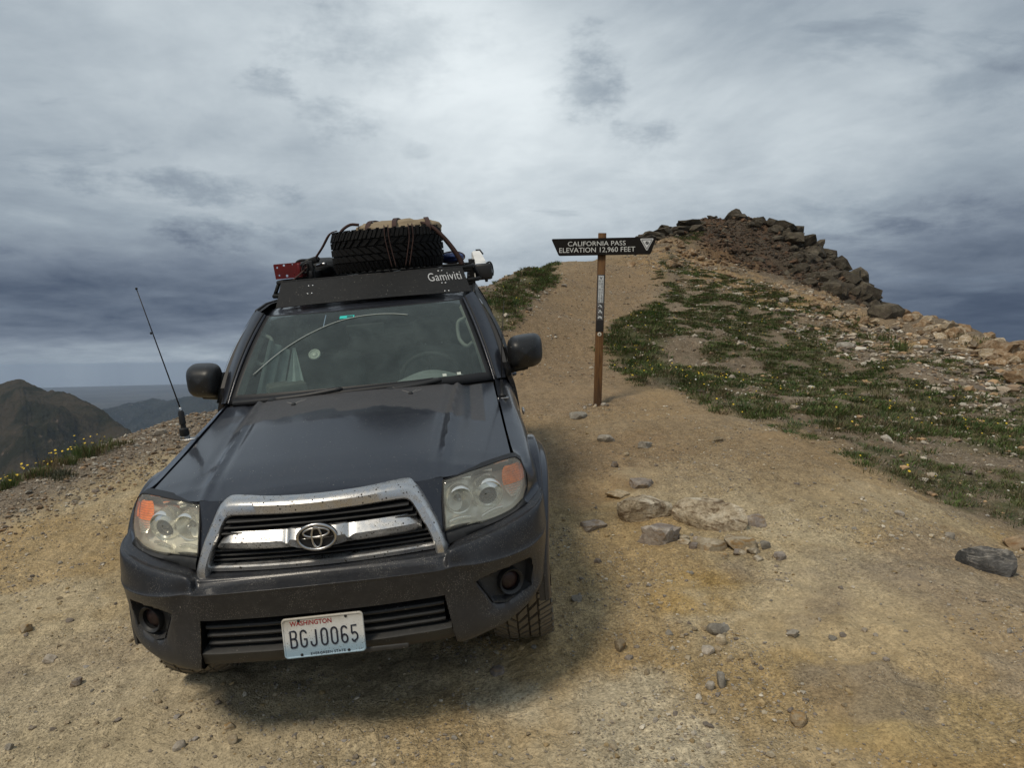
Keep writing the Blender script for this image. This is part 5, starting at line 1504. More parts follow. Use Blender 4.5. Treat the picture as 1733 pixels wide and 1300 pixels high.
def cargo():
    # spare tyre lying flat
    c = np.array([.113, 2.76, 1.988])
    t = on_car('spare_tyre', 'black spare tyre lying flat on the roof rack under the tan bag', 'tyre', c-np.array([0, 0, .135]))
    Ry = rotm('Y', 90)
    for me0, nm, mat in ((_car, 'carcass', M['spare_rubber']), (_tr, 'tread', M['spare_rubber'])):
        mb = MB(); mb.V = [v.copy() for v in me0.V]; mb.F = list(me0.F); mb.n = me0.n
        mb.xform(Ry, c); sub(mb, nm, mat, t, smooth=(nm == 'carcass'))
    sub(MB().lathe([(.215, .10), (.20, .11), (.18, .06), (.05, .05), (.001, .05)], c, 32, axis=2), 'rim', simple('dull spare rim', (.20, .20, .20), .5, .6), t, sharp=40)
    # tan canvas bag on the tyre
    canvas = simple('tan canvas', (.30, .235, .150), .9, bump=.25, bscale=420, noise=9, var=.22)
    strap = simple('brown webbing', (.055, .026, .020), .8, bump=.2, bscale=600)
    bc = np.array([.195, 2.90, 2.100]); hb = (.345, .38, .098)
    b = on_car('canvas_bag', 'tan canvas duffel bag strapped on top of the spare tyre', 'bag', bc-np.array([0, 0, .09]))
    bag = super_blob(bc, hb, 2.7, wr=.075, wsc=.13, seed=5); sub(bag, 'bag_body', canvas, b)
    for x, tl in ((-.16, .10), (.0, 0), (.20, -.12)):
        pth = []
        for a in np.linspace(-.18*math.pi, 1.18*math.pi, 26):
            zz = math.sin(a); yy = -math.cos(a)
            e = 2.7; s = (max(1e-3, 1-abs(x/hb[0])**e))**(1/e)
            pth.append(bc+np.array([x+tl*.25*yy, hb[1]*s*abs(yy)**(2/e)*math.copysign(1, yy)*1.01, hb[2]*s*abs(zz)**(2/e)*math.copysign(1, zz)*1.04]))
        P = np.array(pth); sub(MB().grid(np.array([P+np.array([-.016, 0, -.003]), P+np.array([-.015, 0, .004]), P+np.array([.015, 0, .004]), P+np.array([.016, 0, -.003])])), 'bag_strap', strap, b, sharp=40)
    hp = crom(np.array([bc+np.array(v) for v in ((-.25, -.25, .07), (-.31, -.26, .075), (-.37, -.27, .04), (-.40, -.28, -.01))]), 16)
    sub(MB().tube(hp, .010, 8), 'carry_handle', strap, b)
    # tie-down straps
    def tie(label, pts, w=.012, name='tie_down_strap'):
        P = crom(np.array(pts, float), 40)
        o = on_car(name, label, 'strap', P[-1], 'tie-down straps over the roof load')
        sub(MB().grid(np.array([P+np.array([-w, 0, 0]), P+np.array([0, -.004, .004]), P+np.array([w, 0, 0]), P+np.array([0, .004, -.004])]), close_u=True), 'webbing', strap, o); return o
    tie('brown strap slanting down from the left end of the spare tyre', [(-.19, 2.50, 2.135), (-.235, 2.48, 2.115), (-.30, 2.50, 2.03), (-.37, 2.52, 1.955), (-.44, 2.46, 1.885), (-.50, 2.42, 1.835)], .010)
    tie('wide brown strap slanting from the bag to the right rack rail', [(.34, 2.66, 2.165), (.42, 2.58, 2.135), (.50, 2.56, 2.06), (.56, 2.56, 1.98), (.615, 2.56, 1.885), (.63, 2.56, 1.84)], .020)
    for x0, x1, lab in ((.145, .170, 'thin brown cord down the middle of the tyre tread'), (.300, .255, 'thin brown cord bent left across the tyre tread')):
        y0 = 2.76-math.sqrt(.40**2-(x0-.113)**2)-.008
        o = on_car('lashing', lab, 'cord', (x1, y0, 1.86), 'cords over the front of the spare tyre')
        for dx in (0, .026):
            P = crom(np.array([(x0+dx-.01, y0+.12, 2.138), (x0+dx, y0+.004, 2.132), (x0+dx, y0-.006, 2.05), ((x0+x1)/2+dx, y0-.006, 1.95), (x1+dx, y0-.002, 1.865)]), 24)
            sub(MB().tube(P, .0035, 6), 'cord', strap, o)
    # red plate with holes
    red = simple('red painted steel', (.15, .007, .009), .45, coat=.2, var=.3)
    cu = bpy.data.curves.new('plate_outline', 'CURVE'); cu.dimensions = '2D'; cu.fill_mode = 'BOTH'; cu.extrude = .003
    def spl(pts):
        sp = cu.splines.new('POLY'); sp.points.add(len(pts)-1); sp.use_cyclic_u = True
        for q, p in zip(sp.points, pts): q.co = (*p, 0, 1)
    spl([(-.090, -.052), (.086, -.052), (.086, .050), (-.090, .050), (-.095, .045)])
    for x, z, r in ((-.072, .026, .0060), (-.064, -.027, .0060), (-.026, .038, .0075), (-.014, -.034, .0085), (.036, -.030, .0035), (.030, .040, .0035)):
        spl([(x+r*math.cos(a), z+r*math.sin(a)) for a in np.linspace(0, -2*math.pi, 14, endpoint=False)])
    oo = bpy.data.objects.new('plate_outline', cu); COL.objects.link(oo)
    me = bpy.data.meshes.new_from_object(oo.evaluated_get(bpy.context.evaluated_depsgraph_get())); bpy.data.objects.remove(oo)
    V = np.array([v.co[:] for v in me.vertices]); F = [tuple(p.vertices) for p in me.polygons]; bpy.data.meshes.remove(me)
    pc = np.array([-.556, 2.56, 1.900])
    rp = on_car('red_plate', 'red steel plate with round holes standing on the left rack rail', 'plate', pc-np.array([0, 0, .052]))
    sub(MB().add([(pc[0]+v[0], pc[1]+v[2]+v[0]*.10, pc[2]+v[1]) for v in V], F), 'plate', red, rp, smooth=False)
    sub(MB().box(pc+np.array([.070, .10, 0]), (.020, .20, .085), bev=.004), 'side_wall', red, rp)
    sub(MB().box(pc+np.array([0, .10, -.046]), (.16, .20, .008), bev=.002), 'bottom_wall', red, rp)
    # black holdall behind it
    dk = simple('black nylon', (.018, .020, .021), .7, bump=.2, bscale=400, var=.3)
    hb_ = on_car('black_holdall', 'black soft holdall behind the red plate on the rack', 'bag', (-.44, 3.05, 1.84))
    sub(super_blob((-.45, 3.05, 1.895), (.185, .34, .085), 2.3, wr=.05, wsc=.15, seed=9), 'bag_body', dk, hb_)
    sub(MB().tube(crom(np.array([(-.56, 2.76, 1.90), (-.52, 2.70, 1.955), (-.46, 2.70, 1.96), (-.42, 2.76, 1.91)]), 18), .010, 8), 'carry_handle', dk, hb_)
    # farm jack between bag and tyre
    j = on_car('farm_jack', 'black farm jack with steel tube left of the spare tyre', 'jack', (-.385, 2.6, 1.83))
    jm = simple('worn black iron', (.02, .02, .021), .5, .3, var=.4)
    sub(MB().box((-.388, 2.98, 1.862), (.022, 1.05, .045), bev=.003), 'rack_bar', jm, j)
    sub(MB().box((-.392, 2.50, 1.885), (.040, .05, .135), bev=.008), 'upright_foot', jm, j, sharp=40)
    sub(MB().box((-.385, 2.56, 1.953), (.075, .10, .040), rotm('Y', -14), bev=.010), 'lifting_jaw', jm, j, sharp=40)
    sub(MB().tube([(-.46, 2.52, 1.925), (-.40, 2.52, 1.958), (-.34, 2.54, 1.95)], .013, 8), 'reversing_lever', jm, j)
    sub(MB().tube([(-.372, 2.62, 1.917), (-.30, 2.55, 1.925)], .0105, 10), 'handle_tube', M['steel'], j)
    sub(MB().lathe([(.0005, -.016), (.014, -.014), (.018, 0), (.014, .014), (.0005, .016)], (-.352, 2.56, 1.962), 12), 'pivot_bolt', jm, j)
    sub(MB().tube(crom(np.array([(-.445, 2.47, 1.88), (-.43, 2.46, 1.925), (-.40, 2.46, 1.935), (-.415, 2.47, 1.88), (-.445, 2.47, 1.88)]), 24), .007, 6), 'shackle', jm, j)
    # blue bundle behind the tyre
    bl = simple('blue tarpaulin', (.020, .045, .16), .6, bump=.2, bscale=150, var=.3)
    bb = on_car('blue_tarp', 'small rolled blue tarpaulin to the right of the spare tyre', 'tarp', (.56, 3.15, 1.85))
    sub(super_blob((.555, 3.15, 1.895), (.095, .30, .040), 2.4, wr=.05, wsc=.09, seed=4), 'roll', bl, bb)
    for y in (2.98, 3.2): sub(MB().tube([(.555+.098*math.cos(a), y, 1.895+.043*math.sin(a)) for a in np.linspace(0, 2*math.pi, 24)], .005, 6), 'band', strap, bb)
    # awning case
    aw = on_car('awning_case', 'pale awning case with black end on the right side of the rack', 'awning', (.77, 2.6, 1.72))
    pale = simple('grey white awning cover', (.80, .80, .77), .6, bump=.12, bscale=120, var=.14)
    pr = [(.712, 1.722), (.722, 1.722), (.726, 1.836), (.806, 1.836), (.772, 1.925), (.722, 1.930), (.712, 1.92)]
    cs = MB(); cs.grid([[(x, 2.76+(z-1.836)*3.4*(z > 1.84), z) for x, z in pr], [(x, 4.5, z) for x, z in pr]], close_v=True)
    cs.add([(x, 2.76+(z-1.836)*3.4*(z > 1.84), z) for x, z in pr], [tuple(range(7))]); sub(cs, 'case', pale, aw, smooth=False)
    eb = MB().box((.776, 2.66, 1.778), (.118, .19, .112), bev=.016); sub(eb, 'end_cap', M['black_plastic'], aw, sharp=50)
    sub(MB().tube(crom(np.array([(.800, 2.62, 1.832), (.822, 2.58, 1.842), (.838, 2.60, 1.82), (.842, 2.60, 1.775), (.838, 2.61, 1.745)]), 20), .006, 6), 'buckle_strap', M['black_plastic'], aw)
    sub(MB().tube([(.735, 2.76, 1.932), (.765, 2.76, 1.932), (.785, 2.74, 1.900)], .006, 6), 'zip_cord', M['black_plastic'], aw)
    sub(MB().box((.79, 2.60, 1.716), (.022, .022, .022), bev=.006), 'latch', M['black_plastic'], aw)
    for y in (2.85, 3.6, 4.3): sub(MB().box((.700, y, 1.80), (.045, .05, .14), bev=.004), 'bracket', M['rack'], aw)
cargo()
# ------------------------------------------------------------------ trail sign
def wood_material(name, base, dark):
    m, t, b = new_mat(name)
    P = t.coord('Object')
    g = t.noise(t.vmath('MULTIPLY', P, (18, 18, 1.1)), 3.0, 6, .62, .6); w = t.noise(P, 2.2, 4, .6)
    c = t.mix(t.step(g, .38, .66), base, dark)
    c = t.mix(t.math('MULTIPLY', t.step(w, .5, .75), .5), c, (.19, .11, .05))
    x, y, z = t.sep(P)
    c = t.mix(t.math('MULTIPLY', t.step(z, .45, .02), .6), c, (.075, .050, .032))
    t.put(b.inputs['Base Color'], c); b.inputs['Roughness'].default_value = .75; b.inputs['Specular IOR Level'].default_value = .3
    t.put(b.inputs['Normal'], t.bump(g, .35, .004))
    return m
def fit_text(s, w, h, ext=.001):
    V, F = text_data(s, .1, ext)
    V = V.copy(); V[:, 0] = (V[:, 0]-(V[:, 0].min()+V[:, 0].max())/2)/(V[:, 0].max()-V[:, 0].min())*w
    V[:, 1] = (V[:, 1]-(V[:, 1].min()+V[:, 1].max())/2)/(V[:, 1].max()-V[:, 1].min())*h
    return V, F
def trail_sign():
    base = hit(1011, 688)
    sg = empty('trail_sign', base.tolist())
    tag(sg, 'brown wooden post with pointed name board beside the dirt road', 'sign')
    S = 1/141.3*(base[1]/8.75)                    # metres per pixel of the photograph at the sign
    lean = math.atan2(7, 288)+rad(.7)
    sg.rotation_euler = (0, lean, rad(-6))
    H = 2.05; wp = .096
    wood = wood_material('stained post wood', (.175, .088, .032), (.075, .034, .014))
    bw = simple('dark brown board', (.010, .008, .0065), .75, spec=.2, bump=.15, bscale=90, var=.3)
    white = simple('cream routed letters', (.66, .66, .62), .6, var=.08)
    post = MB().box((0, 0, H/2-.12), (wp, wp, H+.24), bev=.006); post.build('post', wood, sg, sharp=40)
    # board
    bz = (688-421.3)*S; T = rotm('Y', -1.6)
    def B(x, z, o): return T @ np.array([x, o, z])+np.array([.020, -wp/2-.022, bz])
    cor = [(-.617, .098), (.617, .098), (.545, -.100), (-.530, -.100)]; poly = []
    for i in range(4):
        p = np.array(cor[i]); a = np.array(cor[i-1])-p; b = np.array(cor[(i+1) % 4])-p; r = .022
        a = a/np.linalg.norm(a)*r; b = b/np.linalg.norm(b)*r
        for k in np.linspace(0, 1, 6): poly.append(tuple(p+a*(1-k)**2+b*k**2))
    rows = [[B(x*s, z*s, o) for x, z in poly] for s, o in ((1, .020), (1, -.016), (.994, -.020), (.5, -.0201), (.01, -.0201))]
    mb = MB().grid(rows, close_v=True); mb.add([B(x, z, .020) for x, z in poly], [tuple(range(len(poly)))])
    bd = mb.build('name_board', bw, sg, sharp=35)
    for s, w, h, x, z in (('CALIFORNIA PASS', 95.5*S, 7.6*S, -.083, .034), ('ELEVATION 12,960 FEET', 125.5*S, 9.4*S, -.078, -.044)):
        V, F = fit_text(s, w, h)
        # one mesh per word: split at the wide gaps between letters
        par = list(range(len(V)))
        def root(i):
            while par[i] != i: par[i] = par[par[i]]; i = par[i]
            return i
        for fc in F:
            for i in fc[1:]: par[root(i)] = root(fc[0])
        isl = {}
        for i in range(len(V)): isl.setdefault(root(i), []).append(i)
        its = sorted(([V[i, 0].min(), V[i, 0].max(), k] for k, i in isl.items())); words = []; end = -9
        for a0, a1, k in its:
            if a0-end > w*.022: words.append([])
            words[-1].append(k); end = max(end, a1)
        for wd in words:
            ids = [i for k in wd for i in isl[k]]; mp_ = {i: n for n, i in enumerate(ids)}
            MB().add([B(x+V[i, 0], z+V[i, 1], -.0215-V[i, 2]) for i in ids], [tuple(mp_[i] for i in fc) for fc in F if fc[0] in mp_]).build('lettering', white, bd, smooth=False)
    # triangular badge: pale border, grey band, pale field, small dark device
    def tri(cx, cz, r, o, mat, name, par, rnd=.25):
        pts = []
        c3 = [(-r, r*.84), (r, r*.84), (0, -r*.98)]
        for i in range(3):
            p = np.array(c3[i]); a = np.array(c3[i-1])-p; b = np.array(c3[(i+1) % 3])-p
            for k in np.linspace(0, 1, 6): pts.append(p+a*rnd*.5*(1-k)**2+b*rnd*.5*k**2)
        P = [B(cx+q[0], cz+q[1], o) for q in pts]; Q = [B(cx+q[0], cz+q[1], o+.003) for q in pts]
        m = MB().grid([Q, P], close_v=True); m.add(P, [tuple(range(len(P)))]); return m.build(name, mat, par, sharp=35)
    grey = simple('badge grey', (.27, .27, .27), .6, var=.1); pale = simple('badge pale', (.68, .68, .66), .6, var=.06); ink = simple('badge ink', (.03, .03, .03), .6)
    cx, cz = .500, .012
    e = tri(cx, cz, .082, -.0225, pale, 'emblem', bd); tri(cx, cz+.002, .070, -.0240, grey, 'emblem_band', bd); tri(cx, cz+.004, .050, -.0255, pale, 'emblem_field', bd)
    MB().grid([[B(cx+.003+.019*math.cos(a)*k, cz+.016+.019*math.sin(a)*k, -.0270) for a in np.linspace(0, 2*math.pi, 20, endpoint=False)] for k in (1, .01)], close_v=True).build('emblem_device', ink, bd)
    MB().add([B(cx+x, cz+z, -.0285) for x, z in ((-.008, .004), (-.001, .008), (.014, .030), (.008, .027))], [(0, 1, 2, 3)]).build('emblem_stroke', pale, bd)
    for x in (-.02, .02):
        for z in (.06, -.06): MB().lathe([(.006, .0), (.006, -.003), (.0005, -.004)], B(x-.015, z, -.0195), 8).build('bolt', ink, bd)
    # narrow marker board on the post
    zt, zb = (688-468)*S, (688-563)*S
    def K(x, z, o): return np.array([x, -wp/2-.004-o, z])
    mk = MB().box((0, -wp/2-.004, (zt+zb)/2), (.088, .006, zt-zb), bev=.0015)
    mp = mk.build('marker_panel', simple('dark marker panel', (.022, .020, .020), .5, var=.2), sg, sharp=40)
    def quad(x0, x1, z0, z1, o, mat, name):
        return MB().add([K(x0, z0, o), K(x1, z0, o), K(x1, z1, o), K(x0, z1, o)], [(0, 1, 2, 3)]).build(name, mat, mp)
    wht = simple('white decal', (.55, .57, .57), .5, var=.08)
    w0, w1 = zt-.010, zt-.330
    quad(-.030, .032, w1, w0, .0045, wht, 'white_decal')
    # small spread-wing device, then the stacked letters
    MB().add([K(x, w0-.022+z, .0060) for x, z in ((-.016, .010), (-.010, .010), (-.001, -.008), (.002, -.008), (.011, .010), (.017, .010), (.006, -.020), (-.005, -.020))], [(0, 1, 2, 7), (2, 3, 6, 7), (3, 4, 5, 6)]).build('bird_device', ink, mp)
    for s, x in (('NO MOTOR', -.0135), ('VEHICLES', .0165)):
        for k, ch in enumerate(s):
            if ch == ' ': continue
            V, F = fit_text(ch, .019 if ch != 'I' else .006, .025, .0003)
            MB().add([K(x+v[0], w0-.066-k*.0335+v[1], .0062+v[2]) for v in V], F).build('letter', ink, mp, smooth=False)
    gr = simple('icon border', (.24, .21, .20), .6)
    for k in range(3):
        z1 = w1-.004-k*.068; z0 = z1-.062
        quad(-.034, .034, z0-.003, z1+.003, .0042, gr, 'icon_frame'); quad(-.030, .030, z0, z1, .0052, ink, 'icon_field')
        zc = (z0+z1)/2
        m = MB()
        sets = [((-.018, -.008, .008), (.010, -.012, .009)), ((-.015, -.012, .010), (.014, -.012, .010)), ((-.016, -.008, .011), (.014, -.008, .011))][k]
        for x, z, r in sets: m.grid([[K(x+r*q*math.cos(a), zc+z+r*q*math.sin(a), .0064) for a in np.linspace(0, 2*math.pi, 12, endpoint=False)] for q in (1, .05)], close_v=True)
        body = [[(-.018, .0), (.004, .014), (.016, -.004), (.004, -.002)], [(-.018, .004), (.0, .022), (.006, .016), (.018, -.004), (-.004, -.004)], [(-.022, .0), (-.014, .012), (.010, .012), (.022, .002), (.020, -.004), (-.020, -.004)]][k]
        m.add([K(x, zc+z, .0066) for x, z in body], [tuple(range(len(body)))])
        m.add([K(x, zc+z, .0068) for x, z in ((-.024, .022), (-.020, .025), (.024, -.022), (.020, -.025))], [(0, 1, 2, 3)])
        m.build('vehicle_icon', wht, mp, smooth=False)
    zc = (688-567.5)*S
    MB().lathe([(.024, .003), (.024, -.002), (.022, -.003), (.0005, -.003)], (0, -wp/2-.002, zc), 24).build('round_marker', simple('cream disc', (.62, .57, .47), .5, var=.15), sg, sharp=40)
    MB().add([(x, -wp/2-.0066, zc+z) for x, z in ((-.004, -.012), (.004, -.012), (.004, .0), (.011, .0), (0, .013), (-.011, .0), (-.004, .0))], [tuple(range(7))]).build('arrow', ink, sg)
trail_sign()
# ------------------------------------------------------------------ rocks
def ico(sub):
    bm = bmesh.new(); bmesh.ops.create_icosphere(bm, subdivisions=sub, radius=1)
    bm.verts.index_update(); V = np.array([v.co[:] for v in bm.verts]); F = np.array([[v.index for v in f.verts] for f in bm.faces]); bm.free()
    return V/np.linalg.norm(V, axis=1)[:, None], F
ICO1, ICO2, ICO3 = ico(1), ico(2), ico(3)
def rock_shape(rng, base, planes=9, flat=1.0, rough=.05, sharp=1.0, blocky=0.0):
    """a stone: the inside of a handful of random planes, slightly weathered"""
    D, F = base
    N = rng.normal(size=(planes, 3)); N /= np.linalg.norm(N, axis=1)[:, None]
    N = np.concatenate([N, [[0, 0, 1], [0, 0, -1]]]); d = np.concatenate([rng.uniform(.62, 1.0, planes), [.80, .8]])
    if blocky:                       # joint-bounded blocks: mostly three sets of nearly parallel faces
        A = np.linalg.qr(rng.normal(size=(3, 3)))[0]; N2 = np.concatenate([A, -A])+rng.normal(size=(6, 3))*.16; N2 /= np.linalg.norm(N2, axis=1)[:, None]
        N = np.concatenate([N2, N[:3]]); d = np.concatenate([rng.uniform(.50, .80, 6), rng.uniform(.8, 1.0, 3)])
    q = D @ N.T; q = np.where(q > 1e-3, d[None]/np.maximum(q, 1e-3), 9)
    r = np.minimum(q.min(1), 1.25)
    if sharp < 1: r = r*sharp+(1-sharp)*.85
    V = D*r[:, None]
    n = fbm(D[:, 0]*2.1+D[:, 2]*1.3+rng.random()*40, D[:, 1]*2.1-D[:, 2]*.9+rng.random()*40, 1.0, 4, .6)
    V = V*(1+n*rough*3)[:, None]
    V[:, 2] *= flat
    return V/np.abs(V).max(0), F

def rock_material(name, cols, scale=3.0, stain=None, bump=.5):
    m, t, b = new_mat(name)
    P = t.coord('Object'); rnd = t.new('ShaderNodeObjectInfo').outputs['Random']
    Pr = t.vmath('ADD', P, t.comb(t.math('MULTIPLY', rnd, 31), t.math('MULTIPLY', rnd, 17), 0))
    n = t.noise(Pr, scale, 7, .65, .5); n2 = t.noise(Pr, scale*7, 5, .7); n3 = t.noise(t.vmath('MULTIPLY', Pr, (1, 1, 3)), scale*2.2, 5, .6, .8)
    c = t.ramp(n, [(.34, cols[0]), (.5, cols[1]), (.65, cols[2])])
    if stain: c = t.mix(t.math('MULTIPLY', t.step(n3, .50, .66), .8), c, stain)
    v = t.math('MULTIPLY', t.ramp(n2, [(.25, .6), (.55, 1.0), (.8, 1.35)]), t.math('ADD', .78, t.math('MULTIPLY', rnd, .44)))
    c = t.mix(1, c, v, 'MULTIPLY')
    t.put(b.inputs['Base Color'], c); b.inputs['Roughness'].default_value = .9; b.inputs['Specular IOR Level'].default_value = .25
    h = t.math('ADD', n2, t.math('MULTIPLY', n3, .8))
    t.put(b.inputs['Normal'], t.bump(h, bump, .25/scale*.3))
    return m
M['dark_rock'] = rock_material('dark lichened volcanic rock', [(.042, .033, .024), (.084, .068, .049), (.150, .126, .092)], 1.6, (.070, .066, .038))
M['brown_rock'] = rock_material('red brown scree rock', [(.085, .048, .028), (.15, .088, .050), (.21, .13, .075)], 2.5)
M['orange_rock'] = rock_material('ochre altered rock', [(.17, .105, .055), (.31, .215, .125), (.47, .39, .28)], 2.2, (.24, .115, .045))
M['pale_rock'] = rock_material('pale quartz rock', [(.27, .23, .18), (.42, .37, .30), (.56, .51, .43)], 9)
M['tan_rock'] = rock_material('iron stained tan rock', [(.20, .15, .095), (.40, .325, .215), (.58, .50, .37)], 6, (.33, .195, .070))
M['grey_rock'] = rock_material('blue grey slate rock', [(.205, .18, .145), (.30, .272, .225), (.42, .39, .33)], 9)
M['slate_rock'] = rock_material('dark slate with white veins', [(.060, .060, .060), (.14, .138, .134), (.25, .245, .235)], 5, (.50, .47, .42), 1.0)
M['ledge_rock'] = rock_material('streaked cream and brown bedrock', [(.13, .088, .050), (.50, .42, .30), (.74, .68, .55)], 6, (.12, .075, .038), 1.2)
M['cream_rock'] = rock_material('cream and buff rock', [(.30, .22, .13), (.47, .38, .26), (.62, .55, .44)], 2.6, (.33, .19, .075))
M['purple_rock'] = rock_material('purple grey rock', [(.185, .155, .135), (.28, .24, .205), (.39, .345, .29)], 8, (.23, .16, .09))

def rot_any(rng, tilt=25):
    return np.array(Matrix.Rotation(rng.uniform(0, 2*math.pi), 3, 'Z')) @ rotm('X', rng.uniform(-tilt, tilt)) @ rotm('Y', rng.uniform(-tilt, tilt))

# --- rocks one can point at, each at its place on the road
def named_rock(name, label, px, py, wpx, hpx, mat, dep=1.0, seed=0, yaw=0, planes=8, sink=.30, base=ICO3, rough=.05, cat='rock', tip=0, group=None, blocky=0):
    rng = np.random.default_rng(1000+seed)
    p = hit(px, py)
    D = project(p)[2]; s = D/FPX
    w = wpx*s/2; h = hpx*s/2; d = max(w*dep, h*.8)
    V, F = rock_shape(rng, base, planes, 1.0, rough, blocky=blocky)
    V = V*np.array([w, d, h*1.15])
    V = V @ (rotm('Z', yaw) @ rotm('Y', tip)).T
    me = mesh_data(name, V, F, False)
    if base is ICO3:
        me.polygons.foreach_set('use_smooth', np.ones(len(me.polygons), bool)); me.set_sharp_from_angle(angle=rad(28))
    o = link(name, me, M[mat]); o.location = (p[0], p[1], p[2]+h*(1-2*sink)*.9)
    return tag(o, label, cat, group)
NR = [
    ('ledge_rock', 'ochre and cream rock slab, left one of the bedrock cluster in the road', 1090, 874, 98, 50, 'ledge_rock', .8, 1, -8, 8, .26),
    ('ledge_rock', 'long brown streaked rock, largest of the bedrock cluster in the road', 1195, 890, 146, 54, 'ledge_rock', .42, 2, -40, 8, .20),
    ('ledge_rock', 'rounded purple grey rock at the front of the bedrock cluster', 1119, 914, 84, 58, 'purple_rock', .8, 3, 10, 9, .30),
    ('ledge_rock', 'thin dark shard standing on edge behind the bedrock cluster', 1276, 890, 40, 30, 'purple_rock', .25, 4, -35, 6, .36),
    ('ledge_rock', 'pale low rock at the right foot of the bedrock cluster', 1252, 926, 60, 24, 'tan_rock', .8, 5, -15, 8, .4),
    ('ledge_rock', 'small grey rock past the right end of the bedrock cluster', 1296, 928, 24, 16, 'grey_rock', .9, 6, 20, 8, .3),
    ('ledge_rock', 'small rough brown rock below the long rock of the cluster', 1200, 928, 56, 24, 'tan_rock', .8, 7, 5, 9, .46),
    ('slab_rock', 'dark grey slab with pale top lying near the right edge', 1664, 962, 96, 50, 'slate_rock', .42, 8, -38, 7, .18),
    ('slab_rock', 'orange and white rock at the right edge behind the dark slab', 1718, 921, 54, 30, 'orange_rock', .8, 9, 8, 8, .3),
    ('slab_rock', 'flat white stone right behind the dark slab', 1672, 936, 56, 12, 'pale_rock', .5, 10, -10, 7, .3),
    ('slab_rock', 'flat blue grey slab in front of the sign post', 976, 706, 38, 12, 'grey_rock', 1.0, 11, 5, 7, .35),
    ('loose_rock', 'dark green grey stone on the trail right below the sign post', 1090, 758, 30, 14, 'grey_rock', .8, 12, 10, 7, .25),
    ('loose_rock', 'grey pointed stone between the sign and the SUV fender', 1027, 747, 32, 16, 'grey_rock', .9, 13, -20, 7, .35),
    ('loose_rock', 'small dark cube of rock alone on the trail by the SUV mirror side', 1041, 794, 14, 12, 'purple_rock', .9, 14, 15, 7, .25),
    ('loose_rock', 'low grey brown rock just behind the bedrock cluster', 1085, 822, 46, 20, 'purple_rock', .9, 15, -10, 8, .52),
    ('loose_rock', 'pale half buried rock left behind the bedrock cluster', 1046, 838, 44, 18, 'tan_rock', .9, 16, 10, 8, .42),
    ('loose_rock', 'half buried grey rock beside the front wheel arch of the SUV', 1005, 892, 46, 20, 'purple_rock', .9, 17, 12, 8, .52),
    ('loose_rock', 'squarish tan block alone in the lower right foreground', 1351, 1225, 32, 26, 'tan_rock', .9, 18, 25, 6, .22),
    ('loose_rock', 'blue grey flat slab among the stones in the ochre patch', 1216, 1064, 40, 16, 'grey_rock', .9, 19, 0, 7, .38),
    ('loose_rock', 'white tan flat stone below the grey slab in the ochre patch', 1198, 1107, 24, 12, 'pale_rock', .9, 20, 5, 7, .25),
    ('loose_rock', 'tan angular stone right below the blue grey slab', 1220, 1090, 20, 18, 'tan_rock', .9, 21, 25, 6, .2),
    ('loose_rock', 'upright grey flake near two round stones in the right foreground', 1220, 1163, 20, 30, 'grey_rock', .5, 22, 5, 6, .3),
    ('loose_rock', 'round pale stone beside the upright grey flake', 1201, 1171, 17, 16, 'pale_rock', .9, 23, 0, 11, .2),
    ('loose_rock', 'broad pale stone alone in the middle of the right foreground', 1343, 1079, 24, 13, 'pale_rock', .9, 24, 10, 7, .25),
    ('loose_rock', 'tan lump of rock at the edge of the SUV shadow', 1049, 1102, 24, 20, 'tan_rock', .9, 25, 30, 7, .25),
    ('loose_rock', 'flat brown stone in the shade below the front bumper', 838, 1139, 34, 14, 'purple_rock', .8, 26, -15, 7, .3),
    ('loose_rock', 'pale stone with sharp corner left of the SUV bumper', 47, 1068, 24, 16, 'tan_rock', .8, 27, 20, 7, .2),
    ('loose_rock', 'flat pale stone on the road left of the fog lamp', 84, 1117, 22, 13, 'pale_rock', .8, 28, 12, 7, .2),
    ('loose_rock', 'brown wedge of stone in the left foreground', 131, 1161, 22, 13, 'purple_rock', .8, 29, 25, 7, .2),
    ('loose_rock', 'round tan stone at the front edge of the SUV shadow', 395, 1269, 18, 15, 'tan_rock', .9, 30, 0, 10, .2),
    ('loose_rock', 'pale stone at the bottom of the picture left of centre', 303, 1280, 22, 16, 'pale_rock', .9, 31, 20, 8, .2),
    ('loose_rock', 'pale half sunk stone just above the round tan stone', 389, 1252, 22, 14, 'tan_rock', .9, 32, 10, 8, .35),
    ('loose_rock', 'small grey stone low in the left bottom corner', 17, 1270, 15, 12, 'grey_rock', .9, 33, 10, 7, .2),
    ('loose_rock', 'large pale rock on the gravel bank behind the whip aerial', 272, 738, 22, 14, 'pale_rock', .9, 34, 15, 8, .2),
    ('slope_rock', 'grey white boulder half sunk in the grassy slope', 1432, 583, 34, 14, 'grey_rock', .9, 35, 0, 8, .3),
    ('slope_rock', 'rusty red flat rock beside the grey boulder on the slope', 1424, 597, 26, 8, 'orange_rock', .9, 36, 0, 8, .3),
    ('slope_rock', 'pale boulder by the dark grass tongue below the outcrop', 1327, 512, 16, 12, 'grey_rock', .9, 37, 0, 8, .3),
    ('slope_rock', 'yellow white flat rock at the top of the grassy slope', 1246, 494, 20, 8, 'pale_rock', .9, 38, 0, 8, .3),
    ('slope_rock', 'ochre lump of rock beside the top of the trail under the sign board', 1068, 451, 16, 10, 'orange_rock', .9, 39, 0, 8, .3),
    ('slope_rock', 'pale rock on the trail far up the slope left of the post', 955, 486, 10, 6, 'pale_rock', .9, 40, 0, 8, .3),
]
for i, r in enumerate(NR): named_rock(*r, blocky=1 if r[9] in (8, 9, 10, 18, 12, 4, 1, 2, 3, 7, 21, 27, 29) else 0)
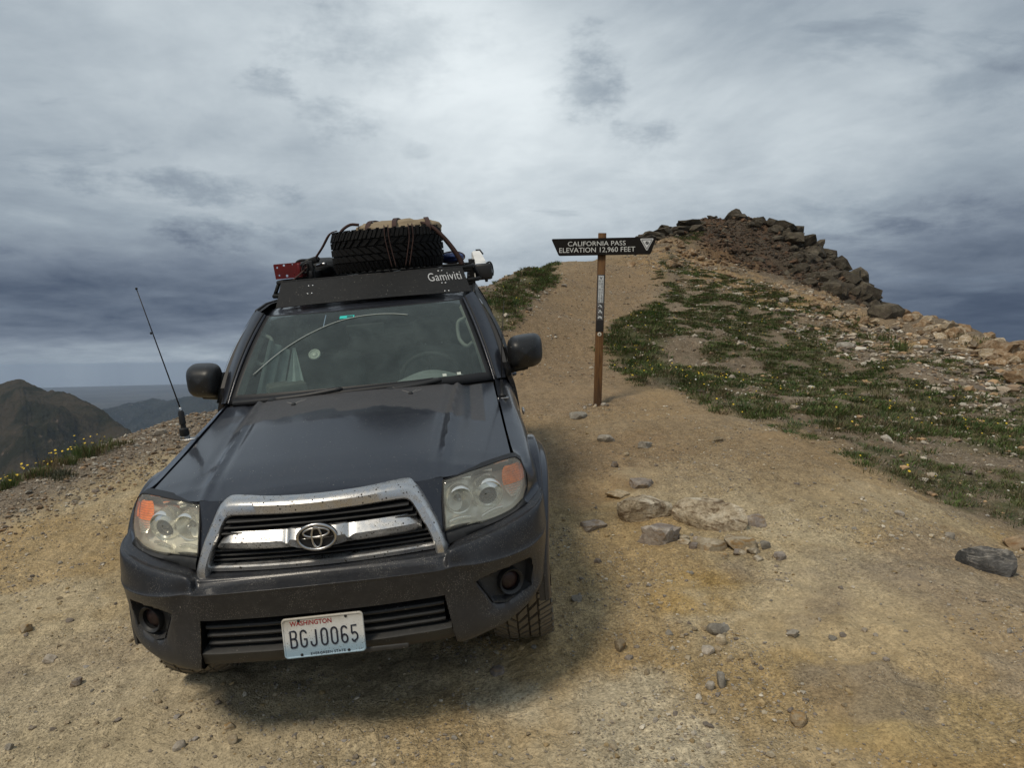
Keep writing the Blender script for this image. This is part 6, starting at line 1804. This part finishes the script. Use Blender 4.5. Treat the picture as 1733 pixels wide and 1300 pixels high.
# packing stones at the foot of the sign post
_rp = np.random.default_rng(23)
for k in range(9):
    named_rock('packing_stone', 'small stone packed round the foot of the sign post', 1011+_rp.uniform(-22, 24), 689+_rp.uniform(-2, 7), _rp.uniform(5, 11), _rp.uniform(4, 7), ['tan_rock', 'purple_rock', 'pale_rock'][k % 3], .9, 340+k, _rp.uniform(-40, 40), 7, .3, ICO2, .05, 'stone', 0, 'packing stones at the sign post', k % 2)
# rubble round the foot of the bedrock
_rr = np.random.default_rng(19)
for k in range(16):
    px_, py_ = _rr.uniform(1150, 1335), 0; py_ = 905+(px_-1150)*.16+_rr.uniform(2, 26)
    named_rock('rock_fragment', 'small broken fragment of stone at the foot of the bedrock cluster', px_, py_, _rr.uniform(10, 26), _rr.uniform(8, 15), ['tan_rock', 'ledge_rock', 'purple_rock'][k % 3], .9, 300+k, _rr.uniform(-40, 40), 7, .3, ICO2, .05, 'stone', 0, 'fragments round the bedrock cluster', k % 2)

# --- many small loose stones, every one its own thing
def small_stones():
    meshes = {}
    for mk in ('tan_rock', 'pale_rock', 'grey_rock', 'purple_rock'):
        for k in range(5):
            V, F = rock_shape(np.random.default_rng(50+k), ICO2, 7, .72, .03, blocky=k % 2)
            me = mesh_data('stone', V, F, False); me.materials.append(M[mk]); meshes[mk, k] = me
    rng = np.random.default_rng(77)
    zones = [('left', [(0, 870), (210, 800), (215, 1010), (260, 1120), (420, 1290), (0, 1300)], 62, 'small loose stone on the road left of the SUV', 'small loose stones left of the SUV'),
             ('shade', [(470, 1120), (880, 1095), (960, 1100), (900, 1300), (430, 1290)], 22, 'small loose stone on the road in front of the bumper', 'small loose stones in front of the SUV'),
             ('right', [(950, 720), (1250, 720), (1733, 960), (1733, 1300), (980, 1300), (960, 900)], 105, 'small loose stone on the open road right of the SUV', 'small loose stones right of the SUV')]
    picks = [(1133, 1073, 15, 'grey_rock'), (1235, 1120, 15, 'tan_rock'), (1184, 1175, 10, 'tan_rock'), (1244, 1177, 11, 'tan_rock'), (1338, 1203, 14, 'purple_rock'), (1410, 1082, 16, 'grey_rock'), (1426, 1074, 12, 'purple_rock'), (1481, 1079, 14, 'pale_rock'),
             (1288, 1133, 10, 'purple_rock'), (1440, 1214, 10, 'tan_rock'), (1202, 1233, 14, 'purple_rock'), (1109, 1227, 10, 'pale_rock'), (1364, 1189, 8, 'tan_rock'), (1150, 1057, 12, 'tan_rock'), (1166, 1060, 10, 'purple_rock'), (1175, 1068, 12, 'tan_rock'), (1192, 1065, 14, 'tan_rock'),
             (1154, 1078, 12, 'tan_rock'), (1214, 1104, 14, 'tan_rock'), (1217, 1110, 11, 'tan_rock'), (1270, 1112, 10, 'tan_rock'), (1275, 1125, 9, 'tan_rock'), (1113, 1025, 8, 'purple_rock'), (1012, 957, 14, 'purple_rock'), (975, 1020, 20, 'pale_rock'), (1523, 878, 16, 'pale_rock'), (1606, 911, 20, 'pale_rock'), (1605, 1029, 10, 'pale_rock'), (1095, 1141, 14, 'tan_rock'), (1056, 1199, 10, 'grey_rock'), (1212, 748, 22, 'tan_rock'), (1465, 870, 9, 'pale_rock'), (1386, 1050, 8, 'pale_rock')]
    n = 0
    for zn, poly, cnt, lab, grp in zones:
        P = np.array(poly, float); lo, hi = P.min(0), P.max(0); got = []
        while len(got) < cnt:
            q = rng.uniform(lo, hi)
            if inpoly(q[:1], q[1:], poly)[0]: got.append((q[0], q[1], rng.choice([5, 6, 7, 8, 10, 12], p=[.26, .24, .2, .14, .1, .06]), rng.choice(['tan_rock', 'pale_rock', 'grey_rock', 'purple_rock'], p=[.44, .16, .14, .26])))
        if zn == 'right': got += picks
        for px, py, s, mk in got:
            p = hit(px, py)
            if p is None: continue
            sz = s*project(p)[2]/FPX/2
            o = bpy.data.objects.new('loose_stone', meshes[mk, n % 5]); COL.objects.link(o); n += 1
            o.scale = (sz*rng.uniform(.8, 1.2), sz*rng.uniform(.7, 1.1), sz*rng.uniform(.45, .8))
            o.rotation_euler = (rng.uniform(-.3, .3), rng.uniform(-.3, .3), rng.uniform(0, 6.28))
            o.location = (p[0], p[1], p[2]+sz*.22)
            tag(o, lab.replace('loose stone', {'tan_rock': 'tan stone', 'pale_rock': 'cream stone', 'grey_rock': 'grey stone', 'purple_rock': 'brown stone'}[mk]), 'stone', grp)
small_stones()

# --- the outcrop on the summit and the ochre bands: every block a part of its rock mass
def rock_mass(name, label, specs, kind='structure'):
    root = empty(name)
    tag(root, label, None, None, kind)
    first = None; n = 0
    for polys, cnt, smin, smax, mk, flat, tilt, sink, seed in specs:
        rng = np.random.default_rng(seed); meshes = []
        for k in range(6):
            V, F = rock_shape(rng, ICO2, 8, 1, .025, blocky=1)
            me = mesh_data('rock', V, F, False); me.materials.append(M[mk]); meshes.append(me)
        P = np.array(polys, float); lo, hi = P.min(0), P.max(0); got = []
        c = rng.uniform(lo, hi, size=(cnt*12, 2)); c = c[inpoly(c[:, 0], c[:, 1], polys)][:cnt]
        W = hits(c[:, 0], c[:, 1], 8.0, 34)
        for p in W:
            if np.isnan(p[0]): continue
            if first is None: first = p; root.location = p.tolist()
            s = smin+(smax-smin)*rng.random()**2.2
            o = bpy.data.objects.new('rock', meshes[n % 6]); COL.objects.link(o); o.parent = root; n += 1
            d = np.array([s*rng.uniform(.8, 1.35), s*rng.uniform(.7, 1.1), s*flat*rng.uniform(.7, 1.2)])/2
            o.scale = d.tolist()
            o.rotation_euler = (rad(rng.uniform(-tilt, tilt)), rad(rng.uniform(-tilt, tilt)), rng.uniform(0, 6.28))
            g = p[2]
            o.location = (p-first+np.array([0, 0, d[2]*(1-2*sink)])).tolist()
    return root
FLANK = [(1215, 372), (1250, 366), (1305, 376), (1350, 392), (1385, 420), (1420, 448), (1455, 485), (1498, 525), (1500, 545), (1440, 522), (1380, 492), (1330, 472), (1290, 440), (1262, 400)]
rock_mass('summit_outcrop', 'dark blocky rock outcrop crowning the hill behind the sign', [
    ([(1240, 368), (1305, 376), (1350, 392), (1385, 420), (1420, 448), (1455, 485), (1498, 525), (1500, 545), (1440, 522), (1390, 492), (1345, 470), (1318, 430), (1290, 400)], 150, .16, .85, 'dark_rock', .8, 28, .32, 11),
    ([(1280, 372), (1345, 388), (1420, 440), (1470, 492), (1500, 522), (1500, 540), (1450, 500), (1400, 460), (1340, 410)], 70, .25, .95, 'dark_rock', .8, 28, .28, 12),
    ([(1060, 408), (1110, 385), (1190, 374), (1195, 390), (1130, 402), (1080, 412)], 45, .3, 1.1, 'dark_rock', .42, 12, .36, 13),
    ([(1190, 378), (1260, 375), (1300, 440), (1320, 470), (1250, 450), (1200, 420)], 32, .10, .30, 'brown_rock', .6, 30, .3, 14),
])
rock_mass('ochre_rock_band', 'broken ochre rocks along the rim right of the outcrop', [
    ([(1502, 532), (1545, 533), (1600, 548), (1660, 566), (1733, 592), (1733, 622), (1660, 596), (1600, 575), (1530, 560)], 60, .12, .50, 'orange_rock', .68, 30, .26, 21),
    ([(1502, 536), (1545, 537), (1600, 552), (1660, 570), (1733, 596), (1733, 632), (1660, 606), (1600, 585), (1530, 568)], 75, .10, .42, 'cream_rock', .6, 30, .26, 26),
    ([(1640, 575), (1733, 596), (1733, 660), (1690, 640)], 20, .25, .6, 'orange_rock', .6, 25, .25, 22),
    ([(1100, 412), (1150, 405), (1210, 440), (1260, 462), (1230, 474), (1170, 455), (1100, 445)], 75, .10, .38, 'orange_rock', .6, 25, .25, 23),
    ([(1300, 470), (1400, 500), (1490, 540), (1470, 556), (1400, 535), (1330, 505)], 35, .10, .38, 'orange_rock', .6, 25, .25, 24),
    ([(1300, 475), (1400, 505), (1490, 545), (1470, 560), (1400, 540), (1330, 510)], 35, .08, .3, 'cream_rock', .6, 25, .25, 27),
])

# --- gravel and talus nobody could count
def scatter_stones(name, label, pts, sizes, cols, seed, flat=.6, vz=.15, parent=None):
    rng = np.random.default_rng(seed); n = len(pts)
    B, F = ICO1 if False else ico0()
    nb = len(B)
    jit = 1+rng.uniform(-.32, .32, (n, nb)); V = B[None]*jit[..., None]
    V *= np.stack([rng.uniform(.75, 1.3, n), rng.uniform(.7, 1.1, n), flat*rng.uniform(.6, 1.3, n)], -1)[:, None]
    a = rng.uniform(0, 6.283, n); tx = rng.uniform(-.4, .4, n)
    ca, sa = np.cos(a)[:, None], np.sin(a)[:, None]; ct, st = np.cos(tx)[:, None], np.sin(tx)[:, None]
    x, y, z = V[..., 0], V[..., 1], V[..., 2]
    y, z = y*ct-z*st, y*st+z*ct
    x, y = x*ca-y*sa, x*sa+y*ca
    V = np.stack([x, y, z], -1)*sizes[:, None, None]/2
    V += pts[:, None] + np.array([0, 0, 1])*(sizes*vz)[:, None, None]
    Fa = (F[None]+(np.arange(n)*nb)[:, None, None]).reshape(-1, 3)
    me = mesh_data(name, V.reshape(-1, 3), Fa, False)
    c = cols[rng.integers(0, len(cols), n)]*rng.uniform(.7, 1.25, (n, 1))
    C = np.repeat(np.c_[c, np.ones(n)], nb, axis=0)
    ca_ = me.color_attributes.new('soil', 'FLOAT_COLOR', 'POINT'); ca_.data.foreach_set('color', C.astype(np.float32).ravel())
    if 'gravel_stone' not in M:
        m, t, b = new_mat('gravel stone'); at = t.new('ShaderNodeVertexColor', layer_name='soil').outputs[0]
        nn = t.noise(t.coord('Object'), 60, 4, .7)
        t.put(b.inputs['Base Color'], t.mix(1, at, t.ramp(nn, [(.3, .75), (.7, 1.2)]), 'MULTIPLY')); b.inputs['Roughness'].default_value = .9
        b.inputs['Specular IOR Level'].default_value = .2; M['gravel_stone'] = m
    o = link(name, me, M['gravel_stone']); return tag(o, label, None, None, 'stuff')
def ico0():
    bm = bmesh.new(); bmesh.ops.create_icosphere(bm, subdivisions=1, radius=1); bm.verts.index_update()
    V = np.array([v.co[:] for v in bm.verts]); F = np.array([[v.index for v in f.verts] for f in bm.faces]); bm.free(); return V, F

ROADC = np.array([(.36, .295, .20), (.46, .39, .28), (.28, .235, .18), (.24, .205, .17), (.54, .48, .38), (.38, .28, .15), (.30, .275, .245)])
PALEC = np.array([(.42, .36, .28), (.52, .46, .37), (.34, .28, .21), (.28, .20, .13), (.60, .55, .46), (.22, .18, .14), (.45, .30, .17), (.18, .15, .12)])
def sample(n, x0, x1, y0, y1, seed, dens):
    rng = np.random.default_rng(seed)
    x = rng.uniform(x0, x1, n); y = rng.uniform(y0, y1, n)
    P = np.stack([x, y, base_z(x, y)], -1); px, py, D = project(P)
    k = rng.random(n) < dens(x, y, px, py, D)
    x, y = x[k], y[k]
    return np.stack([x, y, ground_z(x, y)], -1), px[k], py[k], D[k]
def power_sizes(n, lo, hi, e, rng): return lo*(1-rng.random(n)*(1-(lo/hi)**e))**(-1/e)
rng = np.random.default_rng(5)
pts, px, py, D = sample(170000, -4.5, 5.5, 1.4, 9.0, 101, lambda x, y, px, py, D: np.where((D > 1.2) & (px > -150) & (px < 1900), np.clip(.10+.9*sstep(.02, .28, fbm(x, y, .8, 3, .6, 61)+.08), 0, 1)*np.clip((4.2/np.maximum(D, 1))**1.0, .12, 1), 0)*.75)
scatter_stones('road_gravel', 'fine gravel strewn over the dirt road', pts, power_sizes(len(pts), .006, .036, 2.4, rng), ROADC, 1)
pts, px, py, D = sample(70000, -9, .5, 5.0, 13.5, 102, lambda x, y, px, py, D: np.where((px > -150) & (px < 420) & (D > 3), soft(px, py, [(-150, 860), (0, 815), (170, 752), (300, 700), (420, 680), (420, 745), (300, 800), (150, 850), (-50, 930), (-150, 960)], 14), 0)*.8)
scatter_stones('bank_gravel', 'coarse broken stones along the left lip of the road', pts, power_sizes(len(pts), .014, .075, 2.3, rng), PALEC*.75, 2)
TAL = [(1290, 520), (1420, 540), (1500, 548), (1733, 610), (1733, 730), (1640, 700), (1560, 640), (1450, 610), (1340, 560)]
def tal_d(x, y, px, py, D):
    t = soft(px, py, TAL, 20); g = soft(px, py, GRASSY, 20); bank = soft(px, py, [(800, 485), (944, 446), (935, 500), (880, 545), (850, 580), (810, 560)], 10)
    up = soft(px, py, [(1040, 420), (1140, 400), (1300, 470), (1500, 540), (1500, 560), (1300, 520), (1120, 470)], 12)
    nz = .25+1.5*np.clip(fbm(x, y, 1.3, 3, .6, 62)+.1, 0, 1)
    return np.where((D > 4) & (D < 34) & (px > 780) & (px < 1850), np.clip(t*1.0+g*.75*nz+bank*.9+up*.7, 0, 1), 0)
pts, px, py, D = sample(150000, -2, 16, 4.5, 30, 103, tal_d)
tl = soft(px, py, TAL, 20)
scatter_stones('hillside_talus', 'pale broken stones strewn over the grassy slope', pts, power_sizes(len(pts), .020, .19, 2.0, rng)*np.clip(.75+.45*tl, 0, 2), PALEC, 3, .5)
pts, px, py, D = sample(16000, -2, 6, 8, 26, 104, lambda x, y, px, py, D: np.where(D > 6, soft(px, py, [(870, 640), (870, 560), (942, 456), (1105, 432), (1118, 500), (1040, 580), (1040, 660)], 10)*.9, 0))
DARKC = np.array([(.065, .048, .034), (.095, .066, .044), (.135, .082, .05), (.115, .098, .07), (.05, .041, .03), (.15, .10, .06)])
scatter_stones('trail_gravel', 'loose stones on the trail climbing the hill', pts, power_sizes(len(pts), .014, .07, 2.6, rng), PALEC*.85, 4)
pts, px, py, D = sample(36000, 3, 18, 18, 32, 105, lambda x, y, px, py, D: np.where(D > 16, soft(px, py, OUTCROP, 6), 0)*.9)
scatter_stones('outcrop_scree', 'dark brown broken scree between the outcrop blocks', pts, power_sizes(len(pts), .05, .34, 2.3, rng), DARKC, 5, .6, .05)
# ------------------------------------------------------------------ low alpine plants
def leaf_material():
    m, t, b = new_mat('alpine leaves')
    at = t.new('ShaderNodeVertexColor', layer_name='soil').outputs[0]
    t.put(b.inputs['Base Color'], at); b.inputs['Roughness'].default_value = .7; b.inputs['Specular IOR Level'].default_value = .25
    tr = t.new('ShaderNodeBsdfTranslucent'); t.put(tr.inputs[0], at)
    mx = t.new('ShaderNodeMixShader'); mx.inputs[0].default_value = .22
    out = m.node_tree.nodes['Material Output']; t.l.new(b.outputs[0], mx.inputs[1]); t.l.new(tr.outputs[0], mx.inputs[2]); t.l.new(mx.outputs[0], out.inputs[0])
    return m
M['leaf'] = leaf_material()
def simple_col(name, col):
    m, t, b = new_mat(name); b.inputs['Base Color'].default_value = (*col, 1); b.inputs['Roughness'].default_value = .7; return m
M['petal'] = simple_col('yellow petals', (.72, .50, .03)); M['white_petal'] = simple_col('white petals', (.70, .69, .62))
GREENS = np.array([(.060, .096, .024), (.080, .120, .030), (.100, .134, .040), (.068, .106, .040), (.115, .130, .050), (.135, .120, .060), (.15, .115, .065)])
def blades(cent, radius, height, nb, width, seed, cols=GREENS, lean=.5):
    """tufts: for each centre nb narrow leaves of two segments"""
    rng = np.random.default_rng(seed); n = len(cent)
    idx = np.repeat(np.arange(n), nb); m = len(idx)
    a = rng.uniform(0, 6.283, m); rr = np.sqrt(rng.random(m))
    off = np.stack([np.cos(a), np.sin(a), np.zeros(m)], -1)*(rr*radius[idx])[:, None]
    h = height[idx]*rng.uniform(.55, 1.15, m)*(1-.35*rr)
    base = cent[idx]+off
    b2 = a+rng.normal(0, .8, m); ln = h*lean*(.35+rr)*rng.uniform(.6, 1.5, m)
    d = np.stack([np.cos(b2), np.sin(b2), np.zeros(m)], -1)
    side = np.stack([-np.sin(b2+rng.normal(0, 1, m)), np.cos(b2), np.zeros(m)], -1); side /= np.linalg.norm(side, axis=1)[:, None]
    w = (width[idx]*rng.uniform(.6, 1.3, m))[:, None]/2
    up = np.array([0, 0, 1.0])
    base = base-up*.01
    mid = base+up*(h*.62)[:, None]+d*(ln*.4)[:, None]; tip = base+up*h[:, None]+d*ln[:, None]
    V = np.stack([base-side*w*.7, base+side*w*.7, mid+side*w, mid-side*w, tip], 1)
    o = np.arange(m)[:, None]*5
    F = np.concatenate([o+np.array([[0, 1, 2]]), o+np.array([[0, 2, 3]]), o+np.array([[3, 2, 4]])])
    tc = cols[rng.integers(0, len(cols), n)]*rng.uniform(.85, 1.55, (n, 1))
    c = tc[idx]*rng.uniform(.7, 1.35, (m, 1))
    dry = rng.random(m) < .15; c[dry] = np.array((.16, .125, .06))*rng.uniform(.7, 1.2, (dry.sum(), 1))
    C = np.repeat(np.c_[c, np.ones(m)], 5, axis=0)
    return V.reshape(-1, 3), F, C
def leaf_mesh(name, V, F, C):
    me = mesh_data(name, V, F, False)
    ca = me.color_attributes.new('soil', 'FLOAT_COLOR', 'POINT'); ca.data.foreach_set('color', C.astype(np.float32).ravel())
    me.materials.append(M['leaf']); return me
def flower_geo(P, size, seed):
    rng = np.random.default_rng(seed); n = len(P)
    a = np.linspace(0, 6.283, 6, endpoint=False)
    ring = np.stack([np.cos(a), np.sin(a), np.zeros(6)], -1)
    t1, t2 = rng.uniform(-.7, .7, n), rng.uniform(-.9, .2, n)
    V = np.concatenate([np.zeros((n, 1, 3)), np.repeat(ring[None], n, 0)], 1); V[:, 0, 2] = .35
    y, z = V[..., 1].copy(), V[..., 2].copy(); V[..., 1] = y*np.cos(t2)[:, None]+z*np.sin(t2)[:, None]*-1; V[..., 2] = y*np.sin(t2)[:, None]*-1+z*np.cos(t2)[:, None]
    V = V*(size*rng.uniform(.7, 1.3, n))[:, None, None]/2+P[:, None]
    k = np.arange(6); F = np.stack([np.zeros(6, int), 1+k, 1+(k+1) % 6], -1)
    return V.reshape(-1, 3), (F[None]+(np.arange(n)*7)[:, None, None]).reshape(-1, 3)

DENSE1 = [(1012, 588), (1035, 560), (1065, 540), (1115, 515), (1140, 545), (1120, 600), (1200, 640), (1260, 665), (1335, 690), (1322, 716), (1230, 690), (1150, 655), (1085, 648), (1056, 628)]
DENSE2 = [(1350, 690), (1410, 690), (1480, 650), (1600, 675), (1680, 720), (1733, 745), (1733, 770), (1690, 770), (1600, 748), (1500, 742), (1400, 735)]
DENSE3 = [(1440, 760), (1560, 775), (1640, 810), (1733, 835), (1733, 885), (1650, 850), (1540, 820)]
TONGUE = [(1265, 478), (1330, 505), (1420, 530), (1425, 545), (1350, 535), (1280, 500)]
BANKV = [(815, 500), (880, 465), (945, 450), (935, 480), (900, 505), (865, 555), (845, 565), (835, 530)]
def veg_d(x, y, px, py, D):
    f = fbm(x, y, .42, 4, .6, 71); f2 = fbm(x, y, 2.4, 3, .5, 72)
    d = np.maximum.reduce([soft(px, py, DENSE1, 14), soft(px, py, DENSE2, 16)*.95, soft(px, py, DENSE3, 18)*.75, soft(px, py, TONGUE, 8)*1.2])
    g = soft(px, py, GRASSY, 12); t = soft(px, py, TAL, 12); b = soft(px, py, BANKV, 8)
    patch = sstep(-.10, .06, f+f2*.35)
    low = sstep(430, 520, py)
    v = np.clip(d*(.25+.95*sstep(-.20, .06, f)) + g*(1-.35*t)*patch*1.05*(.55+.45*low) + b*sstep(-.14, .06, f)*.9, 0, 1)
    top = soft(px, py, [(1140, 378), (1185, 378), (1188, 405), (1150, 408)], 6)
    return np.where((D > 4) & (D < 32) & (px > 780) & (px < 1900), np.maximum(v, top), 0)
pts, px, py, D = sample(72000, -2, 14, 4.6, 30, 201, veg_d)
_rng = np.random.default_rng(33)
k = len(pts)
dn = np.maximum.reduce([soft(px, py, DENSE1, 14), soft(px, py, DENSE2, 16), soft(px, py, BANKV, 10)])
rad_ = _rng.uniform(.06, .15, k)*(1+.25*dn); hgt = _rng.uniform(.030, .070, k)*(1+.75*dn); wid = np.clip(D*.0011, .006, .022)
V, F, C = blades(pts, rad_, hgt*_rng.uniform(.6, 1.2, k), 34, wid*.9, 41, lean=.95)
print('tufts', k)
tag(link('alpine_turf', leaf_mesh('alpine_turf', V, F, C)), 'low green alpine turf and cushion plants on the hillside', None, None, 'stuff')
# flowers in the turf
fy = _rng.random(k) < np.where(fbm(pts[:, 0], pts[:, 1], 1.1, 2, .5, 75) > .02, .17, .04)*(.25+.75*np.maximum(soft(px, py, DENSE1, 14), np.maximum(soft(px, py, DENSE2, 30), soft(px, py, DENSE3, 20)*.6)))
FP = pts[fy]+np.stack([_rng.normal(0, .06, fy.sum()), _rng.normal(0, .06, fy.sum()), hgt[fy]*1.05], -1)
V, F = flower_geo(FP, .019, 3)
tag(link('yellow_flowers', mesh_data('yellow_flowers', V, F, False), M['petal']), 'tiny yellow flowers dotted through the turf', None, None, 'stuff')
fw = _rng.random(k) < .05*soft(px, py, DENSE1, 20)+.012
FP = pts[fw]+np.stack([_rng.normal(0, .06, fw.sum()), _rng.normal(0, .06, fw.sum()), hgt[fw]*1.05], -1)
V, F = flower_geo(FP, .019, 4)
tag(link('white_flowers', mesh_data('white_flowers', V, F, False), M['white_petal']), 'tiny white flowers dotted through the turf', None, None, 'stuff')

# plants that stand alone: things of their own
def plant(name, label, px, py, wpx, hpx, seed, nb=260, flowers=0, cols=GREENS, group=None, lean=.45, sub=9):
    p = hit(px, py)
    if p is None: return
    D = project(p)[2]; s = D/FPX; rng = np.random.default_rng(seed)
    R, H = wpx*s/2, hpx*s
    c = np.stack([rng.normal(0, .42, sub)*R, rng.normal(0, .42, sub)*R, np.zeros(sub)], -1)
    wz = p[:2]+c[:, :2]; c[:, 2] = ground_z(wz[:, 0], wz[:, 1])-p[2]
    V, F, C = blades(c, np.full(sub, R*.55), np.full(sub, H)*rng.uniform(.7, 1.05, sub), nb//sub, np.full(sub, max(.006, D*.0009)), seed, cols, lean)
    e = empty(name, p.tolist()); tag(e, label, 'plant', group)
    o = link('foliage', leaf_mesh('foliage', V, F, C), None, e)
    if flowers:
        a = rng.uniform(0, 6.283, flowers); r = np.sqrt(rng.random(flowers))*R*.95
        FP = np.stack([np.cos(a)*r, np.sin(a)*r, H*rng.uniform(.70, 1.05, flowers)], -1)
        V, F = flower_geo(FP, .019, seed); link('blossoms', mesh_data('blossoms', V, F, False), M['petal'], e).data.materials
    return e
GREY = np.array([(.075, .078, .050), (.095, .095, .065), (.06, .066, .040)])
for i, a in enumerate([
    ('flowering_bush', 'tallest clump of yellow flowers on the left lip of the road', 148, 775, 72, 34, 11),
    ('flowering_bush', 'yellow flowered clump just left of the tallest one', 100, 795, 56, 26, 12),
    ('flowering_bush', 'low yellow flowered clump in the middle of the left lip', 58, 812, 56, 22, 13),
    ('flowering_bush', 'yellow flowered clump at the left edge of the picture', 8, 832, 46, 24, 14)]):
    plant(*a, nb=520, flowers=10, lean=.35)
plant('grey_bush', 'grey green feathery plant at the foot of the flowering clumps', 104, 812, 40, 22, 21, 300, 0, GREY)
plant('grass_tuft', 'thin dry tuft on the lip right of the flowering clumps', 205, 757, 44, 16, 22, 200, 0, np.array([(.10, .088, .04), (.075, .075, .03)]))
plant('grass_tuft', 'dry grass along the bank behind the whip aerial', 325, 706, 60, 12, 23, 200, 0, np.array([(.11, .09, .04), (.085, .08, .035)]))
for i, (lab, px, py, w, h) in enumerate([
    ('dark green tuft below the right end of the outcrop', 1490, 572, 44, 18), ('round tuft alone in the pale talus', 1527, 592, 30, 22), ('dark round tuft low in the pale talus by the slope edge', 1592, 632, 34, 18),
    ('broad dark tuft in the talus near the ochre rim', 1640, 585, 48, 14), ('dark tuft at the right edge under the ochre rocks', 1715, 615, 50, 16), ('long dark tuft halfway down the slope below the outcrop', 1455, 543, 60, 14),
    ('small tuft beside the head of the trail', 1128, 449, 20, 8), ('round tuft below the ochre rocks right of the trail head', 1158, 460, 22, 13), ('tuft just right of the round one below the ochre rocks', 1176, 462, 18, 10),
    ('green tuft nearest the trail on the upper slope', 1135, 485, 28, 9), ('dark tuft in the middle of the upper slope', 1180, 493, 34, 11), ('tuft overlooking the bend of the trail', 1085, 535, 30, 12),
    ('dark tuft on the lower slope beside the road bend', 1215, 695, 34, 12), ('low tuft on the verge left of the road bend', 1310, 722, 30, 9), ('broad low tuft on the verge where the road bends', 1370, 742, 40, 9)]):
    plant('alpine_tuft', lab, px, py, w, h, 60+i, 160)
for i, px in enumerate((905, 918, 931, 940, 872)):
    plant('crest_grass', 'thin grass standing against the sky on the left crest', px, {905: 461, 918: 457, 931: 454, 940: 451, 872: 472}[px], 18, 10, 90+i, 60, 0, GREENS, 'grass blades on the left crest', .3, 4)
drop_keys()
